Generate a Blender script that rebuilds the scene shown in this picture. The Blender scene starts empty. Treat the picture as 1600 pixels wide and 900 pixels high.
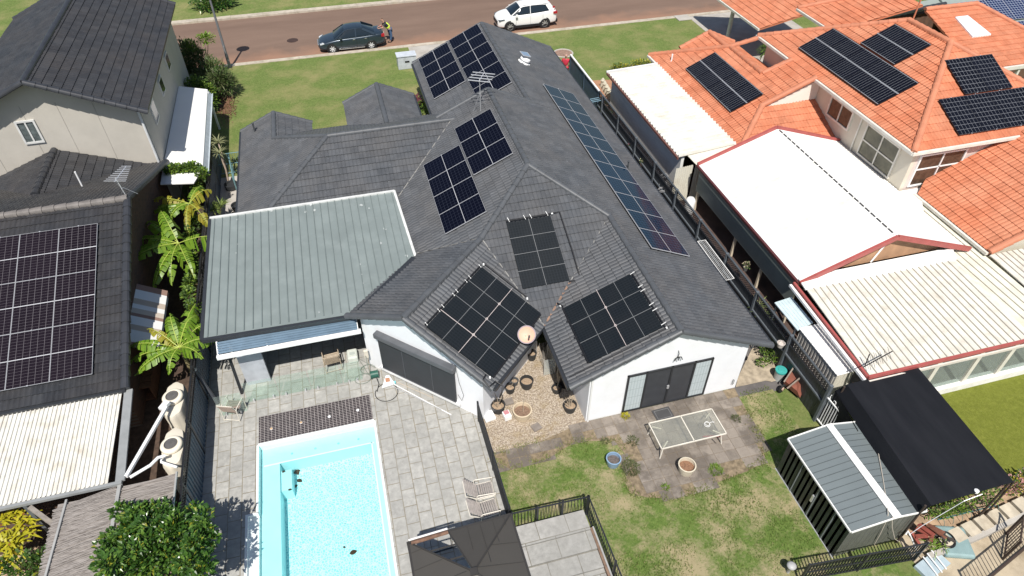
import bpy, bmesh, math, random
from mathutils import Vector, Matrix
rnd = random.Random(7)
R_ = math.radians
# ------------------------------------------------------------------ camera
# x runs along the street, y towards the street, z up; metres
scene = bpy.context.scene
col = scene.collection
cam_d = bpy.data.cameras.new('camera'); cam = bpy.data.objects.new('camera', cam_d); col.objects.link(cam)
cam.location = (0, 0, 20); cam.rotation_euler = (R_(47.332), 0, R_(-15.1))
cam_d.sensor_width = 36; cam_d.lens = 23.85; cam_d.clip_end = 1500
scene.camera = cam
# ------------------------------------------------------------------ sky and sun
SUNV = Vector((-0.145, -0.61, 1.0)).normalized()      # towards the sun
elev = math.asin(SUNV.z)
world = bpy.data.worlds.new('World'); scene.world = world; world.use_nodes = True
wn = world.node_tree.nodes; wl = world.node_tree.links
bg = wn['Background']; sky = wn.new('ShaderNodeTexSky'); sky.sky_type = 'NISHITA'; sky.sun_disc = False
sky.sun_elevation = elev; sky.sun_rotation = math.atan2(SUNV.x, SUNV.y)
wl.new(sky.outputs[0], bg.inputs[0]); bg.inputs[1].default_value = 0.07
sd = bpy.data.lights.new('sun', 'SUN'); so = bpy.data.objects.new('sun', sd); col.objects.link(so)
sd.energy = 4.3; sd.angle = R_(0.53); sd.color = (1.0, 0.955, 0.89)
so.rotation_euler = SUNV.to_track_quat('Z', 'Y').to_euler(); so.location = (0, -20, 60)
vs = scene.view_settings
scene.display_settings.display_device = 'sRGB'
vs.view_transform = 'Standard'; vs.look = 'None'; vs.gamma = 1; vs.use_curve_mapping = False; vs.exposure = 0.42

# ------------------------------------------------------------------ pixel of a 1600x900 survey of the site -> point at height z
FOC = 1060.0; TH = R_(42.668); SC, SS = math.cos(R_(15.1)), math.sin(R_(15.1))
def G(u, v, z=0.0):
    a = (u-800)/FOC; b = -(v-450)/FOC
    dx, dy, dz = a, math.cos(TH)+b*math.sin(TH), -math.sin(TH)+b*math.cos(TH)
    t = (z-20.0)/dz
    x, y = dx*t, dy*t
    return Vector((x*SC+y*SS, -x*SS+y*SC, z))

# ------------------------------------------------------------------ objects
OFF = {}
def tag(o, label=None, cat=None, group=None, kind=None):
    if label: o['label'] = label
    if cat: o['category'] = cat
    if group: o['group'] = group
    if kind: o['kind'] = kind
    return o
def thing(name, label, cat, loc=(0, 0, 0), rz=0.0, group=None):
    o = bpy.data.objects.new(name, None); col.objects.link(o)
    o.empty_display_size = 0.3
    o.location = loc; o.rotation_euler = (0, 0, rz); OFF[o.name] = Vector(loc)
    return tag(o, label, cat, group)
def copy_tree(o, parent=None):
    c = o.copy(); col.objects.link(c); c.parent = parent
    OFF[c.name] = OFF.get(o.name, Vector((0, 0, 0)))
    for ch in list(o.children): copy_tree(ch, c)
    return c

class MB:
    def __init__(s): s.v = []; s.f = []; s.uv = []; s.m = []
    def poly(s, pts, uv=None, m=0):
        n = len(s.v); s.v += [tuple(p) for p in pts]; s.f.append(tuple(range(n, n+len(pts))))
        s.uv.append(uv or [(0, 0)]*len(pts)); s.m.append(m)
        return s
    def mesh(s, vs_, fs, M=None, m=0, uvs=None):
        n = len(s.v)
        for p in vs_:
            p = Vector(p)
            if M is not None: p = M @ p
            s.v.append(tuple(p))
        for i, f in enumerate(fs):
            s.f.append(tuple(n+k for k in f)); s.uv.append(uvs[i] if uvs else [(0, 0)]*len(f)); s.m.append(m)
        return s
    def box(s, x0, y0, z0, x1, y1, z1, M=None, m=0):
        vs_ = [(x0,y0,z0),(x1,y0,z0),(x1,y1,z0),(x0,y1,z0),(x0,y0,z1),(x1,y0,z1),(x1,y1,z1),(x0,y1,z1)]
        fs = [(0,3,2,1),(4,5,6,7),(0,1,5,4),(1,2,6,5),(2,3,7,6),(3,0,4,7)]
        return s.mesh(vs_, fs, M, m)
    def cbox(s, c, d, rz=0, m=0):
        M = Matrix.Translation(Vector(c)) @ Matrix.Rotation(rz, 4, 'Z')
        return s.box(-d[0]/2, -d[1]/2, -d[2]/2, d[0]/2, d[1]/2, d[2]/2, M, m)
    def bar(s, p, q, w, h=None, m=0, up=(0, 0, 1)):
        p = Vector(p); q = Vector(q); d = q-p; L = d.length
        if L < 1e-6: return s
        h = h or w; d.normalize(); u = Vector(up)
        if abs(d.dot(u)) > 0.98: u = Vector((0, 1, 0))
        sx = d.cross(u).normalized(); sz = sx.cross(d).normalized()
        M = Matrix((( sx.x, d.x, sz.x, p.x), (sx.y, d.y, sz.y, p.y), (sx.z, d.z, sz.z, p.z), (0, 0, 0, 1)))
        return s.box(-w/2, 0, -h/2, w/2, L, h/2, M, m)
    def tube(s, pts, r, n=8, m=0, closed=False, caps=True):
        pts = [Vector(p) for p in pts]; rings = []; k = len(pts)
        rs = r if isinstance(r, (list, tuple)) else [r]*k
        prev = None
        for i, p in enumerate(pts):
            if closed: d = pts[(i+1) % k]-pts[i-1]
            else: d = pts[min(i+1, k-1)]-pts[max(i-1, 0)]
            if d.length < 1e-9: d = Vector((0, 0, 1))
            d.normalize()
            u = prev if prev is not None else (Vector((0, 0, 1)) if abs(d.z) < 0.95 else Vector((1, 0, 0)))
            a = d.cross(u)
            if a.length < 1e-6: a = d.cross(Vector((0.3, 0.9, 0.1)))
            a.normalize(); b = a.cross(d).normalized(); prev = b
            rings.append([p+rs[i]*(math.cos(2*math.pi*j/n)*a+math.sin(2*math.pi*j/n)*b) for j in range(n)])
        vs_ = [p for rg in rings for p in rg]; fs = []
        for i in range(k if closed else k-1):
            i2 = (i+1) % k
            for j in range(n):
                j2 = (j+1) % n
                fs.append((i*n+j, i*n+j2, i2*n+j2, i2*n+j))
        if not closed and caps:
            fs.append(tuple(range(n-1, -1, -1))); fs.append(tuple((k-1)*n+j for j in range(n)))
        return s.mesh(vs_, fs, None, m)
    def lathe(s, c, prof, n=24, m=0, M=None):
        c = Vector(c); vs_ = []; fs = []; k = len(prof)
        for r, z in prof:
            for j in range(n):
                a = 2*math.pi*j/n; vs_.append(c+Vector((r*math.cos(a), r*math.sin(a), z)))
        for i in range(k-1):
            for j in range(n):
                j2 = (j+1) % n
                fs.append((i*n+j, i*n+j2, (i+1)*n+j2, (i+1)*n+j))
        return s.mesh(vs_, fs, M, m)
    def prism(s, pts2, z0, z1, m=0):
        n = len(pts2); vs_ = [(x, y, z0) for x, y in pts2]+[(x, y, z1) for x, y in pts2]
        fs = [tuple(range(n-1, -1, -1)), tuple(range(n, 2*n))]+[(i, (i+1) % n, n+(i+1) % n, n+i) for i in range(n)]
        return s.mesh(vs_, fs, None, m)
    def slab(s, pts3, t, m=0):
        """solid plate: polygon pts3 and the same polygon t below it"""
        n = len(pts3); vs_ = [tuple(p) for p in pts3]+[(p[0], p[1], p[2]-t) for p in pts3]
        fs = [tuple(range(n)), tuple(range(2*n-1, n-1, -1))]+[(i, n+i, n+(i+1) % n, (i+1) % n) for i in range(n)]
        return s.mesh(vs_, fs, None, m)
    def build(s, name, mats, parent=None, smooth=False, local=False, label=None):
        me = bpy.data.meshes.new(name); off = Vector((0, 0, 0))
        if parent is not None and not local: off = OFF.get(parent.name, off)
        me.from_pydata([(x-off.x, y-off.y, z-off.z) for x, y, z in s.v], [], s.f)
        if not isinstance(mats, (list, tuple)): mats = [mats]
        for mt in mats: me.materials.append(mt)
        uvl = me.uv_layers.new(name='UVMap'); k = 0
        flat = [c for fuv in s.uv for t in fuv for c in t]
        uvl.data.foreach_set('uv', flat)
        me.polygons.foreach_set('material_index', s.m)
        me.polygons.foreach_set('use_smooth', [smooth]*len(s.f))
        me.update()
        o = bpy.data.objects.new(name, me); col.objects.link(o)
        if parent is not None: o.parent = parent
        OFF[o.name] = off
        if label: o['label'] = label
        return o
def smooth_by_angle(o, ang=35):
    me = o.data; bm = bmesh.new(); bm.from_mesh(me)
    bmesh.ops.remove_doubles(bm, verts=bm.verts, dist=0.0005)
    for f in bm.faces: f.smooth = True
    for e in bm.edges:
        if len(e.link_faces) == 2:
            try:
                if e.calc_face_angle() > R_(ang): e.smooth = False
            except Exception: pass
        else: e.smooth = False
    bm.to_mesh(me); bm.free(); return o
def bevel(o, w=0.01, seg=2):
    b = o.modifiers.new('bevel', 'BEVEL'); b.width = w; b.segments = seg; b.limit_method = 'ANGLE'; b.angle_limit = R_(40); return o

# ------------------------------------------------------------------ materials
def newmat(name):
    m = bpy.data.materials.new(name); m.use_nodes = True
    nt = m.node_tree; return m, nt, nt.nodes['Principled BSDF']
def N(nt, t, **kw):
    n = nt.nodes.new(t)
    for k, v in kw.items(): setattr(n, k, v)
    return n
def mixc(nt, fac, a, b, blend='MIX'):
    n = N(nt, 'ShaderNodeMix', data_type='RGBA', blend_type=blend)
    for i, x in ((0, fac), (6, a), (7, b)):
        if hasattr(x, 'links'): nt.links.new(x, n.inputs[i])
        elif i == 0: n.inputs[0].default_value = x
        else: n.inputs[i].default_value = (*x, 1) if len(x) == 3 else x
    return n.outputs[2]
def mth(nt, op, a, b=None, c=None, clamp=False):
    n = N(nt, 'ShaderNodeMath', operation=op); n.use_clamp = clamp
    for i, x in enumerate((a, b, c)):
        if x is None: continue
        if hasattr(x, 'links'): nt.links.new(x, n.inputs[i])
        else: n.inputs[i].default_value = x
    return n.outputs[0]
def noise(nt, vec, scale, detail=4, rough=0.55, stretch=None, off=None):
    if stretch or off:
        mp = N(nt, 'ShaderNodeMapping'); nt.links.new(vec, mp.inputs[0])
        if stretch: mp.inputs['Scale'].default_value = stretch
        if off: mp.inputs['Location'].default_value = off
        vec = mp.outputs[0]
    n = N(nt, 'ShaderNodeTexNoise'); nt.links.new(vec, n.inputs['Vector'])
    n.inputs['Scale'].default_value = scale; n.inputs['Detail'].default_value = detail; n.inputs['Roughness'].default_value = rough
    return n.outputs['Fac']
def ramp(nt, fac, stops):
    r = N(nt, 'ShaderNodeValToRGB'); nt.links.new(fac, r.inputs[0]); e = r.color_ramp.elements
    while len(e) < len(stops): e.new(0.5)
    for i, (p, c) in enumerate(stops):
        e[i].position = p; e[i].color = (*c, 1) if not isinstance(c, (int, float)) else (c, c, c, 1)
    return r.outputs[0]
def coord(nt, kind='Object'): return N(nt, 'ShaderNodeTexCoord').outputs[kind]
def bump(nt, b, h, strength=0.4, dist=0.02):
    n = N(nt, 'ShaderNodeBump'); n.inputs['Strength'].default_value = strength; n.inputs['Distance'].default_value = dist
    nt.links.new(h, n.inputs['Height']); nt.links.new(n.outputs[0], b.inputs['Normal'])
_mc = {}
def M1(name, c, rough=0.6, var=0.12, scale=3.0, metal=0.0, bmp=0.0, bsc=40, spec=0.5, dirt=None, dirt_amt=0.5, dirt_scale=1.2, coat=0.0):
    """one colour with slight uneven tone, optional grime of its own colour"""
    if name in _mc: return _mc[name]
    m, nt, b = newmat(name); _mc[name] = m
    v = coord(nt); n = noise(nt, v, scale, 5)
    lo = tuple(x*(1-var) for x in c); hi = tuple(min(1, x*(1+var)) for x in c)
    cc = ramp(nt, n, [(0.3, lo), (0.7, hi)])
    if dirt:
        d = noise(nt, v, dirt_scale, 6, 0.65, off=(11, 5, 3)); d = ramp(nt, d, [(0.48, 0.0), (0.72, dirt_amt)])
        cc = mixc(nt, d, cc, dirt)
    nt.links.new(cc, b.inputs['Base Color'])
    b.inputs['Roughness'].default_value = rough; b.inputs['Metallic'].default_value = metal
    b.inputs['Specular IOR Level'].default_value = spec; b.inputs['Coat Weight'].default_value = coat
    if bmp: bump(nt, b, noise(nt, v, bsc, 3), bmp, 0.01)
    return m
def mat_tile(name, c, c2, moss, amt=0.25, gloss=0.55):
    m, nt, b = newmat(name); uv = coord(nt, 'UV'); v = coord(nt)
    sep = N(nt, 'ShaderNodeVectorMath', operation='FLOOR'); nt.links.new(uv, sep.inputs[0])
    wn_ = N(nt, 'ShaderNodeTexWhiteNoise', noise_dimensions='3D'); nt.links.new(sep.outputs[0], wn_.inputs['Vector'])
    base = mixc(nt, wn_.outputs[0], c, c2)
    big = ramp(nt, noise(nt, v, 0.55, 5, 0.6), [(0.35, 0.0), (0.7, 1.0)])
    base = mixc(nt, mth(nt, 'MULTIPLY', big, amt), base, moss)
    dk = ramp(nt, noise(nt, v, 1.3, 6, 0.7, off=(9, 2, 4)), [(0.42, 0.0), (0.68, 0.45)]); base = mixc(nt, dk, base, tuple(x*0.55 for x in c))
    sp = ramp(nt, noise(nt, v, 9, 4, 0.7), [(0.60, 0.0), (0.72, 0.55)])
    base = mixc(nt, sp, base, tuple(min(1, x*1.7) for x in c2))
    nt.links.new(base, b.inputs['Base Color']); b.inputs['Roughness'].default_value = gloss; b.inputs['Specular IOR Level'].default_value = 0.3
    bump(nt, b, noise(nt, v, 60, 3), 0.25, 0.005)
    return m
def mat_pave(name, c1, c2, mortar, bw, bh, mort=0.02, offset=0.5, stain=None, stain_amt=0.5, rot=0.0, rough=0.8, patch=None):
    m, nt, b = newmat(name); v = coord(nt)
    mp = N(nt, 'ShaderNodeMapping'); nt.links.new(v, mp.inputs[0]); mp.inputs['Rotation'].default_value = (0, 0, rot)
    br = N(nt, 'ShaderNodeTexBrick'); nt.links.new(mp.outputs[0], br.inputs['Vector'])
    br.offset = offset; br.inputs['Scale'].default_value = 1.0
    br.inputs['Brick Width'].default_value = bw; br.inputs['Row Height'].default_value = bh
    br.inputs['Mortar Size'].default_value = mort; br.inputs['Mortar Smooth'].default_value = 0.2
    br.inputs['Color1'].default_value = (*c1, 1); br.inputs['Color2'].default_value = (*c2, 1); br.inputs['Mortar'].default_value = (*mortar, 1)
    cc = br.outputs[0]
    f = ramp(nt, noise(nt, v, 5, 6, 0.7), [(0.3, 0.75), (0.7, 1.2)])
    cc = mixc(nt, 1.0, cc, f, 'MULTIPLY')
    if stain:
        d = ramp(nt, noise(nt, v, 0.9, 6, 0.68, off=(3, 7, 0)), [(0.45, 0.0), (0.6, stain_amt)])
        cc = mixc(nt, d, cc, stain)
    nt.links.new(cc, b.inputs['Base Color']); b.inputs['Roughness'].default_value = rough
    h = mixc(nt, 0.25, br.outputs['Fac'], noise(nt, v, 25, 4)); inv = mth(nt, 'SUBTRACT', 1.0, h)
    bump(nt, b, inv, 0.5, 0.015)
    return m
def mat_grass(name, g1, g2, dead, dead_lo=0.55, dead_hi=0.7, s=0.9):
    m, nt, b = newmat(name); v = coord(nt)
    fine = noise(nt, v, 11, 8, 0.8); mid = noise(nt, v, 4.5, 5, 0.7, off=(4, 4, 0))
    c = mixc(nt, ramp(nt, fine, [(0.40, 0.0), (0.60, 1.0)]), g1, g2)
    c = mixc(nt, ramp(nt, mid, [(0.35, 0.45), (0.65, 0.0)]), c, tuple(x*0.62 for x in g1))
    d = mth(nt, 'ADD', mth(nt, 'MULTIPLY', noise(nt, v, s, 5, 0.65, off=(8, 1, 0)), 0.75), mth(nt, 'MULTIPLY', noise(nt, v, 14, 5, 0.7), 0.25))
    c = mixc(nt, ramp(nt, d, [(dead_lo, 0.0), (dead_hi, 0.85)]), c, dead)
    nt.links.new(c, b.inputs['Base Color']); b.inputs['Roughness'].default_value = 0.95; b.inputs['Specular IOR Level'].default_value = 0.15
    bump(nt, b, noise(nt, v, 45, 5, 0.8), 0.9, 0.04)
    return m
def mat_leaf(name, c1, c2, tip=None, rough=0.4, trans=0.25):
    m, nt, b = newmat(name); v = coord(nt)
    g = N(nt, 'ShaderNodeNewGeometry')
    c = mixc(nt, g.outputs['Random Per Island'], c1, c2)
    if tip:
        t = ramp(nt, g.outputs['Random Per Island'], [(0.93, 0.0), (0.95, 1.0)]); c = mixc(nt, t, c, tip)
    c = mixc(nt, ramp(nt, noise(nt, v, 18, 3), [(0.3, 0.0), (0.7, 0.35)]), c, tuple(x*0.6 for x in c1))
    nt.links.new(c, b.inputs['Base Color']); b.inputs['Roughness'].default_value = rough
    tr = N(nt, 'ShaderNodeBsdfTranslucent'); nt.links.new(c, tr.inputs[0]); mx = N(nt, 'ShaderNodeMixShader'); mx.inputs[0].default_value = trans
    nt.links.new(b.outputs[0], mx.inputs[1]); nt.links.new(tr.outputs[0], mx.inputs[2])
    nt.links.new(mx.outputs[0], nt.nodes['Material Output'].inputs[0])
    return m
def mat_cells(name, nx, ny, cell, line, lw=0.03, half=True, half_w=0.012, halfx=False, rough=0.12):
    """photovoltaic cell face; UV 0..1 over the module"""
    m, nt, b = newmat(name); uv = coord(nt, 'UV')
    s = N(nt, 'ShaderNodeSeparateXYZ'); nt.links.new(uv, s.inputs[0])
    def grid(o, n, w):
        f = mth(nt, 'FRACT', mth(nt, 'ADD', mth(nt, 'MULTIPLY', o, n), 0.5))
        d = mth(nt, 'ABSOLUTE', mth(nt, 'SUBTRACT', f, 0.5)); return mth(nt, 'LESS_THAN', d, w)
    gx = grid(s.outputs[0], nx, lw); gy = grid(s.outputs[1], ny, lw)
    g = mth(nt, 'MAXIMUM', gx, gy)
    if half:
        hm = mth(nt, 'LESS_THAN', mth(nt, 'ABSOLUTE', mth(nt, 'SUBTRACT', s.outputs[1], 0.5)), half_w)
    c = mixc(nt, g, cell, line)
    if half: c = mixc(nt, hm, c, (0.55, 0.56, 0.58))
    if halfx: c = mixc(nt, mth(nt, 'LESS_THAN', mth(nt, 'ABSOLUTE', mth(nt, 'SUBTRACT', s.outputs[0], 0.5)), half_w), c, (0.50, 0.51, 0.53))
    wn_ = N(nt, 'ShaderNodeObjectInfo'); c = mixc(nt, mth(nt, 'MULTIPLY', wn_.outputs['Random'], 0.25), c, tuple(x*2 for x in cell))
    nt.links.new(c, b.inputs['Base Color']); b.inputs['Roughness'].default_value = rough; b.inputs['IOR'].default_value = 1.45
    b.inputs['Specular IOR Level'].default_value = 0.07
    return m
def mat_glass(name, tint=(0.8, 0.9, 0.88), alpha=0.25, rough=0.05):
    m, nt, b = newmat(name)
    tr = N(nt, 'ShaderNodeBsdfTransparent'); tr.inputs[0].default_value = (*tint, 1)
    b.inputs['Base Color'].default_value = (*tint, 1); b.inputs['Roughness'].default_value = rough
    mx = N(nt, 'ShaderNodeMixShader'); mx.inputs[0].default_value = alpha
    nt.links.new(tr.outputs[0], mx.inputs[1]); nt.links.new(b.outputs[0], mx.inputs[2]); nt.links.new(mx.outputs[0], nt.nodes['Material Output'].inputs[0])
    return m

GREY_TILE = mat_tile('grey roof tile', (0.076, 0.082, 0.091), (0.104, 0.110, 0.119), (0.112, 0.104, 0.097), 0.5, 0.5)
CHAR_TILE = mat_tile('charcoal roof tile', (0.030, 0.032, 0.037), (0.047, 0.049, 0.054), (0.075, 0.062, 0.052), 0.35, 0.42)
ORNG_TILE = mat_tile('orange roof tile', (0.48, 0.150, 0.072), (0.60, 0.210, 0.11), (0.52, 0.27, 0.17), 0.45, 0.7)
CAP_GREY = M1('grey ridge cap', (0.082, 0.087, 0.094), 0.5, 0.15, 2)
CAP_CHAR = M1('charcoal ridge cap', (0.034, 0.036, 0.042), 0.45, 0.2, 2)
CAP_ORNG = M1('orange ridge cap', (0.50, 0.19, 0.105), 0.7, 0.15, 2)
GUTTER = M1('charcoal gutter', (0.03, 0.033, 0.038), 0.4)
WHITE_WALL = M1('white render', (0.80, 0.81, 0.83), 0.85, 0.03, 1.5, dirt=(0.6, 0.58, 0.53), dirt_amt=0.15)
CREAM_WALL = M1('cream render', (0.47, 0.44, 0.385), 0.85, 0.05, 1.5)
LCREAM = M1('pale cream render', (0.62, 0.57, 0.47), 0.85, 0.05, 1.5)
WHITE_PAINT = M1('white paint', (0.8, 0.8, 0.79), 0.4, 0.03)
CREAM_METAL = M1('cream sheet metal', (0.68, 0.655, 0.56), 0.45, 0.05, 0.6, dirt=(0.50, 0.44, 0.35), dirt_amt=0.45, dirt_scale=1.6)
WHITE_METAL = M1('white sheet metal', (0.82, 0.81, 0.78), 0.4, 0.03, 0.5)
RED_TRIM = M1('dusty red metal trim', (0.36, 0.085, 0.075), 0.45)
GREEN_GREY = M1('weathered green grey steel sheet', (0.195, 0.228, 0.222), 0.42, 0.08, 0.8, dirt=(0.30, 0.34, 0.33), dirt_amt=0.3)
SHED_GREY = M1('blue grey steel sheet', (0.155, 0.18, 0.185), 0.42, 0.06, 0.8)
DARK_METAL = M1('charcoal metal', (0.022, 0.024, 0.028), 0.45)
BLACK = M1('black plastic', (0.012, 0.012, 0.014), 0.5)
GREY_POST = M1('grey steel post', (0.11, 0.125, 0.14), 0.5)
BLUE_FENCE = M1('slate blue sheet metal', (0.055, 0.085, 0.12), 0.5)
CHAR_FENCE = M1('charcoal sheet fence', (0.035, 0.039, 0.046), 0.5)
ALU = M1('aluminium', (0.72, 0.73, 0.75), 0.35, 0.04, metal=0.6)
FRAME_W = M1('pale panel frame', (0.40, 0.41, 0.43), 0.35, 0.03)
FRAME_B = M1('black panel frame', (0.015, 0.015, 0.018), 0.35)
WINGLASS = M1('dark window glass', (0.02, 0.024, 0.028), 0.08, 0.1)
BROWNGLASS = M1('brown curtained window glass', (0.075, 0.05, 0.035), 0.12, 0.35, 6)
RUBBER = M1('black rubber', (0.013, 0.013, 0.014), 0.75)
WOOD_GREY = M1('weathered timber', (0.20, 0.17, 0.145), 0.8, 0.25, 9)
WOOD_PALE = M1('pale timber', (0.42, 0.34, 0.25), 0.75, 0.15, 9)
SOIL = M1('dry soil', (0.20, 0.13, 0.09), 0.95, 0.4, 20, bmp=0.8)
CREAM_PAINT = M1('cream painted aluminium', (0.66, 0.62, 0.54), 0.45)
CONC = M1('concrete', (0.40, 0.375, 0.335), 0.9, 0.12, 1.2, bmp=0.2, dirt=(0.22, 0.19, 0.155), dirt_amt=0.45, dirt_scale=0.8)
BRICK = mat_pave('brown brick', (0.10, 0.055, 0.035), (0.15, 0.08, 0.05), (0.12, 0.10, 0.085), 0.24, 0.086, 0.01, rough=0.9)
# ------------------------------------------------------------------ the ground
def sheet(name, pts, mat, z, kind='structure'):
    o = MB().poly([(x, y, z) for x, y in pts]).build(name, mat); tag(o, kind=kind); return o
def struct(name, mb, mat):
    o = mb.build(name, mat); tag(o, kind='structure'); return o
LAWN_F = mat_grass('front lawn grass', (0.110, 0.165, 0.040), (0.200, 0.250, 0.078), (0.34, 0.28, 0.14), 0.46, 0.74, 0.45)
LAWN_R = mat_grass('back lawn grass', (0.100, 0.168, 0.034), (0.175, 0.240, 0.062), (0.42, 0.34, 0.21), 0.45, 0.60, 0.75)
TURF = mat_grass('artificial turf', (0.165, 0.190, 0.028), (0.215, 0.235, 0.044), (0.29, 0.29, 0.06), 0.62, 0.8, 0.6)
DIRT = M1('brown earth', (0.075, 0.048, 0.034), 0.95, 0.35, 6, bmp=0.7)
def road_mat():
    m, nt, b = newmat('brown road seal'); v = coord(nt)
    c = ramp(nt, noise(nt, v, 0.35, 6, 0.6, stretch=(0.35, 1.6, 1)), [(0.3, (0.155, 0.098, 0.070)), (0.7, (0.225, 0.148, 0.108))])
    c = mixc(nt, ramp(nt, noise(nt, v, 40, 4, 0.8), [(0.35, 0.0), (0.7, 0.5)]), c, (0.095, 0.065, 0.052))
    # reddish gravelly edge next to the near kerb
    s = N(nt, 'ShaderNodeSeparateXYZ'); nt.links.new(v, s.inputs[0])
    e = mth(nt, 'ADD', mth(nt, 'MULTIPLY', mth(nt, 'SUBTRACT', 49.6, s.outputs[1]), 0.6), mth(nt, 'MULTIPLY', mth(nt, 'SUBTRACT', noise(nt, v, 0.6, 5), 0.5), 2.0))
    c = mixc(nt, ramp(nt, e, [(0.0, 0.0), (1.0, 0.75)]), c, (0.30, 0.165, 0.105))
    nt.links.new(c, b.inputs['Base Color']); b.inputs['Roughness'].default_value = 0.9
    bump(nt, b, noise(nt, v, 60, 3, 0.8), 0.5, 0.01); return m
sheet('ground', [(-600, -400), (600, -400), (600, 900), (-600, 900)], LAWN_F, -2.0)
# the lot level, with a hole for the pool basin
Z0 = 0.0
PX0, PX1, PY1, PY0 = -4.94, -0.98, 15.43, 3.2
base = MB()
for (x0, y0, x1, y1) in ((-60, 15.43, 90, 47.5), (-60, -30, -5.3, 15.43), (PX1, -30, 90, 15.43), (-5.3, 12.82, PX0, 15.43), (-5.3, -30, PX1, PY0)):
    base.poly([(x0, y0, 0), (x1, y0, 0), (x1, y1, 0), (x0, y1, 0)])
struct('lawn', base, LAWN_F)
ROAD = road_mat()
sheet('road', [(-200, 47.5), (200, 47.5), (200, 55.95), (-200, 55.95)], ROAD, -0.10)
far = MB().box(-200, 56.4, -1.9, 200, 200, 0.02); struct('far_verge_ground', far, LAWN_F)
kb = MB()
for k in range(-60, 60):
    kb.box(k*2.4, 47.12, -0.5, k*2.4+2.39, 47.52, 0.03+rnd.uniform(-.004, .004)); kb.box(k*2.4, 55.9, -0.5, k*2.4+2.39, 56.45, 0.035+rnd.uniform(-.004, .004))
KERB = M1('kerb concrete', (0.43, 0.38, 0.31), 0.9, 0.2, 2.5, bmp=0.3, dirt=(0.25, 0.22, 0.13), dirt_amt=0.6)
struct('kerb', kb, KERB)
dm = MB().lathe((4.0-3.6, 51.3, -0.096), [(0.0, 0.0), (0.42, 0.0), (0.45, 0.004)], 24)
# driveways, paths, beds
sheet('driveway', [(5.1, 39.0), (8.8, 39.0), (8.8, 47.1), (5.1, 47.1)], CONC, 0.012)
sheet('driveway.001', [(26.7, 30), (34, 30), (34, 47.1), (26.7, 47.1)], CONC, 0.012)
sheet('bare_earth', [(15.0, 34), (18.4, 34), (18.4, 38.4), (15.4, 38.9)], M1('reddish bare earth', (0.36, 0.19, 0.11), 0.95, 0.15, 3, bmp=0.4), 0.01)
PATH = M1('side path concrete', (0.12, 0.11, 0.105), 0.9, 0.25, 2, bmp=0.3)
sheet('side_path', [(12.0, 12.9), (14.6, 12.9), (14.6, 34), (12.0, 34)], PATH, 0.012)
sheet('side_path.001', [(-7.0, 24.5), (-4.6, 24.5), (-4.6, 33.2), (-7.0, 33.2)], M1('pale side path', (0.42, 0.39, 0.35), 0.9, 0.1, 2, bmp=0.3), 0.012)
sheet('neighbour_yard_ground', [(-30, 5), (-7.05, 5), (-7.05, 31.5), (-30, 31.5)], DIRT, 0.012)
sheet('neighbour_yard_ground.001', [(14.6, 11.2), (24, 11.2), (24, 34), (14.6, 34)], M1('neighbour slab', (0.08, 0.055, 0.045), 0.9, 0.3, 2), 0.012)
# poolside stone paving (with the pool cut out), patio slab
STONE = mat_pave('grey stone paving', (0.335, 0.33, 0.31), (0.395, 0.388, 0.362), (0.24, 0.215, 0.165), 0.62, 0.42, 0.016, stain=(0.27, 0.268, 0.25), stain_amt=0.45, rot=R_(90))
pv = MB(); Zp = 0.02
pg = [(-7.0, 15.43, 2.78, 15.43)]
for (x0, y0, x1, y1) in ((-7.0, 5, -5.3, 15.43), (PX1, 9.9, 2.78, 15.43), (-5.3, 12.82, PX0, 15.43), (PX1, 3, 2.78, 9.9)):
    pv.poly([(x0, y0, Zp), (x1, y0, Zp), (x1, y1, Zp), (x0, y1, Zp)])
pv.poly([(-7.0, 15.43, Zp), (2.78, 15.43, Zp), (2.78, 20, Zp), (-1.0, 24.4, Zp), (-7.0, 24.4, Zp)])
struct('pool_paving', pv, STONE)
# gravel court
def _unused(): pass
def gravel_mat():
    m, nt, b = newmat('river gravel'); v = coord(nt)
    vo = N(nt, 'ShaderNodeTexVoronoi'); nt.links.new(v, vo.inputs['Vector']); vo.inputs['Scale'].default_value = 22
    c = mixc(nt, vo.outputs['Color'], (0.33, 0.26, 0.19), (0.62, 0.54, 0.44))
    c = mixc(nt, ramp(nt, vo.outputs['Distance'], [(0.3, 0.0), (0.75, 0.65)]), c, (0.16, 0.12, 0.085))
    c = mixc(nt, ramp(nt, noise(nt, v, 1.6, 5, 0.7), [(0.5, 0.0), (0.7, 0.75)]), c, (0.30, 0.225, 0.12))
    nt.links.new(c, b.inputs['Base Color']); b.inputs['Roughness'].default_value = 0.95
    bump(nt, b, mth(nt, 'SUBTRACT', 1.0, vo.outputs['Distance']), 0.9, 0.03); return m
GRAVEL = gravel_mat()
sheet('gravel_court', [(2.8, 11.9), (6.5, 12.9), (6.5, 17.5), (2.8, 17.5)], GRAVEL, 0.014)
# back lawn as a finer sheet with uneven ground
def lawn_sheet(name, x0, y0, x1, y1, z, mat, st=0.25):
    mb = MB(); nx = int((x1-x0)/st); ny = int((y1-y0)/st); from mathutils import noise as mn
    vs_ = [(x0+i*(x1-x0)/nx, y0+j*(y1-y0)/ny, z+0.02*mn.noise(Vector((i*.4, j*.4, 3)))) for j in range(ny+1) for i in range(nx+1)]
    fs = [(j*(nx+1)+i, j*(nx+1)+i+1, (j+1)*(nx+1)+i+1, (j+1)*(nx+1)+i) for j in range(ny) for i in range(nx)]
    mb.mesh(vs_, fs); o = mb.build(name, mat, smooth=True); tag(o, kind='structure'); return o
lawn_sheet('back_lawn', 2.8, 3, 13.6, 13.0, 0.022, LAWN_R)
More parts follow.
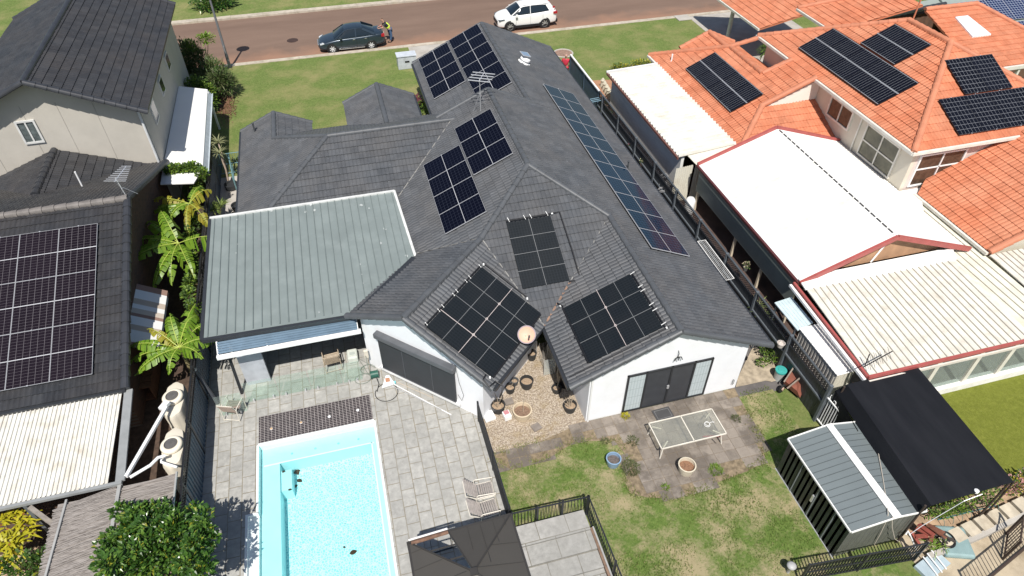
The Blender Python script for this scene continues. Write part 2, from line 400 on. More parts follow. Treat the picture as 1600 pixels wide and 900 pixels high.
# concrete paver patio behind the right wing
PAVER = mat_pave('old concrete pavers', (0.235, 0.20, 0.17), (0.31, 0.27, 0.235), (0.17, 0.14, 0.10), 0.42, 0.42, 0.012, offset=0.0, stain=(0.105, 0.09, 0.08), stain_amt=0.75)
pts = pts_patio = [G(*p) for p in [(772, 712), (845, 690), (915, 660), (1147, 607), (1165, 640), (1190, 690), (1196, 722), (1165, 738), (1128, 752), (1075, 775), (1045, 780), (1010, 778), (985, 772), (975, 752), (985, 735), (978, 712), (960, 690), (900, 690), (860, 715), (800, 735), (780, 725)]]
def paver_mat():
    m, nt, b = newmat('stained concrete paver'); v = coord(nt); g = N(nt, 'ShaderNodeNewGeometry')
    c = mixc(nt, g.outputs['Random Per Island'], (0.215, 0.185, 0.155), (0.31, 0.27, 0.23))
    d = ramp(nt, noise(nt, v, 0.75, 6, 0.7, off=(3, 7, 0)), [(0.43, 0.0), (0.56, 0.8)]); c = mixc(nt, d, c, (0.095, 0.08, 0.068))
    c = mixc(nt, ramp(nt, noise(nt, v, 9, 6, 0.75), [(0.3, 0.0), (0.75, 0.45)]), c, (0.15, 0.125, 0.10))
    nt.links.new(c, b.inputs['Base Color']); b.inputs['Roughness'].default_value = .9; bump(nt, b, noise(nt, v, 30, 4), .4, .01); return m
pm = MB(); pxy = [(p.x, p.y) for p in pts]
def _in(x, y):
    r_ = False
    for i in range(len(pxy)):
        x1, y1 = pxy[i-1]; x2, y2 = pxy[i]
        if (y1 > y) != (y2 > y) and x < (x2-x1)*(y-y1)/(y2-y1)+x1: r_ = not r_
    return r_
for i in range(26):
    for j in range(12):
        x0 = 2.85+i*.405; y1 = 13.42-j*.405; x = x0+.2; y = y1-.2
        if not _in(x+rnd.uniform(-.1, .1), y+rnd.uniform(-.1, .1)): continue
        e_ = not (_in(x-.4, y) and _in(x+.4, y) and _in(x, y-.4))
        z = .048+rnd.uniform(-.004, .004)-(.012 if e_ else 0); a = rnd.uniform(-.03, .03) if e_ else rnd.uniform(-.008, .008)
        pm.cbox((x, y, z-.02), (.392, .392, .04), a)
po = pm.build('paver_patio', paver_mat()); tag(po, kind='structure')
sheet('bare_earth.002', pxy, M1('gritty soil between pavers', (0.20, 0.155, 0.10), .95, .4, 8, bmp=.5), .036)
sheet('bare_earth.001', [(G(u, v).x, G(u, v).y) for u, v in [(1149, 606), (1153, 590), (1175, 545), (1215, 550), (1222, 575), (1226, 592), (1205, 598), (1196, 596), (1165, 603)]], M1('pale sandy earth', (0.36, 0.30, 0.22), 0.95, 0.3, 5, bmp=0.5), 0.052)
# artificial turf of the right neighbour with its white edge
sheet('neighbour_lawn', [(14.7, 6.9), (40, 6.9), (40, 11.35), (14.7, 11.35)], TURF, 0.02)
NCONC = M1('beige slab', (0.42, 0.35, 0.25), 0.9, 0.15, 1.5, bmp=0.3, dirt=(0.20, 0.15, 0.09), dirt_amt=0.75, dirt_scale=1.0)
sheet('neighbour_yard_slab', [(14.2, -5), (40, -5), (40, 6.9), (14.2, 6.9)], NCONC, 0.006)

# ------------------------------------------------------------------ pool
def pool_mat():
    m, nt, b = newmat('aqua pool lining with painted ripple light'); v = coord(nt)
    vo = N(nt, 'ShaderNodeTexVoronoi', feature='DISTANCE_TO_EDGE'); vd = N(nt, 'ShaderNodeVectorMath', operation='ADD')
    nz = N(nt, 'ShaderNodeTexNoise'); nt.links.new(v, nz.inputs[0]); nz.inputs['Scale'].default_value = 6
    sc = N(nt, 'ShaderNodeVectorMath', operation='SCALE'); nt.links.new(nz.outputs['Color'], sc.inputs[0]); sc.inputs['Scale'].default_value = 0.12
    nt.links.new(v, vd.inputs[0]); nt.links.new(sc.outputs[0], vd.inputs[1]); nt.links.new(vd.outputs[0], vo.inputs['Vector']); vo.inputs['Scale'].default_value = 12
    c = ramp(nt, vo.outputs['Distance'], [(0.0, (0.68, 0.85, 0.86)), (0.13, (0.38, 0.69, 0.725)), (0.42, (0.21, 0.54, 0.60))])  # pale cell network paints rippling water light into the floor colour
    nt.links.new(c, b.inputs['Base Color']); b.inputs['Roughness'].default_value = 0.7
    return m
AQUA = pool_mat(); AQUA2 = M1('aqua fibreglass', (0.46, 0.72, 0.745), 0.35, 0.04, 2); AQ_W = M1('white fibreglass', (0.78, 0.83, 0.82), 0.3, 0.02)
pool = thing('swimming_pool', 'aqua rectangular swimming pool with white edge set in grey stone paving', 'swimming pool', (-2.9, 9.5, 0))
D = 0.95
mb = MB()
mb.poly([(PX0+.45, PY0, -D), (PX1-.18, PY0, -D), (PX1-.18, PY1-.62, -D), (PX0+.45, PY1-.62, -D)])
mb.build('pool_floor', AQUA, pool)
mb = MB()
zs = -0.30
mb.box(PX0, PY0, -1.4, PX0+.62, PY1, zs)                # long ledge on the left
mb.box(PX0+.62, PY1-.66, -1.4, PX1, PY1, zs)            # end ledge
mb.box(PX1-.16, PY0, -1.4, PX1, PY1-.66, zs)            # right ledge
mb.box(PX0+.62, PY1-1.75, -1.4, PX0+.98, PY1-.95, zs-0.12)  # corner step
mb.box(PX0+.62, PY0-.3, -1.4, PX1-.16, PY0, -0.02)
mb.build('ledge', AQUA2, pool)
mb = MB()
mb.box(PX0+.10, PY1-.66-.045, zs, PX1-.10, PY1-.66, zs+0.012); mb.box(PX1-.205, PY0, zs, PX1-.16, PY1-.66, zs+0.012)
mb.build('white_edge_line', AQ_W, pool)
mb = MB()
e = .07
mb.box(PX0-.02, PY1, -1.4, PX1+.02, PY1+e, 0.035); mb.box(PX1, PY0, -1.4, PX1+e, PY1, 0.035); mb.box(PX0-e, 12.8, -1.4, PX0, PY1, 0.035)
mb.build('coping', AQ_W, pool)
mb = MB(); mb.box(-5.26, PY0, -1.4, PX0, 12.75, -0.10); mb.box(-5.34, PY0, -1.4, -5.26, 12.82, 0.035); mb.box(-5.26, 12.75, -1.4, PX0, 12.82, 0.035)
mb.build('spillover_shelf', AQ_W, pool)
for x in (-3.9, -3.1, -2.3, -1.6): MB().lathe((x, PY1-.4, zs+.002), [(0, .004), (.035, .004), (.045, 0)], 12).build('jet', M1('aqua jet fitting', (0.25, 0.5, 0.55), 0.4), pool)
def water_mat():
    m, nt, b = newmat('pool water'); v = coord(nt)
    tr = N(nt, 'ShaderNodeBsdfTransparent'); tr.inputs[0].default_value = (0.86, 0.985, 0.99, 1)
    gl = N(nt, 'ShaderNodeBsdfGlossy'); gl.inputs['Roughness'].default_value = 0.06
    fr = N(nt, 'ShaderNodeFresnel'); fr.inputs[0].default_value = 1.33
    bp = N(nt, 'ShaderNodeBump'); bp.inputs['Strength'].default_value = 0.5; bp.inputs['Distance'].default_value = 0.06
    nt.links.new(noise(nt, v, 7, 3, 0.6), bp.inputs['Height']); nt.links.new(bp.outputs[0], gl.inputs['Normal']); nt.links.new(bp.outputs[0], fr.inputs['Normal'])
    mx = N(nt, 'ShaderNodeMixShader'); nt.links.new(fr.outputs[0], mx.inputs[0]); nt.links.new(tr.outputs[0], mx.inputs[1]); nt.links.new(gl.outputs[0], mx.inputs[2])
    nt.links.new(mx.outputs[0], nt.nodes['Material Output'].inputs[0]); return m
WATER = water_mat()
w = MB().poly([(PX0+.001, PY0, -.06), (PX1-.001, PY0, -.06), (PX1-.001, PY1-.001, -.06), (PX0+.001, PY1-.001, -.06)])
w.build('pool_water', WATER); bpy.data.objects['pool_water']['kind'] = 'structure'
# mosaic strip with four pavement lights
MOSAIC = mat_pave('dark mosaic tiles', (0.022, 0.018, 0.022), (0.036, 0.028, 0.032), (0.34, 0.31, 0.30), 0.125, 0.075, 0.009, offset=0.0, rough=0.35)
mos = MB().box(PX0, PY1+.075, -0.1, PX1+.0, 16.67, 0.032).build('mosaic_ledge', MOSAIC)
tag(mos, 'dark brown mosaic tiled strip across the near end of the aqua pool', 'tiled ledge')
LAMPW = M1('pale lamp lens', (0.85, 0.85, 0.82), 0.2, 0.02); LAMPO = M1('tan lamp lens', (0.55, 0.38, 0.22), 0.3, 0.1)
for i, (x, mt, lb) in enumerate(((-4.52, LAMPO, 'tan round light in the mosaic strip, nearest the blue fence'), (-3.57, LAMPO, 'tan round light in the mosaic strip, second from the blue fence'), (-2.58, LAMPW, 'white round light in the mosaic strip, third from the blue fence'), (-1.6, LAMPW, 'white round light in the mosaic strip, nearest the grey house wall'))):
    p = G((424, 470.5, 514.5, 559)[i], (670, 660.5, 651, 641)[i], .03)
    t = thing('deck_light', lb, 'light', p, group='round lights in the mosaic strip')
    MB().lathe((0, 0, 0), [(.05, 0), (.062, .012), (.045, .018)], 20).build('rim', ALU, t, local=True)
    MB().lathe((0, 0, 0), [(0, .02), (.045, .018), (.045, .0)], 20).build('lens', mt, t, local=True)
# sunk leaves
LEAFB = mat_leaf('brown fallen leaf', (0.06, 0.025, 0.012), (0.11, 0.05, 0.02))
lfp = [(464, 737, 'top'), (468, 751, ''), (461, 760, ''), (453, 765, ''), (459, 772, ''), (443, 737, ''), (552, 863, ''), (538, 855, ''), (495, 817, ''), (539, 818, '')]
def leaf_shape(mb, c, L, W, ang, tilt=0.1, m=0):
    d = Vector((math.cos(ang), math.sin(ang), tilt)); s_ = Vector((-math.sin(ang), math.cos(ang), 0.15)); c = Vector(c)
    prof = [(0, 0), (.25, .42), (.5, .5), (.75, .36), (1, 0)]
    l = [c+d*L*(t-.5)+s_*W*w for t, w in prof]; r = [c+d*L*(t-.5)-s_*W*w+Vector((0, 0, .1*W)) for t, w in prof[1:-1]]
    mb.poly(l+r[::-1], m=m)
names = ['curled brown leaf sunk highest beside the pool corner step', 'large brown leaf sunk right of the pool corner step', 'brown leaf sunk below the pool corner step',
 'small dark leaf sunk left of the cluster by the step', 'tiny dark leaf sunk lowest in the cluster by the step', 'small brown leaf lying on the pool corner step', 'large brown leaf sunk near the frame bottom in the pool',
 'small dark leaf beside the large leaf low in the pool', 'tiny dark speck of leaf sunk in mid pool left', 'tiny dark speck of leaf sunk in mid pool right']
sz = [.26, .24, .2, .14, .1, .13, .26, .11, .06, .05]
for i, (u, v_, _) in enumerate(lfp):
    p = G(u, v_, -.39 if i in (3, 5) else -.93); mb = MB(); leaf_shape(mb, (0, 0, 0), sz[i], sz[i]*.6, rnd.uniform(-.6, .6)+(.6 if i in (2,) else -.3))
    if i == 0: leaf_shape(mb, (.03, -.05, 0), .2, .1, 1.6)
    o = mb.build('fallen_leaf', LEAFB); o.location = p; tag(o, names[i], 'leaf', 'brown leaves in the pool')
# ------------------------------------------------------------------ tiled roofs: overlapping courses with a rolled profile
def clip_cell(poly, x0, y0, x1, y1):
    def cl(ps, f, g):
        out = []
        for i in range(len(ps)):
            a = ps[i-1]; b = ps[i]; fa = f(a); fb = f(b)
            if fb >= 0:
                if fa < 0: out.append(g(a, b, fa, fb))
                out.append(b)
            elif fa >= 0: out.append(g(a, b, fa, fb))
        return out
    def g(a, b, fa, fb):
        t = fa/(fa-fb); return (a[0]+(b[0]-a[0])*t, a[1]+(b[1]-a[1])*t)
    for f in (lambda p: p[0]-x0, lambda p: x1-p[0], lambda p: p[1]-y0, lambda p: y1-p[1]):
        poly = cl(poly, f, g)
        if len(poly) < 3: return []
    return poly
def inside(p, poly):
    r = False; x, y = p
    for i in range(len(poly)):
        x1, y1 = poly[i-1]; x2, y2 = poly[i]
        if (y1 > y) != (y2 > y) and x < (x2-x1)*(y-y1)/(y2-y1)+x1: r = not r
    return r
def tiles(mb, pts, gauge=0.345, tw=0.33, lip=0.034, roll=0.027, stagger=False, m=0):
    pts = [Vector(p) for p in pts]
    n = Vector((0, 0, 0))
    for i in range(len(pts)): n += pts[i-1].cross(pts[i])
    n.normalize()
    if n.z < 0: n = -n
    dn = Vector((n.x, n.y, 0)).normalized(); dn = (dn-n*dn.dot(n)).normalized()      # down the slope
    al = n.cross(dn).normalized()
    o = min(pts, key=lambda p: -p.dot(dn))            # lowest point
    P2 = [((p-o).dot(al), -(p-o).dot(dn)) for p in pts]
    prof = [(0, 0.0), (0.20, 1.0), (0.36, .85), (0.5, 0.05), (0.70, 1.0), (0.86, .85), (1.0, 0.0)]
    xs0 = min(p[0] for p in P2); xs1 = max(p[0] for p in P2); ys0 = 0.0; ys1 = max(p[1] for p in P2)
    edges = [(P2[i-1], P2[i]) for i in range(len(P2))]
    def H(x, y, k, xo):
        f = ((x-xo)/tw) % 1.0
        for (a, ha), (b, hb) in zip(prof, prof[1:]):
            if f <= b: hh = ha+(hb-ha)*(f-a)/(b-a); break
        return roll*hh + lip*(1-(y-k*gauge)/gauge)
    def W(x, y, h_): return o+al*x-dn*y+n*h_
    k = 0
    while k*gauge < ys1:
        xo = (tw/2 if stagger and k % 2 else 0)
        y0 = k*gauge; y1 = y0+gauge
        i = math.floor((xs0-xo)/tw)
        while xo+i*tw < xs1:
            jz = rnd.uniform(-.003, .003)
            for (fa, _), (fb, _) in zip(prof, prof[1:]):
                x0 = xo+(i+fa)*tw; x1 = xo+(i+fb)*tw
                if x1 < xs0 or x0 > xs1: continue
                cross = False
                for a, b in edges:
                    if max(a[0], b[0]) < x0 or min(a[0], b[0]) > x1 or max(a[1], b[1]) < y0 or min(a[1], b[1]) > y1: continue
                    cross = True; break
                if cross: c = clip_cell(P2, x0, y0, x1, y1)
                elif inside(((x0+x1)/2, (y0+y1)/2), P2): c = [(x0, y0), (x1, y0), (x1, y1), (x0, y1)]
                else: c = []
                if len(c) < 3: continue
                e = 1e-5
                hs = [H(min(max(x, x0+e), x1-e), y, k, xo)+jz for x, y in c]
                u0 = ((x0+x1)/2-xo)/tw
                mb.poly([W(x, y, h_) for (x, y), h_ in zip(c, hs)], [(i+.5, k+.5)]*len(c), m)
                bot = [(x, y, h_) for (x, y), h_ in zip(c, hs) if abs(y-y0) < 1e-4]
                if len(bot) >= 2:
                    bot.sort(); a, b = bot[0], bot[-1]
                    mb.poly([W(a[0], a[1], a[2]), W(b[0], b[1], b[2]), W(b[0], b[1], -.012), W(a[0], a[1], -.012)], [(i+.5, k+.5)]*4, m)
            i += 1
        k += 1
    # solid underside so the roof is a real body
    t = 0.10
    mb.poly([p-Vector((0, 0, t)) for p in reversed(pts)], None, m)
    for i in range(len(pts)):
        a, b = pts[i-1], pts[i]
        mb.poly([a, b, b-Vector((0, 0, t)), a-Vector((0, 0, t))], None, m)
    return mb
def caps(mb, p, q, r=0.115, L=0.40, raise_=0.02, m=0):
    """half round ridge caps laid end to end"""
    p = Vector(p); q = Vector(q); d = q-p; Lt = d.length; n = max(1, round(Lt/L)); d.normalize()
    side = d.cross(Vector((0, 0, 1))).normalized(); up = side.cross(d).normalized()
    for i in range(n):
        a = p+d*(Lt*i/n)+up*(raise_+rnd.uniform(-.002, .002)); b = p+d*(Lt*(i+1)/n+.03)+up*raise_
        vs_ = []; K = 7
        for (c, rr) in ((a, r*.90), (b, r*1.14)):
            for j in range(K):
                t = math.pi*j/(K-1); vs_.append(c+side*rr*math.cos(t)+up*rr*.78*math.sin(t))
            vs_.append(c-side*rr-up*.06); vs_.append(c+side*rr-up*.06)
        n_ = K+2; fs = [(j, (j+1) % n_, n_+(j+1) % n_, n_+j) for j in range(n_)]+[tuple(range(n_-1, -1, -1)), tuple(range(n_, 2*n_))]
        mb.mesh(vs_, fs, None, m)
def gutter_line(mb, p, q, w=0.12, h=0.12, out=(0, 0)):
    mb.bar(Vector(p)+Vector((out[0], out[1], -.06)), Vector(q)+Vector((out[0], out[1], -.06)), w, h)
def wall_poly(mb, pts, t):
    """upright plate: polygon pts thickened by vector t"""
    t = Vector(t); pts = [Vector(p) for p in pts]; n = len(pts)
    vs_ = pts+[p+t for p in pts]
    fs = [tuple(range(n)), tuple(range(2*n-1, n-1, -1))]+[(i, n+i, n+(i+1) % n, (i+1) % n) for i in range(n)]
    return mb.mesh(vs_, fs)

# ================================================================== the grey house
S = 0.46
GH = thing('grey_roof_house', 'white rendered house with grey tiled hip and gable roof in the middle of the photo', 'house', (4, 24, 0))
zL = lambda x: 5.19-S*(6.71-x)
zRR = lambda y: 5.19-S*(22.4-y)
sl2 = .42; RY = 28.4; RZ = 4.29
zr = lambda y: RZ-sl2*(RY-y)
K1 = (4.12, 19.76, 3.98); A1 = (.66, 16.30, 3.98); K2 = (9.3, 19.8, 4.0); A2 = (9.3, 13.3, 4.02); V = (5.58, 16.2, 2.35); J = (6.71, 22.4, 5.19)
rf = MB()
T_ = lambda pts: tiles(rf, pts)
T_([(13.05, 13.3, 2.3), (13.05, 29.2, 2.3), (6.71, 29.2, 5.19), J, K2, A2])
T_([(13.05, 29.2, 2.3), (13.05, 39.3, 2.3), (8.73, 39.3, 4.28), (8.73, 29.2, 4.28)])
T_([(8.73, 39.3, 4.28), (4.45, 39.3, 2.3), (4.45, 32.75, 2.3), (8.0, 29.2, 3.93), (8.73, 29.2, 4.28)])
T_([(6.71, 29.2, 5.19), J, K1, (1.5, 20.88, zL(1.5)), (.6, 21.3, zL(.6)), (.6, 29.2, zL(.6))])
T_([J, K1, V, K2])
T_([K2, A2, (5.6, 13.3, 2.35), V])
T_([K1, A1, (3.08, 13.88, 2.42), V])
T_([K1, A1, (-1.22, 18.18, 2.75), (1.5, 20.9, 2.78)])
T_([(-.98, RY, RZ), (5.2, RY, RZ), (1.6, 24.8, zr(24.8)), (-4.26, 24.8, zr(24.8))])
T_([(-.98, RY, RZ), (-4.26, 24.8, 2.78), (-5.3, 24.8, 2.3), (-5.3, 32.75, 2.3)])
T_([(-.98, RY, RZ), (-5.3, 32.75, 2.3), (4.45, 32.75, 2.3), (8.0, 29.2, 3.93), (8.0, RY, RZ)])
T_([(-5.3, 33.6, 2.3), (-5.3, 32.75, 2.3), (-3.55, 31.0, 3.1), (-3.55, 33.6, 3.1)])
T_([(-3.55, 33.6, 3.1), (-3.55, 31.0, 3.1), (-1.8, 32.75, 2.3), (-1.8, 33.6, 2.3)])
T_([(0.0, 35.3, 2.3), (0.0, 32.75, 2.3), (1.9, 30.85, 3.17), (1.9, 35.3, 3.17)])
T_([(1.9, 35.3, 3.17), (1.9, 30.85, 3.17), (3.8, 32.75, 2.3), (3.8, 35.3, 2.3)])
roof = rf.build('roof', GREY_TILE, GH)
for a, b, *r in [((8.73, 39.3, 4.28), (8.73, 29.2, 4.28)), ((6.71, 29.2, 5.19), J), (J, K1), (K1, A1), (J, K2), (K2, A2),
    ((-.98, RY, RZ), (4.9, RY, RZ)), ((-.98, RY, RZ), (-4.26, 24.8, 2.78)), ((-.98, RY, RZ), (-3.55, 31.0, 3.1)), ((-3.55, 31.0, 3.1), (-3.55, 33.6, 3.1)), ((1.9, 30.85, 3.17), (1.9, 35.3, 3.17)),
    (A2, (13.05, 13.3, 2.3)), (A2, (5.6, 13.3, 2.35)), (A1, (3.08, 13.88, 2.42)), (A1, (-1.22, 18.18, 2.75)), ((6.71, 29.2, 5.19), (8.9, 29.2, 4.2)), ((6.71, 29.2, 5.19), (4.2, 29.2, 4.05)),
    ((8.73, 39.3, 4.28), (13.05, 39.3, 2.3)), ((8.73, 39.3, 4.28), (4.45, 39.3, 2.3)), ((-3.55, 33.6, 3.1), (-5.3, 33.6, 2.3)), ((-3.55, 33.6, 3.1), (-1.8, 33.6, 2.3)), ((1.9, 35.3, 3.17), (0, 35.3, 2.3)), ((1.9, 35.3, 3.17), (3.8, 35.3, 2.3))]:
    cp = MB(); caps(cp, a, b); cp.build('ridge_cap', CAP_GREY, roof)
# valley gutters
for a, b in ((K1, V), (K2, V), ((4.75, RY, RZ), (1.6, 24.9, 2.86)), (K1, (1.5, 20.9, 2.80))):
    a = Vector(a)+Vector((0, 0, .035)); b = Vector(b)+Vector((0, 0, .035)); MB().bar(a, b, .045, .012).build('valley', M1('pale lead valley', (0.23, 0.225, 0.21), 0.6, 0.25, 4), roof)
vr = MB(); a = Vector(K2).lerp(Vector(V), .62)+Vector((0, 0, .04)); vr.bar(a, Vector(V)+Vector((0, 0, .04)), .075, .014)
vr.build('rusty_valley', M1('rusty valley iron', (0.24, 0.15, 0.105), 0.8, 0.3, 6), roof)
def gl(a, b, dx, dy): gt = MB(); gutter_line(gt, a, b, out=(dx, dy)); gt.build('gutter', GUTTER, roof)
gl((13.05, 13.3, 2.3), (13.05, 39.3, 2.3), .06, 0); gl((5.6, 13.3, 2.35), (5.6, 16.1, 2.35), -.07, 0); gl((3.08, 13.88, 2.42), (5.5, 16.25, 2.38), .05, -.05)
gl((-1.22, 18.18, 2.75), (1.5, 20.9, 2.78), -.05, .05); gl((-5.3, 24.8, 2.3), (-5.3, 33.6, 2.3), -.06, 0); gl((4.45, 32.75, 2.3), (4.45, 39.3, 2.3), -.06, 0)
gl((-1.8, 32.75, 2.3), (0, 32.75, 2.3), 0, .06); gl((3.8, 32.75, 2.3), (3.8, 35.3, 2.3), .06, 0)
# walls
wl_ = MB()
yw = 13.45
wall_poly(wl_, [(6.35, yw, 0), (12.28, yw, 0), (12.28, yw, 2.5), (9.3, yw, 3.85), (6.35, yw, 2.5)], (0, .2, 0))
wl_.box(12.08, yw+.2, 0, 12.28, 38.9, 2.45); wl_.box(6.35, yw+.2, 0, 6.55, 16.9, 2.42)
# diagonal wing: rear gable wall and its flanks
c45 = math.sqrt(.5)
def dg(s_, t_, z): return (.66+c45*s_+c45*t_, 16.30-c45*s_+c45*t_, z)     # s along the gable wall, t into the house
tw_ = .28
wall_poly(wl_, [dg(-2.35, tw_, 0), dg(2.85, tw_, 0), dg(2.85, tw_, 2.5), dg(0, tw_, 3.8), dg(-2.35, tw_, 2.7)], (.14, .14, 0))
wall_poly(wl_, [dg(2.85, tw_+.2, 0), dg(2.85, 4.2, 0), dg(2.85, 4.2, 2.3), dg(2.85, tw_+.2, 2.45)], (-.14, .14, 0))
wall_poly(wl_, [dg(-2.35, tw_+.2, 0), dg(-2.35, 2.6, 0), dg(-2.35, 2.6, 2.6), dg(-2.35, tw_+.2, 2.7)], (.14, -.14, 0))
# left wing and front part
wl_.box(-4.75, 25.2, 0, -4.55, 33.2, 2.35); wl_.box(-4.55, 25.2, 0, 1.2, 25.4, 2.5); wl_.box(-4.55, 32.2, 0, 5.0, 32.4, 2.35)
wl_.box(5.0, 32.2, 0, 5.2, 38.9, 2.35); wall_poly(wl_, [(5.0, 38.9, 0), (12.28, 38.9, 0), (12.28, 38.9, 2.5), (8.73, 38.9, 4.15), (5.0, 38.9, 2.5)], (0, .15, 0))
wall_poly(wl_, [(-4.75, 33.2, 0), (-2.3, 33.2, 0), (-2.3, 33.2, 2.4), (-3.55, 33.2, 2.95), (-4.75, 33.2, 2.4)], (0, .15, 0))
wall_poly(wl_, [(4.3, 29.3, 3.9), (6.71, 29.25, 3.9), (8.7, 29.25, 3.9), (8.7, 29.25, 4.2), (6.71, 29.25, 5.1), (4.3, 29.3, 4.0)], (0, -.1, 0))
wl_.build('wall', WHITE_WALL, GH)
pl = MB()
for x in (.25, 3.55): pl.box(x-.14, 34.9, 0, x+.14, 35.18, 2.3)
pl.build('porch_post', WHITE_PAINT, GH)
# patio back wall, deep shade put into its dark colour
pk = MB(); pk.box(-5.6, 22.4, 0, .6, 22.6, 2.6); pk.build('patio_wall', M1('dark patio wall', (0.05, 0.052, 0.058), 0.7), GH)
# rear sliding door unit of the right wing
wd = MB(); x0, x1 = 7.72, 10.95; z0, z1 = .10, 2.12
wd.box(x0, yw-.06, z0, x1, yw-.004, z0+.07); wd.box(x0, yw-.06, z1-.07, x1, yw-.004, z1)
for x in (x0, x0+.68, x0+1.62, x0+2.50, x1-.07): wd.box(x, yw-.058, z0, x+.07, yw-.004, z1)
win = wd.build('sliding_door', DARK_METAL, GH)
pn = MB().poly([(x0+.75, yw-.025, z0+.07), (x0+2.5, yw-.025, z0+.07), (x0+2.5, yw-.025, z1-.07), (x0+.75, yw-.025, z1-.07)])
pn.build('dark_pane', M1('insect screen', (0.045, 0.048, 0.055), 0.5), win)
def blinds():
    m, nt, b = newmat('vertical blinds behind glass'); v = coord(nt); s = N(nt, 'ShaderNodeSeparateXYZ'); nt.links.new(v, s.inputs[0])
    f = mth(nt, 'FRACT', mth(nt, 'MULTIPLY', s.outputs[0], 9.0)); g = ramp(nt, f, [(0.0, (0.22, 0.27, 0.28)), (0.12, (0.44, 0.50, 0.52)), (0.9, (0.50, 0.56, 0.57))])
    f2 = mth(nt, 'LESS_THAN', mth(nt, 'FRACT', mth(nt, 'MULTIPLY', s.outputs[2], 2.3)), 0.03); g = mixc(nt, f2, g, (0.25, 0.3, 0.3))
    nt.links.new(g, b.inputs['Base Color']); b.inputs['Roughness'].default_value = 0.15; return m
BLN = blinds()
for a, b in ((x0+.07, x0+.68), (x0+2.57, x1-.07)): bl = MB(); bl.poly([(a, yw-.03, z0+.07), (b, yw-.03, z0+.07), (b, yw-.03, z1-.07), (a, yw-.03, z1-.07)]); bl.build('blind_pane', BLN, win)
MB().box(x0+1.58, yw-.10, 1.0, x0+1.66, yw-.06, 1.16).build('handle', ALU, win)
# diagonal window with roller shutter
def dgm(s_, t_, z): return Vector(dg(s_, t_, z))
M45 = Matrix.Translation(Vector(dg(0, tw_, 0))) @ Matrix.Rotation(R_(-45), 4, 'Z')
sh = MB(); sh.box(-1.55, -.13, .42, 1.75, -.06, 2.12, M45)
wsh = sh.build('roller_blind', M1('charcoal mesh blind', (0.032, 0.036, 0.042), 0.6, 0.1, 2), GH)
bx = MB(); bx.box(-1.62, -.26, 2.10, 1.82, -.003, 2.34, M45); bevel(bx.build('blind_box', M1('grey blind cassette', (0.10, 0.105, 0.115), 0.45), wsh), .04)
sm = MB()
for x in (-.48, .78): sm.box(x-.012, -.138, .44, x+.012, -.13, 2.1, M45)
sm.box(-1.55, -.14, .40, 1.75, -.05, .46, M45); sm.build('seam', M1('blind seam', (0.075, 0.08, 0.09), 0.5), wsh)
MB().box(-1.7, -.14, .26, 1.9, -.003, .40, M45).build('window_sill', WHITE_PAINT, GH)
# wall lamps and hose bib on the right gable
lm = MB(); c = G(1055, 551, 2.6); c.y = yw-.05
lm.tube([c+Vector((0, .05, .28)), c+Vector((0, -.03, .2)), c], .012); 
for dx in (-.1, 0, .1): lm.tube([c, c+Vector((dx, -.06, .04)), c+Vector((dx*1.4, -.08, -.08))], .02, 6)
lm.build('wall_lamp', BLACK, GH)
hb = MB(); c = G(1146, 598, .45); c.y = yw-.04; hb.tube([c+Vector((0, 0, .14)), c+Vector((.03, -.02, .1)), c+Vector((.035, -.02, -.08)), c+Vector((0, -.02, -.14)), c+Vector((-.035, -.02, -.08)), c+Vector((-.03, -.02, .1))], .009, 6, closed=True)
hb.build('wall_hook', BLACK, GH)
dp = MB(); dp.tube([(6.42, yw-.05, 0), (6.42, yw-.05, 2.35)], .035); dp.tube([(12.2, 24.4, 0), (12.2, 24.4, 2.3)], .035); dp.build('downpipe', WHITE_PAINT, GH)

# ------------------------------------------------------------------ flat metal patio roof over the pool end
PR = thing('patio_roof', 'green grey ribbed steel patio roof with white edge flashing beside the pool', 'patio roof', (-3, 21, 0))
pc = [(-6.15, 25.08, 3.05), (1.41, 25.05, 3.05), (1.6, 20.55, 2.87), (-.70, 18.22, 2.76), (-6.13, 18.38, 2.76)]
rp = MB().slab(pc, .05)
top = rp.build('roof_sheet', GREEN_GREY, PR)
rb = MB(); x = -6.0
def zp(y): return 2.76+(y-18.3)*(.29/6.78)
while x < 1.5:
    yb = 18.36 if x < -.75 else 18.22+(x+.70)*(20.55-18.22)/2.3
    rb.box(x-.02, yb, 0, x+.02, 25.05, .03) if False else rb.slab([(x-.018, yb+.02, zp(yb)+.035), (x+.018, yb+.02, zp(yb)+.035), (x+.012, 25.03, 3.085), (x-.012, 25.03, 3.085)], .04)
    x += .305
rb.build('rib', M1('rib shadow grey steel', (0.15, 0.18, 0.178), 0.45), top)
fl = MB(); fl.bar((-6.2, 25.12, 3.07), (1.47, 25.09, 3.07), .11, .07); fl.bar((1.45, 25.1, 3.07), (1.66, 20.5, 2.89), .10, .07)
fl.build('white_flashing', M1('chalky white flashing', (0.62, 0.63, 0.61), 0.6, 0.15, 5), PR)
ft = MB(); ft.bar((-6.2, 25.1, 3.0), (-6.2, 18.3, 2.70), .12, .14); ft.bar((-6.2, 18.32, 2.68), (-.68, 18.14, 2.68), .12, .16); ft.bar((-.76, 18.20, 2.84), (1.58, 20.5, 2.93), .20, .16)
ft.build('fascia', GUTTER, PR)
pp = MB(); pp.bar((-5.55, 17.95, 0.03), (-5.55, 18.35, 2.7), .09)
pp.build('post', DARK_METAL, PR)
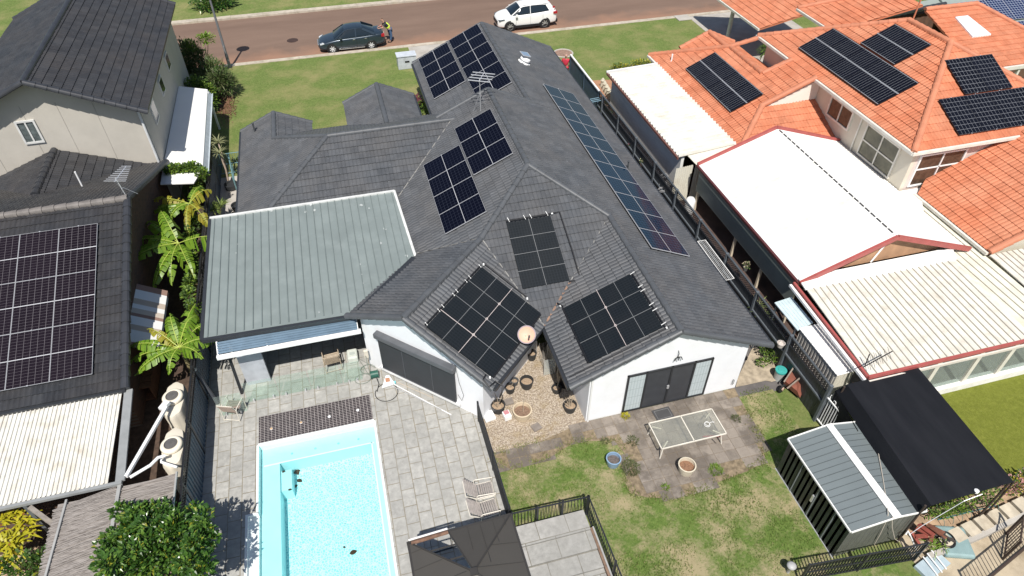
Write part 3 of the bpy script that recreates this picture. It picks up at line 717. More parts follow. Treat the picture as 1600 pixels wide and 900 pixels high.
for i, (u, v_, s_) in enumerate(((487, 322, .16), (492, 330, .12), (478, 333, .09), (565, 322, .13), (577, 327, .07), (600, 357, .07), (603, 358, .05), (594, 378, .09), (635, 396, .12), (372, 345, .06), (425, 332, .08), (548, 482, .06), (497, 482, .05), (562, 410, .05), (564, 425, .05), (566, 438, .05), (369, 395, .06), (371, 382, .05))):
    p = G(u, v_, 2.97); mb = MB(); zz = zp(p.y)+.012; k_ = 9
    mb.poly([(p.x+s_*rnd.uniform(.3, 1)*math.cos(2*math.pi*j/k_)*.8, p.y+s_*rnd.uniform(.3, 1.2)*math.sin(2*math.pi*j/k_), zz) for j in range(k_)]); mb.build('bird_dropping', M1('chalky patch', (0.42, 0.45, 0.44), .8), top)
lv = thing('retracted_awning', 'blue grey slatted awning with white front beam hanging below the patio roof edge', 'awning', (-3.4, 18, 0))
sl = MB()
for i in range(5):
    y = 18.22-.075*i; z = 2.56-.045*i; sl.slab([(-5.75, y-.06, z), (-.95, y-.04-.08, z), (-.95, y, z+.02), (-5.75, y+.01, z+.02)], .018)
sl.build('slat', M1('blue grey slats', (0.12, 0.18, 0.24), 0.45), lv)
bm_ = MB(); bm_.box(-5.8, 17.72, 2.20, -.85, 17.84, 2.34); bm_.build('beam', WHITE_PAINT, lv)
for x in (-5.75, -4.1, -2.45, -.95): br_ = MB(); br_.bar((x, 18.26, 2.58), (x, 17.78, 2.30), .05, .03); br_.build('bracket', WHITE_PAINT, lv)
bk = MB(); bk.box(-5.2, 17.75, 1.0, -.9, 17.78, 2.05) if False else bk.slab([(-5.2, 18.9, 1.3), (-1.0, 18.9, 1.35), (-1.0, 17.86, 2.2), (-5.2, 17.86, 2.2)], .02)  # flat black sheet added to stand for the shaded patio behind the beam
bkk = bk.build('painted_shade_sheet', M1('black painted patio shade', (0.016, 0.017, 0.02), 0.6), lv)
# inner patio side wall
sw = MB().box(-5.35, 18.3, 0.02, -4.5, 18.42, 2.45); sw.build('patio_side_wall', M1('pale grey wall', (0.42, 0.44, 0.48), 0.8), GH)

# ================================================================== solar modules
CELL_D = mat_cells('dark fine grid cells', 12, 7, (0.0025, 0.003, 0.008), (0.024, 0.028, 0.042), 0.045, half=False, halfx=True, half_w=.006)
CELL_L = mat_cells('black cells with pale grid', 6, 18, (0.011, 0.008, 0.012), (0.13, 0.12, 0.13), 0.03, half_w=.007)
CELL_O = mat_cells('black cells with silver lines', 12, 2, (0.008, 0.009, 0.014), (0.32, 0.33, 0.35), 0.035)
CELL_B = mat_cells('blue cells with pale grid', 6, 10, (0.012, 0.022, 0.07), (0.30, 0.34, 0.42), 0.06, half=False)
CELL_S = mat_cells('glossy blue cells', 12, 7, (0.004, 0.014, 0.032), (0.018, 0.045, 0.085), 0.07, half=False, halfx=True, half_w=.006, rough=0.07)
# weak specular on the glossy blue cells
_b = CELL_S.node_tree.nodes['Principled BSDF']; _b.inputs['Specular IOR Level'].default_value = .11
SOLAR = {}
def module(kind, w, l, cells, frame, inner=True):
    """one module lying in its local xy plane, w along x, l along y"""
    key = (kind, round(w, 3), round(l, 3))
    if key not in SOLAR:
        t = .035; f = .009; mb = MB()
        mb.box(-w/2, -l/2, 0, w/2, -l/2+f, t); mb.box(-w/2, l/2-f, 0, w/2, l/2, t); mb.box(-w/2, -l/2+f, 0, -w/2+f, l/2-f, t); mb.box(w/2-f, -l/2+f, 0, w/2, l/2-f, t)
        g = MB().mesh([(-w/2+f, -l/2+f, t-.006), (w/2-f, -l/2+f, t-.006), (w/2-f, l/2-f, t-.006), (-w/2+f, l/2-f, t-.006), (-w/2+f, -l/2+f, .0), (w/2-f, -l/2+f, .0), (w/2-f, l/2-f, .0), (-w/2+f, l/2-f, .0)],
            [(0, 1, 2, 3), (7, 6, 5, 4)], uvs=[[(0, 0), (1, 0), (1, 1), (0, 1)]]*2)
        k = MB(); k.cbox((0, l/2-.0, t+.004), (.05, .03, .014)); k.cbox((0, -l/2+.0, t+.004), (.05, .03, .014))
        SOLAR[key] = (mb.build('frame', frame), g.build('cell_sheet', cells), k.build('clamp', ALU))
        for o in SOLAR[key]: col.objects.unlink(o)
    return SOLAR[key]
def solar_array(z0, sa, sb, x0, x1, y0, y1, nu, nv, cells, frame, label, group, lift=.11, portrait=True, swap=False, skip=()):
    """nu modules along x, nv along y on the roof plane z=z0+sa*x+sb*y ; swap turns the cell grid"""
    n = Vector((-sa, -sb, 1)).normalized(); ex = Vector((1, 0, sa)).normalized(); ey = Vector((0, 1, sb)).normalized()
    for i in range(nu):
        for j in range(nv):
            if (i, j) in skip: continue
            xc = x0+(x1-x0)*(i+.5)/nu; yc = y0+(y1-y0)*(j+.5)/nv
            p = Vector((xc, yc, z0+sa*xc+sb*yc))+n*lift
            wx = (x1-x0)/nu*math.sqrt(1+sa*sa)-.008; wy = (y1-y0)/nv*math.sqrt(1+sb*sb)-.008
            rot = Matrix((ex, ey, n)).transposed(); w, l = wx, wy
            if swap: rot = Matrix((ey, -ex, n)).transposed(); w, l = wy, wx
            t = thing('solar_module', label(i, j), 'solar panel', p, group=group)
            t.rotation_euler = rot.to_euler()
            for o in module(cells.name+frame.name, w, l, cells, frame):
                c = o.copy(); col.objects.link(c); c.parent = t; c.location = (0, 0, 0)
            if len(SOLAR) and False: pass
ORD = ['first', 'second', 'third', 'fourth', 'fifth', 'sixth', 'seventh', 'eighth', 'ninth', 'tenth', 'eleventh']
# modules on the grey house; rows are counted from the back garden end towards the street
zf = 2.3-S*4.45
solar_array(zf, S, 0, 4.82, 6.62, 33.95, 39.15, 1, 4, CELL_D, FRAME_W, lambda i, j: 'dark solar panel in the eave side street end row, %s from the roof antenna' % ORD[j], 'solar panels near the street end of the grey roof')
solar_array(zf, S, 0, 6.74, 8.52, 31.4, 39.25, 1, 6, CELL_D, FRAME_W, lambda i, j: 'dark solar panel in the ridge side street end row, %s from the roof antenna' % ORD[j], 'solar panels near the street end of the grey roof')
zl0 = 5.19-S*6.71
solar_array(zl0, S, 0, 2.98, 4.66, 20.86, 25.97, 1, 4, CELL_D, FRAME_W, lambda i, j: 'dark solar panel of the four nearer the patio roof, %s from its lower end' % ORD[j], 'solar panels on the left slope above the patio roof')
solar_array(zl0, S, 0, 4.72, 6.42, 23.42, 27.35, 1, 3, CELL_D, FRAME_W, lambda i, j: 'dark solar panel of the three below the roof antenna, %s from its lower end' % ORD[j], 'solar panels on the left slope above the patio roof')
zr0 = 2.3+S*13.05
solar_array(zr0, -S, 0, 10.25, 11.97, 17.85, 31.95, 1, 11, CELL_S, FRAME_W, lambda i, j: 'glossy solar panel in the long row on the right slope, %s from the back garden' % ORD[j], 'solar panels in the long row on the right slope')
# rubber pool heating mats
MATT = None
def mat_mat():
    m, nt, b = newmat('ribbed black pool heating mat'); uv = coord(nt, 'UV'); s = N(nt, 'ShaderNodeSeparateXYZ'); nt.links.new(uv, s.inputs[0])
    def g(o, n, w): return mth(nt, 'LESS_THAN', mth(nt, 'ABSOLUTE', mth(nt, 'SUBTRACT', mth(nt, 'FRACT', mth(nt, 'MULTIPLY', o, n)), 0.5)), w)
    k = mth(nt, 'MAXIMUM', g(s.outputs[0], 9.0, 0.16), g(s.outputs[1], 9.0, 0.10))
    c = mixc(nt, mth(nt, 'MULTIPLY', k, 0.6), (0.006, 0.009, 0.012), (0.014, 0.018, 0.023))
    v = coord(nt); c = mixc(nt, ramp(nt, noise(nt, v, 1.2, 5), [(0.4, 0.0), (0.8, 0.2)]), c, (0.03, 0.03, 0.03))
    nt.links.new(c, b.inputs['Base Color']); b.inputs['Roughness'].default_value = 0.6; b.inputs['Specular IOR Level'].default_value = 0.2; bump(nt, b, k, 0.4, 0.008); return m
HMAT = mat_mat(); STRAP = M1('grey strap', (0.17, 0.175, 0.18), 0.6); WCLIP = M1('white clip', (0.75, 0.75, 0.73), 0.5)
def heater(c4, nu, nv, label, straps_u, straps_v, pale_u=()):
    """c4: four roof points (a,b,c,d); u runs a->b, v runs a->d"""
    a, b, c, d = [Vector(p) for p in c4]; n = (b-a).cross(d-a).normalized(); n = n if n.z > 0 else -n
    cen = (a+b+c+d)/4
    t = thing('pool_heating_mat', label, 'solar pool heater', cen, group='black pool heating mats on the rear roof faces')
    def P(u, v, h_=.05): return a.lerp(b, u).lerp(d.lerp(c, u), v)+n*(h_+.045)
    mb = MB(); U = (b-a).length; Vv = (d-a).length
    for i in range(nu):
        for j in range(nv):
            g = .003; q = [P((i+g)/nu, (j+g)/nv), P((i+1-g)/nu, (j+g)/nv), P((i+1-g)/nu, (j+1-g)/nv), P((i+g)/nu, (j+1-g)/nv)]
            uv = [(U*i/nu, Vv*j/nv), (U*(i+1)/nu, Vv*j/nv), (U*(i+1)/nu, Vv*(j+1)/nv), (U*i/nu, Vv*(j+1)/nv)]
            lo = [p-n*.04 for p in q]
            mb.mesh(q+lo, [(0, 1, 2, 3)]+[(k, 4+k, 4+(k+1) % 4, (k+1) % 4) for k in range(4)], uvs=[uv]+[[(0, 0)]*4]*4)
    mb.build('mat', HMAT, t)
    s_ = MB(); 
    for u in straps_u: s_.bar(P(u, -.01, .062), P(u, 1.01, .062), .016, .01, up=n)
    for v in straps_v: s_.bar(P(-.01, v, .066), P(1.01, v, .066), .016, .01, up=n)
    s_.build('strap', STRAP, t)
    if pale_u:
        w_ = MB()
        for u in pale_u:
            w_.bar(P(u, -.02, .075), P(u, 1.02, .075), .016, .012, up=n)
            for v in straps_v: w_.tube([P(u+.012*math.cos(q), v+.012*math.sin(q), .08) for q in [k*math.pi/3 for k in range(6)]], .010, 5, closed=True)
        w_.build('cable', M1('dusty pink white cable', (0.55, 0.48, 0.46), 0.6), t)
    return t, P, n
zq = lambda x, y: 5.19-S*(22.4-y)
ht, P, n = heater([(5.2, 20.15, zq(0, 20.15)), (6.97, 20.15, zq(0, 20.15)), (6.97, 17.62, zq(0, 17.62)), (5.15, 17.62, zq(0, 17.62))], 2, 4, 'smallest black pool heating mat, two by four sections, on the middle rear roof face', (.5,), (.25, .5, .75))
cl = MB()
for u in (.06, .42, .56, .93): cl.bar(P(u-.015, -.07, .09), P(u+.01, .0, .09), .022, .015, up=n)
cl.bar(P(1.06, -.02, .09), P(1.02, -.02, .09), .05, .05, up=n); cl.build('clip', WCLIP, ht)
pp = MB(); pp.tube([P(1.0, -.03, .08), P(1.22, -.03, .08), P(1.24, .6, .08), P(1.22, 1.02, .08), P(.98, 1.02, .08)], .025); pp.tube([P(0, -.02, .07), P(1, -.02, .07)], .03); pp.build('pipe', BLACK, ht)
k_ = math.sqrt(.5)*S
zw = lambda x, y: 3.98-S*abs((x-.66)-(y-16.30))*c45
w4 = [(3.79, 18.45), (1.32, 15.98), (3.13, 14.23), (5.55, 16.68)]
ht, P, n = heater([(x, y, zw(x, y)) for x, y in w4], 4, 4, 'largest black pool heating mat, four by four sections, beside the satellite dish', (.25, .5, .75), (.25, .5, .75))
# white cables run along the mat
w_ = MB(); w_.bar(P(-.02, .5, .075), P(1.02, .5, .075), .016, .012, up=n)
for u in (.25, .5, .75): w_.tube([P(u+.014*math.cos(q), .5+.014*math.sin(q), .08) for q in [k*math.pi/3 for k in range(6)]], .011, 5, closed=True)
w_.bar(P(.75, -.01, .07), P(.75, .55, .07), .018, .012, up=n); w_.build('cable', M1('dusty pink white cable', (0.55, 0.48, 0.46), 0.6), ht)
cl = MB()
for u in (.01, .21, .28, .45, .51, .70, .77, .98): cl.bar(P(u, -.045, .09), P(u+.01, .005, .09), .022, .015, up=n)
for v, u in ((0, -.03), (.98, 1.03), (.74, -.03)): cl.bar(P(u-.01, v-.01, .09), P(u+.01, v+.01, .09), .05, .05, up=n)
cl.build('clip', WCLIP, ht)
pp = MB(); pp.tube([P(0, -.02, .07), P(1, -.02, .07)], .03); pp.tube([P(.02, 1.01, .07), P(1, 1.01, .07)], .03)
pp.tube([P(-.05, -.03, .08), P(-.05, .72, .08)], .022)
pp.tube([P(1.03, .92, .09), P(1.10, .93, .12), P(1.12, 1.04, .12), P(1.03, 1.06, .12), P(1.02, 1.16, .12), P(1.07, 1.2, .05), P(1.07, 1.22, -.3)], .028)
for u in (.2, .45, .7): pp.tube([P(u, 1.0, .08), P(u, 1.04, .08)], .035, 6)
pp.build('pipe', BLACK, ht)
zrw = lambda x: 2.35+(4.0-2.35)*(x-5.6)/3.7
r4 = [(8.88, 16.5), (8.9, 13.74), (6.43, 13.78), (6.43, 16.5)]
ht, P, n = heater([(x, y, zrw(x)) for x, y in r4], 3, 4, 'black pool heating mat of three by four sections above the sliding door', (.333, .667), (.25, .5, .75))
w_ = MB(); w_.bar(P(-.02, .5, .075), P(1.02, .5, .075), .016, .012, up=n)
for u in (.333, .667): w_.tube([P(u+.018*math.cos(q), .5+.014*math.sin(q), .08) for q in [k*math.pi/3 for k in range(6)]], .011, 5, closed=True)
w_.build('cable', M1('dusty pink white cable', (0.55, 0.48, 0.46), 0.6), ht)
cl = MB()
for u in (.02, .28, .36, .62, .72, .97): cl.bar(P(u, -.06, .1), P(u+.01, .01, .1), .022, .015, up=n)
cl.bar(P(1.04, -.03, .09), P(1.06, -.03, .09), .05, .05, up=n); cl.bar(P(-.05, 1.03, .09), P(-.03, 1.03, .09), .05, .05, up=n); cl.build('clip', WCLIP, ht)
pp = MB(); pp.tube([P(0, -.02, .07), P(1.02, -.02, .07)], .028); pp.tube([P(0, 1.01, .07), P(1, 1.01, .07)], .03); pp.tube([P(1.05, -.03, .08), P(1.07, .5, .08), P(1.07, 1.3, .08)], .018); pp.tube([P(-.02, 1.0, .08), P(-.12, 1.05, .08)], .025)
for u in (.25, .55, .85): pp.tube([P(u, 1.0, .08), P(u, 1.04, .08)], .035, 6)
pp.build('pipe', BLACK, ht)
# ------------------------------------------------------------------ roof furniture
def zR(x): return 2.3+S*(13.05-x)
def roof_vent(p, n, label):
    t = thing('solar_roof_vent', label, 'roof vent', p, group='solar roof vents')
    q = n.to_track_quat('Z', 'Y'); t.rotation_euler = q.to_euler()
    MB().lathe((0, 0, 0), [(0, .02), (.36, .02), (.36, .0), (.20, .06), (.20, .16), (.30, .16), (.28, .26), (.12, .33), (0, .34)], 24).build('cowl', WHITE_PAINT if 'pale' in label else M1('dark vent cowl', (0.05, 0.055, 0.06), 0.5), t, smooth=False, local=True)
    Mx = Matrix.Translation((0.06, .1, .42)) @ Matrix.Rotation(R_(-8), 4, 'X') @ Matrix.Rotation(R_(4), 4, 'Z')
    mb = MB(); mb.box(-.30, -.24, 0, .30, .24, .03, Mx); pn = mb.build('solar_plate_frame', FRAME_W, t, local=True)
    MB().mesh([(-.26, -.2, .033), (.26, -.2, .033), (.26, .2, .033), (-.26, .2, .033)], [(0, 1, 2, 3)], Mx, uvs=[[(0, 0), (1, 0), (1, 1), (0, 1)]]).build('cell_sheet', mat_cells('small blue grey cells', 4, 6, (0.14, 0.20, 0.28), (0.3, 0.35, 0.4), 0.05, half=False), pn, local=True)
    MB().bar((0, .1, .3), (.03, .1, .43), .04).build('stem', ALU, t, local=True)
roof_vent(Vector((10.05, 34.7, zR(10.05)))+Vector((0, 0, .03)), Vector((S, 0, 1)), 'round pale roof vent with small solar plate on the grey house right slope')
def antenna(name_label, base, h_, yaw, n_el, L, lean=(0, 0), group='television antennas', ew=None, er=.013):
    t = thing('tv_antenna', name_label, 'antenna', base, group=group)
    top = Vector((lean[0], lean[1], h_))
    MB().tube([(0, 0, 0), top], .018, 6).build('mast', ALU, t, local=True)
    c, s_ = math.cos(yaw), math.sin(yaw); d = Vector((c, s_, 0)); e = Vector((-s_, c, 0)); bo = MB()
    a = top-Vector((0, 0, .08)); bo.bar(a-d*.15*L, a+d*L, .028); bo.bar(a-d*.1, a-Vector((0, 0, .3)), .012)
    el = MB()
    for i in range(n_el):
        f = i/(n_el-1); w = ew or (.62-.34*f)*L/1.4; q = a+d*(-.1*L+1.08*L*f)
        el.tube([q-e*w, q+e*w], er, 5)
    bo.build('boom', ALU, t, local=True); el.build('element', ALU, t, local=True)
    st = MB(); st.tube([(0, 0, h_*.6), (.35, .2, .05)], .008, 5); st.tube([(0, 0, h_*.6), (-.3, .25, -.1)], .008, 5); st.build('stay', ALU, t, local=True)
    return t
antenna('silver roof antenna with broad elements standing on the grey roof between the two upper arrays', (6.0, 27.75, zl0+S*6.0), 1.6, R_(62), 4, .75, (.0, .0), ew=.52, er=.024)
pv_ = thing('vent_pipe', 'short grey vent pipe standing on the grey roof right of the long panel row', 'vent pipe', G(981, 262, 2.75))
MB().tube([(0, 0, -.15), (0, 0, .32)], .035).build('pipe', M1('grey pipe', (0.06, 0.065, 0.07), 0.5), pv_, local=True); MB().lathe((0, 0, .32), [(0, .05), (.055, .03), (.055, 0)], 12).build('cap', M1('grey pipe', (0.06, 0.065, 0.07), 0.5), pv_, local=True)
pv_ = thing('vent_pipe', 'small dark vent stub on the front left gable corner of the grey roof', 'vent pipe', G(397, 201, 2.85))
MB().tube([(0, 0, -.15), (0, 0, .28)], .04).build('pipe', M1('grey pipe', (0.06, 0.065, 0.07), 0.5), pv_, local=True); MB().lathe((0, 0, .28), [(0, .05), (.06, .03), (.06, 0)], 12).build('cap', M1('grey pipe', (0.06, 0.065, 0.07), 0.5), pv_, local=True)
# satellite dish
t = thing('satellite_dish', 'round faded pink satellite dish tilted skywards at the corner of the diagonal wing roof', 'satellite dish', G(823, 523, 2.85))
prof = [(0, 0), (.1, .006), (.2, .025), (.28, .05), (.31, .066), (.325, .062), (.29, .035), (.2, .005), (0, -.02)]
Mt = Matrix.Rotation(R_(38), 4, 'X') @ Matrix.Rotation(R_(-12), 4, 'Y')
d = MB(); d.lathe((0, 0, 0), prof[:4], 32, M=Mt)
d.build('reflector', M1('faded salmon pink enamel', (0.62, 0.36, 0.25), 0.5, 0.06, 3), t, local=True, smooth=True)
MB().lathe((0, 0, 0), prof[3:], 32, M=Mt).build('rim', M1('faded mauve grey rim', (0.30, 0.25, 0.27), 0.6), t, local=True, smooth=True)
m_ = MB(); m_.bar((0, 0, -.05), (.06, .1, -.5), .05); m_.bar((0, -.25, .08), (-.03, -.38, .30), .03); m_.build('mount', BLACK, t, local=True)
MB().tube([(-.03, -.38, .26), (-.03, -.40, .36)], .035).build('receiver', M1('dark receiver head', (0.1, 0.1, 0.1), 0.5), t, local=True)
b_ = MB()
for x in (-.05, .05): b_.lathe((x, -.03, .012), [(0, .02), (.025, .01), (.03, -.01)], 10, M=Mt)
b_.build('bolt', M1('faded salmon pink enamel 2', (0.70, 0.42, 0.30), 0.5), t, local=True)
# ================================================================== left neighbour: cream two storey house with low charcoal roofs
LH = thing('two_storey_house', 'cream two storey house with charcoal tiled roofs at the left edge of the photo', 'house', (-13, 30, 0))
rf = MB(); T_ = lambda pts: tiles(rf, pts, gauge=.36)
ax, az = -12.55, 7.36; ex, ez = -8.42, 5.46
T_([(ex, 30.45, ez), (ex, 43.7, ez), (ax, 43.7, az), (ax, 30.45, az)])
T_([(ax, 30.45, az), (ax, 43.7, az), (-16.8, 43.7, ez), (-16.8, 30.45, ez)])
ur = rf.build('upper_roof', CHAR_TILE, LH)
for a, b in (((ax, 30.45, az), (ax, 43.7, az)), ((ax, 30.45, az), (ex, 30.45, ez)), ((ax, 30.45, az), (-16.8, 30.45, ez)), ((ax, 43.7, az), (ex, 43.7, ez)), ((ax, 43.7, az), (-16.8, 43.7, ez))):
    cp = MB(); caps(cp, a, b, .13, .42); cp.build('ridge_cap', CAP_CHAR, ur)
rf = MB()
LX = -8.62
T_([(-20, 17.05, 2.4), (LX, 17.05, 2.4), (LX, 24.45, 4.95), (-20, 24.45, 4.95)])
T_([(LX, 24.45, 4.95), (LX, 31.0, 2.6), (-20, 31.0, 2.6), (-20, 24.45, 4.95)])
T_([(-12.9, 31.0, 3.95), (-12.9, 27.2, 3.95), (-9.3, 30.9, 2.62), (-9.3, 31.0, 2.6)])
T_([(-12.9, 31.0, 3.95), (-12.9, 27.2, 3.95), (-16.5, 30.9, 2.62), (-16.5, 31.0, 2.6)])
lr = rf.build('lower_roof', CHAR_TILE, LH)
cp = MB(); caps(cp, (-20, 24.45, 4.97), (LX, 24.45, 4.97), .14, .42); cp.build('ridge_cap', M1('grey bedded ridge cap', (0.16, 0.145, 0.135), 0.7, 0.2, 4), lr)
for a, b in (((LX, 24.45, 4.95), (LX, 31.0, 2.6)), ((LX, 24.45, 4.95), (LX, 17.05, 2.4)), ((-12.9, 31, 3.95), (-12.9, 27.4, 3.95))):
    cp = MB(); caps(cp, a, b, .14, .42); cp.build('ridge_cap', CAP_CHAR, lr)
MB().bar((-20, 17.0, 2.34), (LX, 17.0, 2.34), .12, .12).build('gutter', GUTTER, lr)
w = MB()
wall_poly(w, [(-16.3, 31.05, 0), (-8.85, 31.05, 0), (-8.85, 31.05, 5.5), (ax, 31.05, 7.2), (-16.3, 31.05, 5.5)], (0, .25, 0))
w.box(-9.1, 31.3, 0, -8.85, 43.2, 5.5); w.box(-16.3, 31.3, 0, -16.05, 43.2, 5.4); w.box(-16.05, 42.95, 0, -9.1, 43.2, 5.4)
w.build('upper_wall', CREAM_WALL, LH)
w = MB()
for x in (-15.2, -13.4, -12.0, -10.6): w.box(x, 31.038, .3, x+.02, 31.05, 6.1)
w.build('wall_joint', M1('sheet joint', (0.36, 0.34, 0.30), 0.8), LH)
w = MB(); wall_poly(w, [(-8.95, 17.4, 0), (-8.95, 30.9, 0), (-8.95, 30.9, 2.6), (-8.95, 24.45, 4.8), (-8.95, 17.4, 2.4)], (-.25, 0, 0)); w.box(-20, 17.4, 0, -9.2, 17.6, 2.4)
wb = w.build('brick_wall', BRICK, LH)
def brick_side():
    m, nt, b = newmat('brown side brick'); v = coord(nt); mp = N(nt, 'ShaderNodeMapping'); nt.links.new(v, mp.inputs[0]); mp.inputs['Rotation'].default_value = (R_(90), 0, R_(90))
    br = N(nt, 'ShaderNodeTexBrick'); s = N(nt, 'ShaderNodeSeparateXYZ'); nt.links.new(v, s.inputs[0]); cb = N(nt, 'ShaderNodeCombineXYZ'); nt.links.new(s.outputs[1], cb.inputs[0]); nt.links.new(s.outputs[2], cb.inputs[1])
    nt.links.new(cb.outputs[0], br.inputs['Vector']); br.inputs['Scale'].default_value = 1; br.inputs['Brick Width'].default_value = .24; br.inputs['Row Height'].default_value = .086; br.inputs['Mortar Size'].default_value = .008
    br.inputs['Color1'].default_value = (0.13, 0.06, 0.035, 1); br.inputs['Color2'].default_value = (0.075, 0.04, 0.027, 1); br.inputs['Mortar'].default_value = (0.11, 0.085, 0.065, 1)
    nt.links.new(br.outputs[0], b.inputs['Base Color']); b.inputs['Roughness'].default_value = .9; return m
wb.data.materials[0] = brick_side()
# window in the upper rear wall
wx0, wx1, wz0, wz1 = -13.87, -13.08, 4.36, 5.46
p = G(46, 206, 4.4)
k = MB()
def ywin(o, x0, x1, z0, z1, y, fw, mid=(), midz=(), d=.07, sgn=-1):
    ya, yb = (y+sgn*d, y) if sgn < 0 else (y, y+d)
    o.box(x0, ya, z0, x1, yb, z0+fw); o.box(x0, ya, z1-fw, x1, yb, z1); o.box(x0, ya, z0+fw, x0+fw, yb, z1-fw); o.box(x1-fw, ya, z0+fw, x1, yb, z1-fw)
    for m_ in mid: o.box(m_-fw*.4, ya+.01, z0+fw, m_+fw*.4, yb, z1-fw)
    for m_ in midz: o.box(x0+fw, ya+.01, m_-fw*.4, x1-fw, yb, m_+fw*.4)
ywin(k, wx0, wx1, wz0, wz1, 31.045, .08, mid=((wx0+wx1)/2,))
win = k.build('window', M1('pale window frame', (0.60, 0.60, 0.58), 0.4), LH)
MB().poly([(wx0+.08, 31.03, wz0+.08), (wx1-.08, 31.03, wz0+.08), (wx1-.08, 31.03, wz1-.08), (wx0+.08, 31.03, wz1-.08)]).build('pane', M1('grey curtained pane', (0.10, 0.12, 0.12), 0.1, 0.4, 5), win)
for y0, z0, z1 in ((32.6, 3.7, 4.7), (35.6, 3.7, 4.5), (38.6, 3.7, 4.5)):
    k = MB(); k.box(-8.85, y0, z0, -8.79, y0+.9, z1); w2 = k.build('side_window', M1('pale window frame', (0.60, 0.60, 0.58), 0.4), LH)
    MB().box(-8.79, y0+.07, z0+.07, -8.785, y0+.83, z1-.07).build('pane', WINGLASS, w2)
MB().tube([(-8.92, 30.98, 2.6), (-8.92, 30.98, 5.25), (-8.55, 30.7, 5.42)], .055).build('downpipe', M1('pale downpipe', (0.62, 0.63, 0.63), 0.5), LH)
# vent pipe and antenna on the low roof
t = thing('vent_pipe', 'white vent pipe leaning on the low charcoal roof below the cream wall', 'vent pipe', G(127, 288, 3.85))
MB().tube([(0, 0, -.2), (0, 0, .62)], .035).build('pipe', WHITE_PAINT, t, local=True)
antenna('white comb shaped antenna on the low charcoal roof above the banana plants', G(200, 311, 4.75), .9, R_(75), 9, .95, (-.15, .15))
roof_vent(Vector((-14.75, 32.4, az-(2.2)*.45))+Vector((0, 0, .03)), Vector((-.45, 0, 1)), 'dark roof vent with solar plate on the two storey house')
# panels, rows counted from the patio cover upwards
sl_ = (4.95-2.4)/(24.45-17.05)
colname = ['farthest in the frame edge column', 'column third from the brick wall', 'middle column', 'column nearest the brick wall']
rown = ['lowest', 'middle', 'topmost']
solar_array(2.4-sl_*17.05, 0, sl_, -14.78, -9.58, 17.68, 23.45, 4, 3, CELL_L, FRAME_W, lambda i, j: '%s pale framed solar panel on the charcoal roof, in the %s' % (rown[j], ['column at the photo edge', 'third column from the gardens', 'second column from the gardens', 'column nearest the banana plants'][i]), 'pale framed solar panels on the charcoal roof')
# cream patio cover in front
def corrugated(name, c4, pitch, mat, parent, h_=.02, mat_rib=None, label=None, t=.03):
    """c4: a b c d, ribs run a->d, spread a->b; square ribs standing on the sheet"""
    a, b, c, d = [Vector(p) for p in c4]; L = (b-a).length; n = (b-a).cross(d-a).normalized(); n = n if n.z > 0 else -n
    mb = MB(); N_ = max(2, int(L/pitch)); vs_ = []; fs = []
    prof = []
    for i in range(N_):
        for f, hh in ((0, 0), (.60, 0), (.68, h_), (.92, h_)): prof.append(((i+f)/N_, hh))
    prof.append((1, 0))
    for u, hh in prof:
        vs_ += [a.lerp(b, u)+n*hh, d.lerp(c, u)+n*hh]
    for i in range(len(prof)-1): fs.append((2*i, 2*i+2, 2*i+3, 2*i+1))
    mb.mesh(vs_, fs); mb.poly([a-n*t, b-n*t, c-n*t, d-n*t]); 
    for p, q in ((a, b), (b, c), (c, d), (d, a)): mb.poly([p, q, q-n*t, p-n*t])
    return mb.build(name, mat, parent, label=label)
PC = thing('patio_cover', 'streaked cream corrugated patio cover attached below the charcoal roof with pale framed panels', 'patio cover', (-12, 15, 0))
CORR_C = M1('streaked cream corrugated sheet', (0.67, 0.655, 0.60), 0.5, 0.05, 2, dirt=(0.42, 0.36, 0.28), dirt_amt=0.6, dirt_scale=2.2)
corrugated('sheet', [(-8.75, 17.0, 2.30), (-18, 17.0, 2.30), (-18, 13.62, 2.1), (-8.75, 13.62, 2.1)], .13, CORR_C, PC, .04)
f = MB(); f.bar((-8.55, 17.05, 2.28), (-8.40, 13.6, 2.1), .26, .07); f.build('edge_flashing', M1('grey edge flashing', (0.26, 0.27, 0.27), 0.5), PC)
f = MB(); f.bar((-18, 13.55, 2.06), (-8.35, 13.55, 2.08), .10, .10); f.build('beam', M1('grey edge flashing', (0.26, 0.27, 0.27), 0.5), PC)
f = MB(); f.bar((-10.9, 13.5, 1.95), (-9.7, 12.6, .1), .12, .12); f.build('brace', M1('grey timber brace', (0.30, 0.27, 0.24), 0.8, .2, 9), PC)
for x in (-17.5, -11.0, -8.45): MB().box(x-.05, 13.5, 0, x+.05, 13.6, 2.02).build('post', GREY_POST, PC)
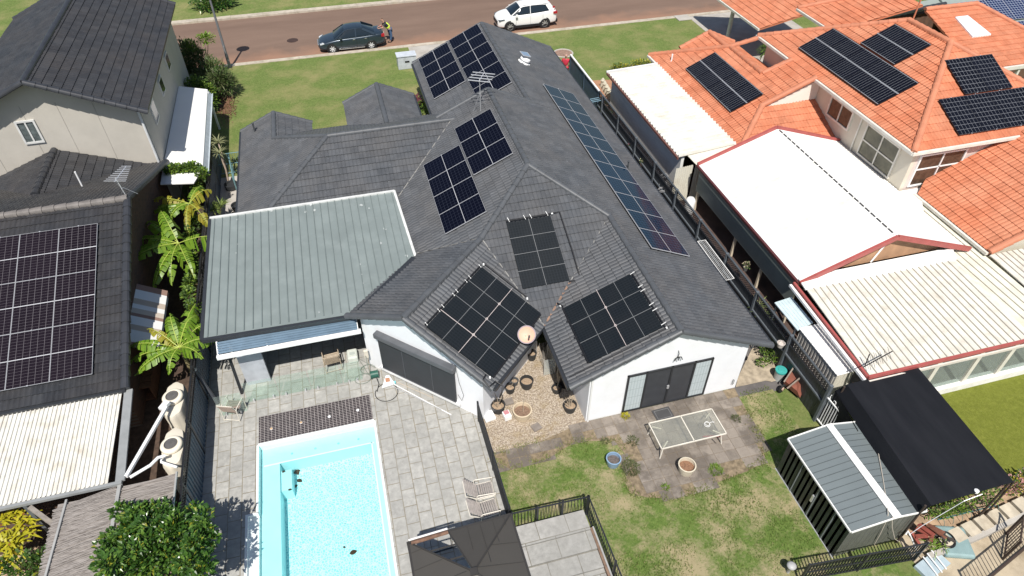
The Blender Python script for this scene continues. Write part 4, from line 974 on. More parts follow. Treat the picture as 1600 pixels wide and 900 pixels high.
# brush pergola: two bays of thin sticks
def brush_mat():
    m, nt, b = newmat('grey brushwood'); v = coord(nt)
    c = ramp(nt, noise(nt, v, 10, 5, 0.7, stretch=(.25, 3.5, 1)), [(0.3, (0.10, 0.085, 0.08)), (0.5, (0.26, 0.235, 0.215)), (0.72, (0.42, 0.385, 0.36))])
    nt.links.new(c, b.inputs['Base Color']); b.inputs['Roughness'].default_value = .9; return m
BRUSH = brush_mat()
PG = thing('brush_pergola', 'grey brushwood pergola of two bays behind the glossy leaved shrub', 'pergola', (-8.5, 12.5, 0))
def brush_bay(x0, x1, y0, y1, z, tilt):
    mb = MB()
    for i in range(170):
        f_ = i/170; y = y0+(y1-y0)*f_+rnd.uniform(-.02, .02); dz = rnd.uniform(-.02, .02)
        a = x0+rnd.uniform(-.10, .03); b = x1+rnd.uniform(-.03, .10 if x1 < -8.6 else .03)
        mb.bar((a, y-tilt*.5, z+dz), (b, y+tilt*.5+rnd.uniform(-.05, .05), z+dz+rnd.uniform(-.01, .01)), .022, .022)
    mb.box(x0, y0, z-.03, x1, y1, z-.02)
    mb.build('brush_mat', BRUSH, PG)
brush_bay(-8.35, -6.85, 10.6, 13.5, 1.98, .12); brush_bay(-10.1, -8.5, 10.6, 13.35, 1.98, .35)
for x0, y0, x1, y1, w_ in ((-8.43, 13.55, -8.43, 10.5, .10), (-9.85, 13.4, -9.95, 10.5, .06), (-6.83, 13.55, -6.83, 10.5, .05)):
    MB().bar((x0, y0, 2.03), (x1, y1, 2.03), w_, .06).build('rail', M1('grey pergola rail', (0.33, 0.33, 0.32), 0.5), PG)
for x, y in ((-8.43, 10.6), (-6.83, 10.6), (-9.95, 10.6)): MB().box(x-.04, y-.04, 0, x+.04, y+.04, 2.0).build('post', GREY_POST, PG)
sheet('neighbour_yard_ground.002', [(-14, 8), (-9.6, 8), (-9.6, 13.4), (-14, 13.4)], M1('tan paving', (0.42, 0.30, 0.20), 0.9, 0.1, 2), 0.02)
# white box carport beside the two storey house
CP = thing('white_carport', 'white flat roofed carport between the two storey house and the hedge, half in shade', 'carport', (-8, 35, 0))
r = MB(); r.slab([(-8.82, 31.0, 2.42), (-7.0, 30.4, 2.35), (-7.25, 38.9, 2.35), (-8.84, 39.6, 2.42)], .10); bevel(r.build('roof', WHITE_METAL, CP), .03)
r = MB(); r.slab([(-7.0, 30.42, 2.28), (-6.86, 30.5, 2.05), (-7.1, 38.8, 2.05), (-7.25, 38.88, 2.28)], .04); r.bar((-6.84, 30.4, 2.04), (-7.08, 38.9, 2.04), .06, .05); r.build('edge_gutter', M1('pale blue grey gutter', (0.45, 0.50, 0.53), 0.5), CP)
r = MB()
r.slab([(-8.8, 29.5, 2.36), (-7.35, 29.3, 2.3), (-7.0, 30.4, 2.33), (-8.82, 30.98, 2.39)], .05); r.build('lower_sheet', WHITE_METAL, CP)
for x, y in ((-7.1, 30.6), (-7.25, 38.6)): MB().box(x-.05, y-.05, 0, x+.05, y+.05, 2.3).build('post', WHITE_PAINT, CP)
# striped awning over the brick wall window
def stripe_mat():
    m, nt, b = newmat('white brown awning stripes'); v = coord(nt, 'UV'); s = N(nt, 'ShaderNodeSeparateXYZ'); nt.links.new(v, s.inputs[0])
    r = N(nt, 'ShaderNodeValToRGB'); nt.links.new(s.outputs[0], r.inputs[0]); e = r.color_ramp; e.interpolation = 'CONSTANT'
    st = [(0, (0.30, 0.19, 0.15)), (.09, (.78, .78, .76)), (.24, (.50, .42, .34)), (.33, (.78, .78, .76)), (.40, (.55, .48, .40)), (.48, (0.30, 0.19, 0.15)), (.53, (.78, .78, .76)), (.66, (.50, .42, .34)), (.74, (.78, .78, .76)), (.92, (0.30, 0.19, 0.15))]
    while len(e.elements) < len(st): e.elements.new(.5)
    for i, (p_, c_) in enumerate(st): e.elements[i].position = p_; e.elements[i].color = (*c_, 1)
    nt.links.new(r.outputs[0], b.inputs['Base Color']); b.inputs['Roughness'].default_value = .9; return m
AW = thing('window_awning', 'white and brown striped fabric awning on the brick wall above the tanks', 'awning', (-8.7, 20.5, 2))
mb = MB()
a_, b_ = (-8.95, 22.5, 2.35), (-8.95, 19.15, 2.35); c_, d_ = (-8.02, 19.15, 1.75), (-8.02, 22.5, 1.75)
K_ = 10
for i in range(K_):
    u0, u1 = i/K_, (i+1)/K_; L_ = lambda p, q, u: Vector(p).lerp(Vector(q), u)
    mb.poly([L_(a_, b_, u0), L_(a_, b_, u1), L_(d_, c_, u1), L_(d_, c_, u0)], [(u0, 0), (u1, 0), (u1, 1), (u0, 1)])
    mb.poly([L_(d_, c_, u0), L_(d_, c_, u1), L_(d_, c_, u1)+Vector((.01, 0, -.14)), L_(d_, c_, u0)+Vector((.01, 0, -.14))], [(u0, 0), (u1, 0), (u1, 1), (u0, 1)])
mb.build('fabric', stripe_mat(), AW)
f = MB()
for y in (22.5, 19.15): f.tube([(-8.95, y, 1.4), (-8.04, y, 1.72)], .015, 6); f.tube([(-8.95, y, 2.33), (-8.04, y, 1.72)], .012, 6)
f.build('frame', DARK_METAL, AW)
# rain water tanks along the boundary
TANK = M1('cream plastic tank', (0.64, 0.59, 0.49), 0.5, 0.05, 2)
tk_l = ['cream rainwater tank with mesh lid, nearer the banana plants', 'cream rainwater tank with mesh lid, nearer the brush pergola']
for i, (u, v_) in enumerate(((268, 617), (266, 692))):
    p = G(u, v_, 1.85); t = thing('rainwater_tank', tk_l[i], 'water tank', (p.x, p.y, 0), group='cream rainwater tanks against the fence')
    mb = MB()
    vs_ = []; n_ = 40
    for z, s_ in ((0, 1), (.5, 1.0), (.55, .97), (1.0, 1.0), (1.05, .97), (1.5, 1.0), (1.62, .93), (1.66, .7), (1.66, 0)):
        for j in range(n_):
            q = 2*math.pi*j/n_; cx, cy = math.cos(q), math.sin(q)
            rx = .34*(abs(cx)**.8)*(1 if cx > 0 else -1); ry = .80*(abs(cy)**.8)*(1 if cy > 0 else -1)
            rib_ = 1+.03*math.cos(8*q)
            vs_.append((rx*s_*rib_, ry*s_*rib_, z))
    fs = [(i_*n_+j, i_*n_+(j+1) % n_, (i_+1)*n_+(j+1) % n_, (i_+1)*n_+j) for i_ in range(8) for j in range(n_)]
    mb.mesh(vs_, fs); smooth_by_angle(mb.build('tank_body', TANK, t, local=True), 50)
    MB().lathe((0, 0, 1.66), [(.31, 0), (.335, .03), (.335, .11), (.30, .15), (.205, .16), (.19, .13)], 32).build('lid', M1('pale cream lid', (0.74, 0.68, 0.56), 0.45, 0.04), t, local=True, smooth=True)
    MB().lathe((0, 0, 1.80), [(0, .015), (.18, .0), (.205, .03), (.19, -.03)], 32).build('mesh_strainer', M1('dark strainer mesh', (0.10, 0.095, 0.09), 0.6, 0.5, 60), t, local=True)
P_ = thing('white_pipe', 'long straight white pipe running from the patio cover corner to the upper tank lid', 'pipe', (-8, 15, 2))
MB().bar(G(197, 745, 2.1), G(260, 636, 2.0), .10, .09).build('pipe_run', WHITE_PAINT, P_)
MB().bar(G(252, 640, 2.02), G(262, 628, 2.02), .2, .12).build('connector', WHITE_PAINT, P_)
P_ = thing('white_pipe', 'bent white pipe curving from the patio cover corner to the lower tank', 'pipe', (-8, 14, 2))
MB().tube([G(203, 746, 2.05), G(235, 727, 2.05), G(247, 715, 2.05), G(258, 712, 2.0)], .05).build('pipe_run', WHITE_PAINT, P_)
P_ = thing('white_pipe', 'short white elbow pipe below the lower tank lid ending at the fence', 'pipe', (-7.5, 14, 2))
MB().tube([G(252, 713, 1.9), G(252, 722, 1.85), G(277, 730, 1.8)], .04).build('pipe_run', WHITE_PAINT, P_)
bench = thing('timber_crate', 'brown timber box standing in the narrow gap by the brick wall', 'crate', G(228, 600, .0))
mb = MB()
for i in range(6): mb.box(-.5, -.9+i*.3, .05, .5, -.9+i*.3+.27, .09)
mb.box(-.5, -.9, 0, -.45, .9, .7); mb.box(.45, -.9, 0, .5, .9, .7)
for i in range(6): mb.box(-.5, -.9+i*.3, .7, .5, -.9+i*.3+.27, .74)
mb.build('crate_boards', M1('brown crate boards', (0.16, 0.075, 0.04), 0.8, 0.3, 9), bench, local=True)

# ------------------------------------------------------------------ left boundary fence
LF = thing('boundary_fence', 'long slate blue metal fence with black lattice top along the left of the pool paving', 'fence', (-6.9, 20, 0))
def rib_wall(name, x, y0, y1, z0, z1, mat, parent, pitch=.19, d=.03, sgn=1):
    """upright ribbed sheet in a plane of constant x"""
    mb = MB(); y = y0; pr = [(0, 0), (.35, 0), (.45, d), (.85, d), (.95, 0)]; pts = []
    while y < y1:
        for f_, dd in pr:
            yy = y+f_*pitch
            if yy <= y1: pts.append((x+sgn*dd, yy))
        y += pitch
    vs_ = [(a, b, z0) for a, b in pts]+[(a, b, z1) for a, b in pts]; n = len(pts)
    mb.mesh(vs_, [(i, i+1, n+i+1, n+i) for i in range(n-1)])
    mb.box(x-.02, y0, z0, x-.012, y1, z1)
    return mb.build(name, mat, parent)
y = 6.0
while y < 34:
    xx = -6.72-.012*(y-12)
    rib_wall('fence_sheet', xx, y, min(y+2.35, 34.5), .0, 1.48, BLUE_FENCE, LF)
    MB().box(xx-.04, y-.04, 0, xx+.05, y+.04, 1.88).build('post', DARK_METAL, LF)
    lt = MB()
    for z in (1.50, 1.85): lt.box(xx-.03, y, z, xx+.03, y+2.35, z+.04)
    yy = y
    while yy < y+2.3:
        lt.bar((xx, yy, 1.53), (xx, yy+.28, 1.86), .012, .02); lt.bar((xx+.012, yy+.28, 1.53), (xx+.012, yy, 1.86), .012, .02); yy += .095
    lt.build('lattice', BLACK, LF)
    y += 2.4
MB().bar((-6.66, 6, .75), (-6.95, 34, .75), .04, .05).build('rail', M1('dark rail', (0.03, 0.04, 0.055), 0.5), LF)
# leaning grey pipe at the patio corner
pp_ = thing('leaning_post', 'dark grey leaning tube with pale round cap between the blue fence and the glass panel', 'post', G(345, 625, 0))
MB().tube([G(340, 630, .05), G(304, 578, 1.55)], .07, 12).build('tube', M1('dark grey tube', (0.05, 0.055, 0.065), 0.5), pp_)
MB().lathe(G(304, 578, 1.55), [(0, .06), (.06, .05), (.085, 0), (.06, -.03)], 16).build('cap', M1('pale cap', (0.5, 0.48, 0.45), 0.5), pp_)
# green steel gate at the side path
gt_ = thing('side_gate', 'pale blue green tubular gate by the side path left of the grey roof', 'gate', (-6.2, 33, 0))
mb = MB()
a = G(331, 246, 1.25); b = G(354, 241, 1.25); c = G(375, 238, 1.25)
for z in (1.25, .65, .1):
    mb.tube([(-7.1, 33.45, z), (-5.2, 33.45, z)], .022, 6)
for i in range(16): mb.tube([(-7.1+i*.125, 33.45, .1), (-7.1+i*.125, 33.45, 1.25)], .009, 5)
mb.build('gate_leaf', M1('blue green gate paint', (0.13, 0.24, 0.26), 0.4), gt_)
mb = MB(); mb.tube([(-6.25, 33.4, 1.28), (-6.0, 31.3, 1.0), (-6.0, 31.3, .02)], .035, 8); mb.tube([(-6.22, 33.4, .7), (-6.02, 31.4, .6)], .02, 6); mb.build('gate_stay', M1('blue green gate paint', (0.13, 0.24, 0.26), 0.4), gt_)
def _ray(u, v):
    a = (u-800)/FOC; b = -(v-450)/FOC
    dx, dy, dz = a, math.cos(TH)+b*math.sin(TH), -math.sin(TH)+b*math.cos(TH)
    return Vector((dx*SC+dy*SS, -dx*SS+dy*SC, dz))
def GY(u, v, y):
    d = _ray(u, v); t = y/d.y; return Vector((d.x*t, y, 20+d.z*t))
def GX(u, v, x):
    d = _ray(u, v); t = x/d.x; return Vector((x, d.y*t, 20+d.z*t))
# ================================================================== right neighbour: orange tiled two storey house
OH = thing('orange_roof_house', 'two storey cream house with orange tiled roofs at the upper right of the photo', 'house', (25, 27, 0))
S2 = .46
zO = lambda x: 2.5+S2*(x-18.4)
YE = 19.85
rf = MB(); T_ = lambda pts: tiles(rf, pts, gauge=.40, tw=.36, lip=.032, roll=.024)
ap = (27.98, YE+4.9, zO(27.98)); ap2 = (27.95, 27.6, zO(27.95))
T_([(23.1, YE, zO(23.1)), (23.1, 32.6, zO(23.1)), ap2, ap])
T_([(23.1, YE, zO(23.1)), (32.85, YE, zO(23.1)), ap])
T_([(32.85, YE, zO(23.1)), (32.85, 32.6, zO(23.1)), ap2, ap])
T_([(23.1, 32.6, zO(23.1)), (32.85, 32.6, zO(23.1)), ap2])
up = rf.build('upper_roof', ORNG_TILE, OH)
def capset(lines, mat, par, r=.14):
    for a, b in lines: cp = MB(); caps(cp, a, b, r, .42); cp.build('ridge_cap', mat, par)
capset([((23.1, YE, zO(23.1)), ap), (ap, ap2), (ap2, (23.1, 32.6, zO(23.1))), (ap, (32.85, YE, zO(23.1)))], CAP_ORNG, up)
rf = MB()
T_([(18.4, 25.2, 2.5), (18.4, 36.3, 2.5), (21.7, 33.0, zO(21.7)), (21.7, 29.5, zO(21.7)), (23.1, 29.3, zO(23.1)), (23.1, 27.1, zO(23.1)), (20.5, 27.2, zO(20.5))])
T_([(21.7, 33.0, zO(21.7)), (23.3, 32.5, 3.3), (23.3, 29.3, 3.3), (21.7, 29.4, zO(21.7))])
T_([(18.4, 36.3, 2.5), (22.6, 36.3, 2.5), (21.7, 33.0, zO(21.7))])
T_([(18.2, 25.0, 2.5), (23.9, 24.9, 2.5), (23.9, 27.2, 3.47), (20.5, 27.2, 3.45)])
lo_ = rf.build('lower_roof', ORNG_TILE, OH)
capset([((18.4, 36.3, 2.52), (21.7, 33.0, zO(21.7))), ((21.7, 33.0, zO(21.7)), (21.7, 29.5, zO(21.7))), ((21.7, 29.5, 4.0), (23.1, 29.3, zO(23.1))), ((18.35, 25.1, 2.5), (20.5, 27.2, zO(20.5))), ((20.5, 27.2, zO(20.5)+.02), (23.1, 27.1, zO(23.1)+.02)), ((21.7, 33.0, zO(21.7)), (23.3, 32.4, zO(23.1)))], CAP_ORNG, lo_)
# small gable towards the street
rf = MB()
T_([(20.6, 36.6, 2.55), (20.6, 33.9, 2.55), (22.4, 33.4, 3.35), (22.4, 36.6, 3.35)]); T_([(22.4, 36.6, 3.35), (22.4, 33.4, 3.35), (24.2, 33.4, 2.55), (24.2, 36.6, 2.55)])
fg = rf.build('front_roof', ORNG_TILE, OH); capset([((22.4, 33.4, 3.37), (22.4, 36.6, 3.37)), ((22.4, 36.6, 3.37), (20.6, 36.6, 2.57)), ((22.4, 36.6, 3.37), (24.2, 36.6, 2.57))], CAP_ORNG, fg)
# carport roof and street side roof beyond
rf = MB()
T_([(26.8, 37.9, 2.6), (26.8, 45.5, 2.6), (32.5, 42.0, 4.6), (32.5, 36.5, 4.6)])
T_([(26.8, 37.9, 2.6), (32.5, 36.5, 4.6), (38.2, 36.5, 2.6), (38.2, 37.9, 2.6)]) if False else None
T_([(28.3, 33.2, 4.55-.2), (28.3, 36.2, 4.35), (31.5, 36.2, 5.0), (31.5, 33.2, 5.0)]) if False else None
cr = rf.build('carport_roof', ORNG_TILE, OH)
rf = MB()
T_([(28.0, 32.6, 4.35), (28.0, 36.3, 4.35), (33.0, 34.6, 5.6), (33.0, 32.0, 5.6)])
br = rf.build('street_roof', ORNG_TILE, OH); capset([((28.0, 36.3, 4.4), (33.0, 34.6, 5.65)),], CAP_ORNG, br)
WGUT = M1('cream gutter', (0.70, 0.67, 0.60), 0.4)
for a, b in (((23.03, YE-.05, 4.6), (23.03, 27.0, 4.6)), ((23.0, YE-.06, 4.6), (32.9, YE-.06, 4.6)), ((18.33, 25.3, 2.45), (18.33, 36.3, 2.45)), ((23.03, 29.3, 4.6), (23.03, 32.7, 4.6)), ((20.6, 24.85, 2.43), (23.9, 24.82, 2.43)), ((26.75, 37.9, 2.55), (26.75, 45.4, 2.55)), ((23.3, 29.4, 3.25), (23.3, 32.5, 3.25)), ((27.95, 32.6, 4.3), (27.95, 36.3, 4.3))):
    MB().bar(a, b, .12, .13).build('gutter', WGUT, OH)
PINKW = M1('pinkish cream render', (0.60, 0.50, 0.45), 0.85, 0.04, 1.5)
w = MB(); XW = 23.5; YW = 20.1
w.box(XW, YW, 0, XW+.2, 27.1, 4.62); w.box(XW, 29.3, 0, XW+.2, 32.2, 4.62); w.box(XW+.2, 32.0, 0, 32.4, 32.2, 4.6); w.box(32.2, YW, 0, 32.4, 32.0, 4.6)
w.build('side_wall', LCREAM, OH)
w = MB(); w.box(XW+.2, YW, 0, 32.2, YW+.2, 4.62); w.build('rear_wall', PINKW, OH)
w = MB(); wall_poly(w, [(20.5, 27.12, 3.2), (23.5, 27.12, 3.2), (23.5, 27.12, zO(23.2)-.1), (20.6, 27.12, zO(20.6)-.12)], (0, .12, 0)); w.box(23.5, 27.12, 2.5, 23.6, 29.4, 4.6); w.box(19.0, 25.7, 0, 19.15, 35.8, 2.4); w.box(19.15, 35.6, 0, 23.3, 35.8, 2.5); w.box(19.15, 25.55, 0, 23.5, 25.7, 2.35)
w.build('gable_wall', M1('bright cream render', (0.78, 0.74, 0.66), 0.8, .03), OH)
def win_x(x, y0, y1, z0, z1, fw, my, mz, glass, name='window'):
    k = MB(); k.box(x-.08, y0, z0, x-.005, y1, z0+fw); k.box(x-.08, y0, z1-fw, x-.005, y1, z1); k.box(x-.08, y0, z0+fw, x-.005, y0+fw, z1-fw); k.box(x-.08, y1-fw, z0+fw, x-.005, y1, z1-fw)
    for m_ in my: k.box(x-.07, m_-.03, z0+fw, x-.005, m_+.03, z1-fw)
    for m_ in mz: k.box(x-.065, y0+fw, m_-.03, x-.005, y1-fw, m_+.03)
    o = k.build(name, WGUT, OH); MB().box(x-.03, y0+fw, z0+fw, x-.004, y1-fw, z1-fw).build('pane', glass, o)
a = GX(1362, 197, XW); b = GX(1387, 283, XW)
OLIVE = M1('olive reflecting glass', (0.10, 0.095, 0.06), 0.08, 0.5, 1.5)
win_x(XW, 20.85, 23.15, 2.62, 4.22, .07, (22.0,), (3.4,), OLIVE)
win_x(XW, 24.2, 26.0, 3.2, 4.25, .09, (25.1,), (), BROWNGLASS)
k = MB(); ywin(k, 23.85, 26.3, 2.62, 4.25, YW-.003, .07, mid=(25.1,), midz=(3.5,)); o = k.build('window', WHITE_PAINT, OH); MB().box(23.92, YW-.03, 2.69, 26.23, YW-.004, 4.18).build('pane', BROWNGLASS, o)
k = MB(); ywin(k, 28.3, 29.6, 4.0, 4.5, YW-.003, .05, mid=(28.95,)); o = k.build('window', WGUT, OH); MB().box(28.35, YW-.03, 4.05, 29.55, YW-.004, 4.45).build('pane', BROWNGLASS, o)
MB().tube([(XW-.05, 23.6, 2.3), (XW-.05, 23.6, 4.55)], .045).build('downpipe', WGUT, OH)
MB().tube([(28.0, YW-.05, 3.5), (28.0, YW-.05, 4.6)], .04).build('downpipe', PINKW, OH)
# carport posts, street side
for x, y in ((27.5, 42.4),): MB().tube([(x, y, 0), (x, y, 2.6)], .14, 12).build('carport_post', M1('pale post', (0.62, 0.6, 0.55), 0.5), OH)
# right low roof
rf = MB(); T_([(24.0, 15.3, 2.55), (24.0, 19.5, 2.55), (24.7, 20.05, 2.87), (29.0, 20.05, 4.85-.03), (31, 18.3, 5.77), (31, 15.3, 5.77)])
rr = rf.build('right_roof', ORNG_TILE, OH)
cp = MB(); caps(cp, (24.0, 15.3, 2.6), (31, 15.3, 5.8), .14, .42); cp.build('ridge_cap', CAP_ORNG, rr)
MB().bar((23.93, 15.3, 2.5), (23.93, 19.6, 2.5), .12, .12).build('gutter', WGUT, OH)
w = MB(); w.box(24.5, 15.5, 0, 24.7, 19.9, 2.6); w.box(24.7, 15.5, 0, 31, 15.65, 2.7); w.build('right_wall', LCREAM, OH)
# far orange carport with pale skylight
FO = thing('orange_carport', 'small orange tiled carport with pale skylight behind the orange roofed house', 'carport', (37, 31.5, 0))
rf = MB(); T_([(34.6, 28.2, 3.2), (41.5, 28.2, 3.2), (38.3, 33.3, 4.7), (34.6, 33.3, 4.7)])
o = rf.build('roof', ORNG_TILE, FO); capset([((34.6, 33.3, 4.75), (38.3, 33.3, 4.75)), ((38.3, 33.3, 4.75), (41.4, 28.3, 3.25)), ], CAP_ORNG, o)
zc = lambda y: 3.2+(y-28.2)*1.5/5.1
k = MB(); k.slab([(36.0, 30.6, zc(30.6)+.12), (37.3, 30.6, zc(30.6)+.12), (36.9, 32.3, zc(32.3)+.12), (36.0, 32.3, zc(32.3)+.12)], .12); k.build('skylight', M1('milky skylight', (0.75, 0.78, 0.82), 0.2), o)
MB().bar((34.6, 28.1, 3.1), (40.6, 28.1, 3.1), .14, .2).build('beam', WGUT, FO)
for x in (34.8, 37.6, 40.0): MB().box(x-.07, 28.1, 0, x+.07, 28.24, 3.0).build('post', WGUT, FO)
# the house behind with blue modules
FB = thing('green_grey_roof_house', 'brick house with green grey metal roof carrying blue modules at the top right corner', 'house', (41, 38, 0))
zb = lambda y: 2.6+.4*(y-30)
r = MB(); r.slab([(37.0, 30.8, zb(30.8)), (60, 30.8, zb(30.8)), (60, 40, zb(40)), (37.3, 40, zb(40))], .12); r.slab([(31.5, 34.5, 3.9), (37.2, 34.5, 4.3), (37.2, 35.2, 4.5), (31.5, 35.2, 4.1)], .1); rr_ = r.build('roof', M1('green grey roof metal', (0.26, 0.30, 0.275), 0.5, .06), FB)
w = MB(); w.box(31.8, 34.8, 0, 38, 35.1, 3.8); w.box(38, 31.6, 0, 59, 31.8, 3.0); w.box(37.8, 31.6, 0, 38, 39.5, 3.2); w.build('wall', BRICK, FB)
capset([((31.5, 34.5, 4.0), (37.2, 34.5, 4.4))], CAP_CHAR, FB, .12)
solar_array(2.6-.4*30, 0, .4, 37.4, 44.9, 32.62, 34.35, 6, 1, CELL_B, FRAME_W, lambda i, j: 'blue panel of the upper row on the far corner roof, %s from the brick wall' % ORD[i], 'blue panels on the far right roof')
solar_array(2.6-.4*30, 0, .4, 39.4, 44.4, 30.75, 32.45, 4, 1, CELL_B, FRAME_W, lambda i, j: 'blue panel of the lower row on the far corner roof, %s from the orange carport' % ORD[i], 'blue panels on the far right roof')
# modules on the orange roofs
zo0 = 2.5-S2*18.4
solar_array(zo0, S2, 0, 19.35, 21.0, 27.85, 33.05, 1, 4, CELL_O, FRAME_B, lambda i, j: 'black solar panel on the lower orange roof beside the white carport, %s counted towards the street' % ORD[j], 'panels on the lower orange roof', swap=True) if False else None
def orient(label_fn, z0, sa, sb, x0, x1, y0, y1, nu, nv, group): solar_array(z0, sa, sb, x0, x1, y0, y1, nu, nv, CELL_P if sa else CELL_Q, FRAME_B, label_fn, group)
CELL_P = mat_cells('black cells, silver lines along slope', 2, 8, (0.006, 0.007, 0.012), (0.24, 0.25, 0.27), 0.035, half=False)
CELL_Q = mat_cells('black cells, square silver grid', 7, 8, (0.006, 0.007, 0.012), (0.20, 0.21, 0.23), 0.03, half=False)
orient(lambda i, j: 'black solar panel on the lower orange roof, %s of four counted towards the street' % ORD[j], zo0, S2, 0, 19.2, 20.9, 27.8, 33.05, 1, 4, 'panels on the lower orange roof')
orient(lambda i, j: 'black panel in the row of five on the upper orange roof, %s towards the street' % ORD[j], zo0, S2, 0, 23.73, 25.55, 23.25, 29.78, 1, 5, 'panels on the upper orange roof')
orient(lambda i, j: 'black solar panel beside the hip on the upper orange roof, %s towards the street' % ['nearer', 'farther'][j], zo0, S2, 0, 25.65, 27.35, 25.1, 27.7, 1, 2, 'panels on the upper orange roof')
zq0 = zO(23.1)-S2*YE
orient(lambda i, j: 'black solar panel of the upper pair on the rear orange hip, %s the ridge cap' % ['beside', 'off'][i], zq0, 0, S2, 26.95, 29.55, 22.02, 23.8, 2, 1, 'panels on the orange hip facing the back gardens')
orient(lambda i, j: 'black solar panel of the lower row on the orange hip, %s from the corner window' % ORD[i], zq0, 0, S2, 25.5, 30.7, 20.2, 21.96, 4, 1, 'panels on the orange hip facing the back gardens')
t = thing('vent_pipe', 'white vent pipe on the lower orange roof near the eave corner', 'vent pipe', G(1049, 96, 2.75)); MB().tube([(0, 0, -.1), (0, 0, .45)], .045).build('pipe', WHITE_PAINT, t, local=True); MB().lathe((0, 0, .0), [(.2, -.06), (.06, .06)], 10).build('flashing', ALU, t, local=True)
t = thing('vent_pipe', 'thin orange vent pipe on the highest orange ridge against the brick wall', 'vent pipe', (29.2, 28.6, 6.1)); MB().tube([(0, 0, -.3), (0, 0, 1.5)], .04).build('pipe', CAP_ORNG, t, local=True)
t = thing('air_conditioner', 'white air conditioner unit on the rear wall of the orange roofed house', 'air conditioner', (26.9, YW-.25, 3.15))
bevel(MB().box(-.45, -.2, -.35, .45, .2, .35).build('casing', WHITE_PAINT, t, local=True), .03)
mb = MB()
for i in range(9): mb.box(-.3, -.212, -.27+i*.055, .3, -.202, -.24+i*.055)
mb.build('grille', M1('pale grille', (0.6, 0.58, 0.56), .5), t, local=True); MB().box(-.45, -.1, -.45, .45, .2, -.37).build('bracket', PINKW, t, local=True)

# ------------------------------------------------------------------ cream and white sheds between the houses
CW = M1('pale grey side wall', (0.74, 0.74, 0.71), 0.85, 0.05, 1, dirt=(0.3, 0.3, 0.3), dirt_amt=0.2)
WC = thing('white_carport', 'long white corrugated carport beside the lower orange roof with grey side wall', 'carport', (17, 30, 0))
corrugated('roof', [(18.38, 34.95, 2.52), (18.38, 25.6, 2.52), (15.2, 25.35, 2.42), (15.2, 34.8, 2.42)], .30, M1('aged white corrugated', (0.66, 0.645, 0.59), 0.5, 0.05, 2, dirt=(0.48, 0.43, 0.34), dirt_amt=0.6, dirt_scale=1.3), WC, .075)
MB().bar((15.14, 34.85, 2.36), (15.14, 25.3, 2.36), .06, .12).build('gutter', M1('dull red gutter', (0.22, 0.10, 0.08), 0.5), WC)
MB().bar((15.15, 34.95, 2.42), (18.4, 35.05, 2.5), .08, .12).build('front_trim', WHITE_PAINT, WC)
MB().box(15.45, 25.5, 0, 15.6, 34.7, 2.28).build('side_wall', CW, WC)
MB().box(15.6, 34.5, 0, 18.4, 34.7, 2.3).build('front_wall', CW, WC)
FW = thing('cream_fence_panels', 'cream corrugated metal panels standing between the two carports', 'metal screen', (15.8, 25, 0))
def yrib(name, x0, x1, y, z0, z1, mat, parent, pitch=.12, d=.02, skew=0):
    pr = [(0, 0), (.4, 0), (.5, d), (.9, d)]; pts = []; x = x0
    while x < x1:
        for f_, dd in pr:
            if x+f_*pitch <= x1: pts.append((x+f_*pitch, y-dd+skew*(x+f_*pitch-x0)))
        x += pitch
    n = len(pts); mb = MB(); mb.mesh([(a, b, z0) for a, b in pts]+[(a, b, z1) for a, b in pts], [(i, i+1, n+i+1, n+i) for i in range(n-1)])
    return mb.build(name, mat, parent)
yrib('panel', 14.95, 15.95, 24.95, 0, 2.05, CREAM_METAL, FW, skew=.12); yrib('panel', 16.05, 16.75, 25.1, 0, 2.2, CREAM_METAL, FW)
MB().slab([(15.7, 25.5, 2.38), (18.35, 25.6, 2.46), (18.3, 24.7, 2.2), (16.0, 24.4, 2.12)], .03).build('flashing_sheet', CREAM_METAL, FW)
# big white gable roof carport
BW = thing('gable_carport', 'big white gable roofed carport with dusty red trim beside the right boundary fence', 'carport', (19.5, 20, 0))
XA, XB, XR, zE, zRg = 15.72, 23.45, 19.8, 2.5, 3.6
yF, yB = 15.85, 24.55
l = MB(); l.slab([(XA, yF-.1, zE), (XR, yF+.25, zRg), (XR, yB+.15, zRg), (XA, yB-.25, zE)], .05)
WR = M1('bright white roof sheet', (0.80, 0.795, 0.765), 0.4, 0.03, 1, dirt=(0.66, 0.64, 0.57), dirt_amt=0.4, dirt_scale=.8)
rA = l.build('roof_sheet', WR, BW)
for y in (18.6, 21.4): k = MB(); k.slab([(XA+.05, y-.12, zE+.022), (XA+.05, y+.10, zE+.022), (XR-.02, y+.28, zRg+.014), (XR-.02, y+.06, zRg+.014)], .02); k.build('lap_strip', M1('cream lap strip', (0.70, 0.69, 0.60), 0.5), rA)
corrugated('roof_sheet', [(XR, yF+.25, zRg), (XR, yB+.15, zRg), (XB, yB-.1, zE), (XB, yF-.05, zE)], .2, WR, BW, .012)
k = MB(); y = yF+.5
while y < yB: k.bar((XR+.02, y, zRg+.035), (XR+.02, y+.27, zRg+.035), .05, .02); y += .36
k.build('ridge_vent', M1('dark ridge gap', (0.05, 0.05, 0.05), .8), BW)
for a, b in (((XA-.05, yB-.22, zE+.02), (XR, yB+.2, zRg+.05)), ((XR, yB+.2, zRg+.05), (XB, yB-.05, zE+.03)), ((XA-.05, yF-.15, zE+.0), (XR, yF+.2, zRg+.03)), ((XR, yF+.2, zRg+.03), (XB+.05, yF-.1, zE+.0))):
    MB().bar(a, b, .10, .20).build('barge_trim', RED_TRIM, BW)
MB().bar((XA-.07, yF-.1, zE-.04), (XA-.07, yB-.2, zE-.04), .10, .11).build('gutter', M1('dark red gutter', (0.10, 0.03, 0.03), .5), BW)
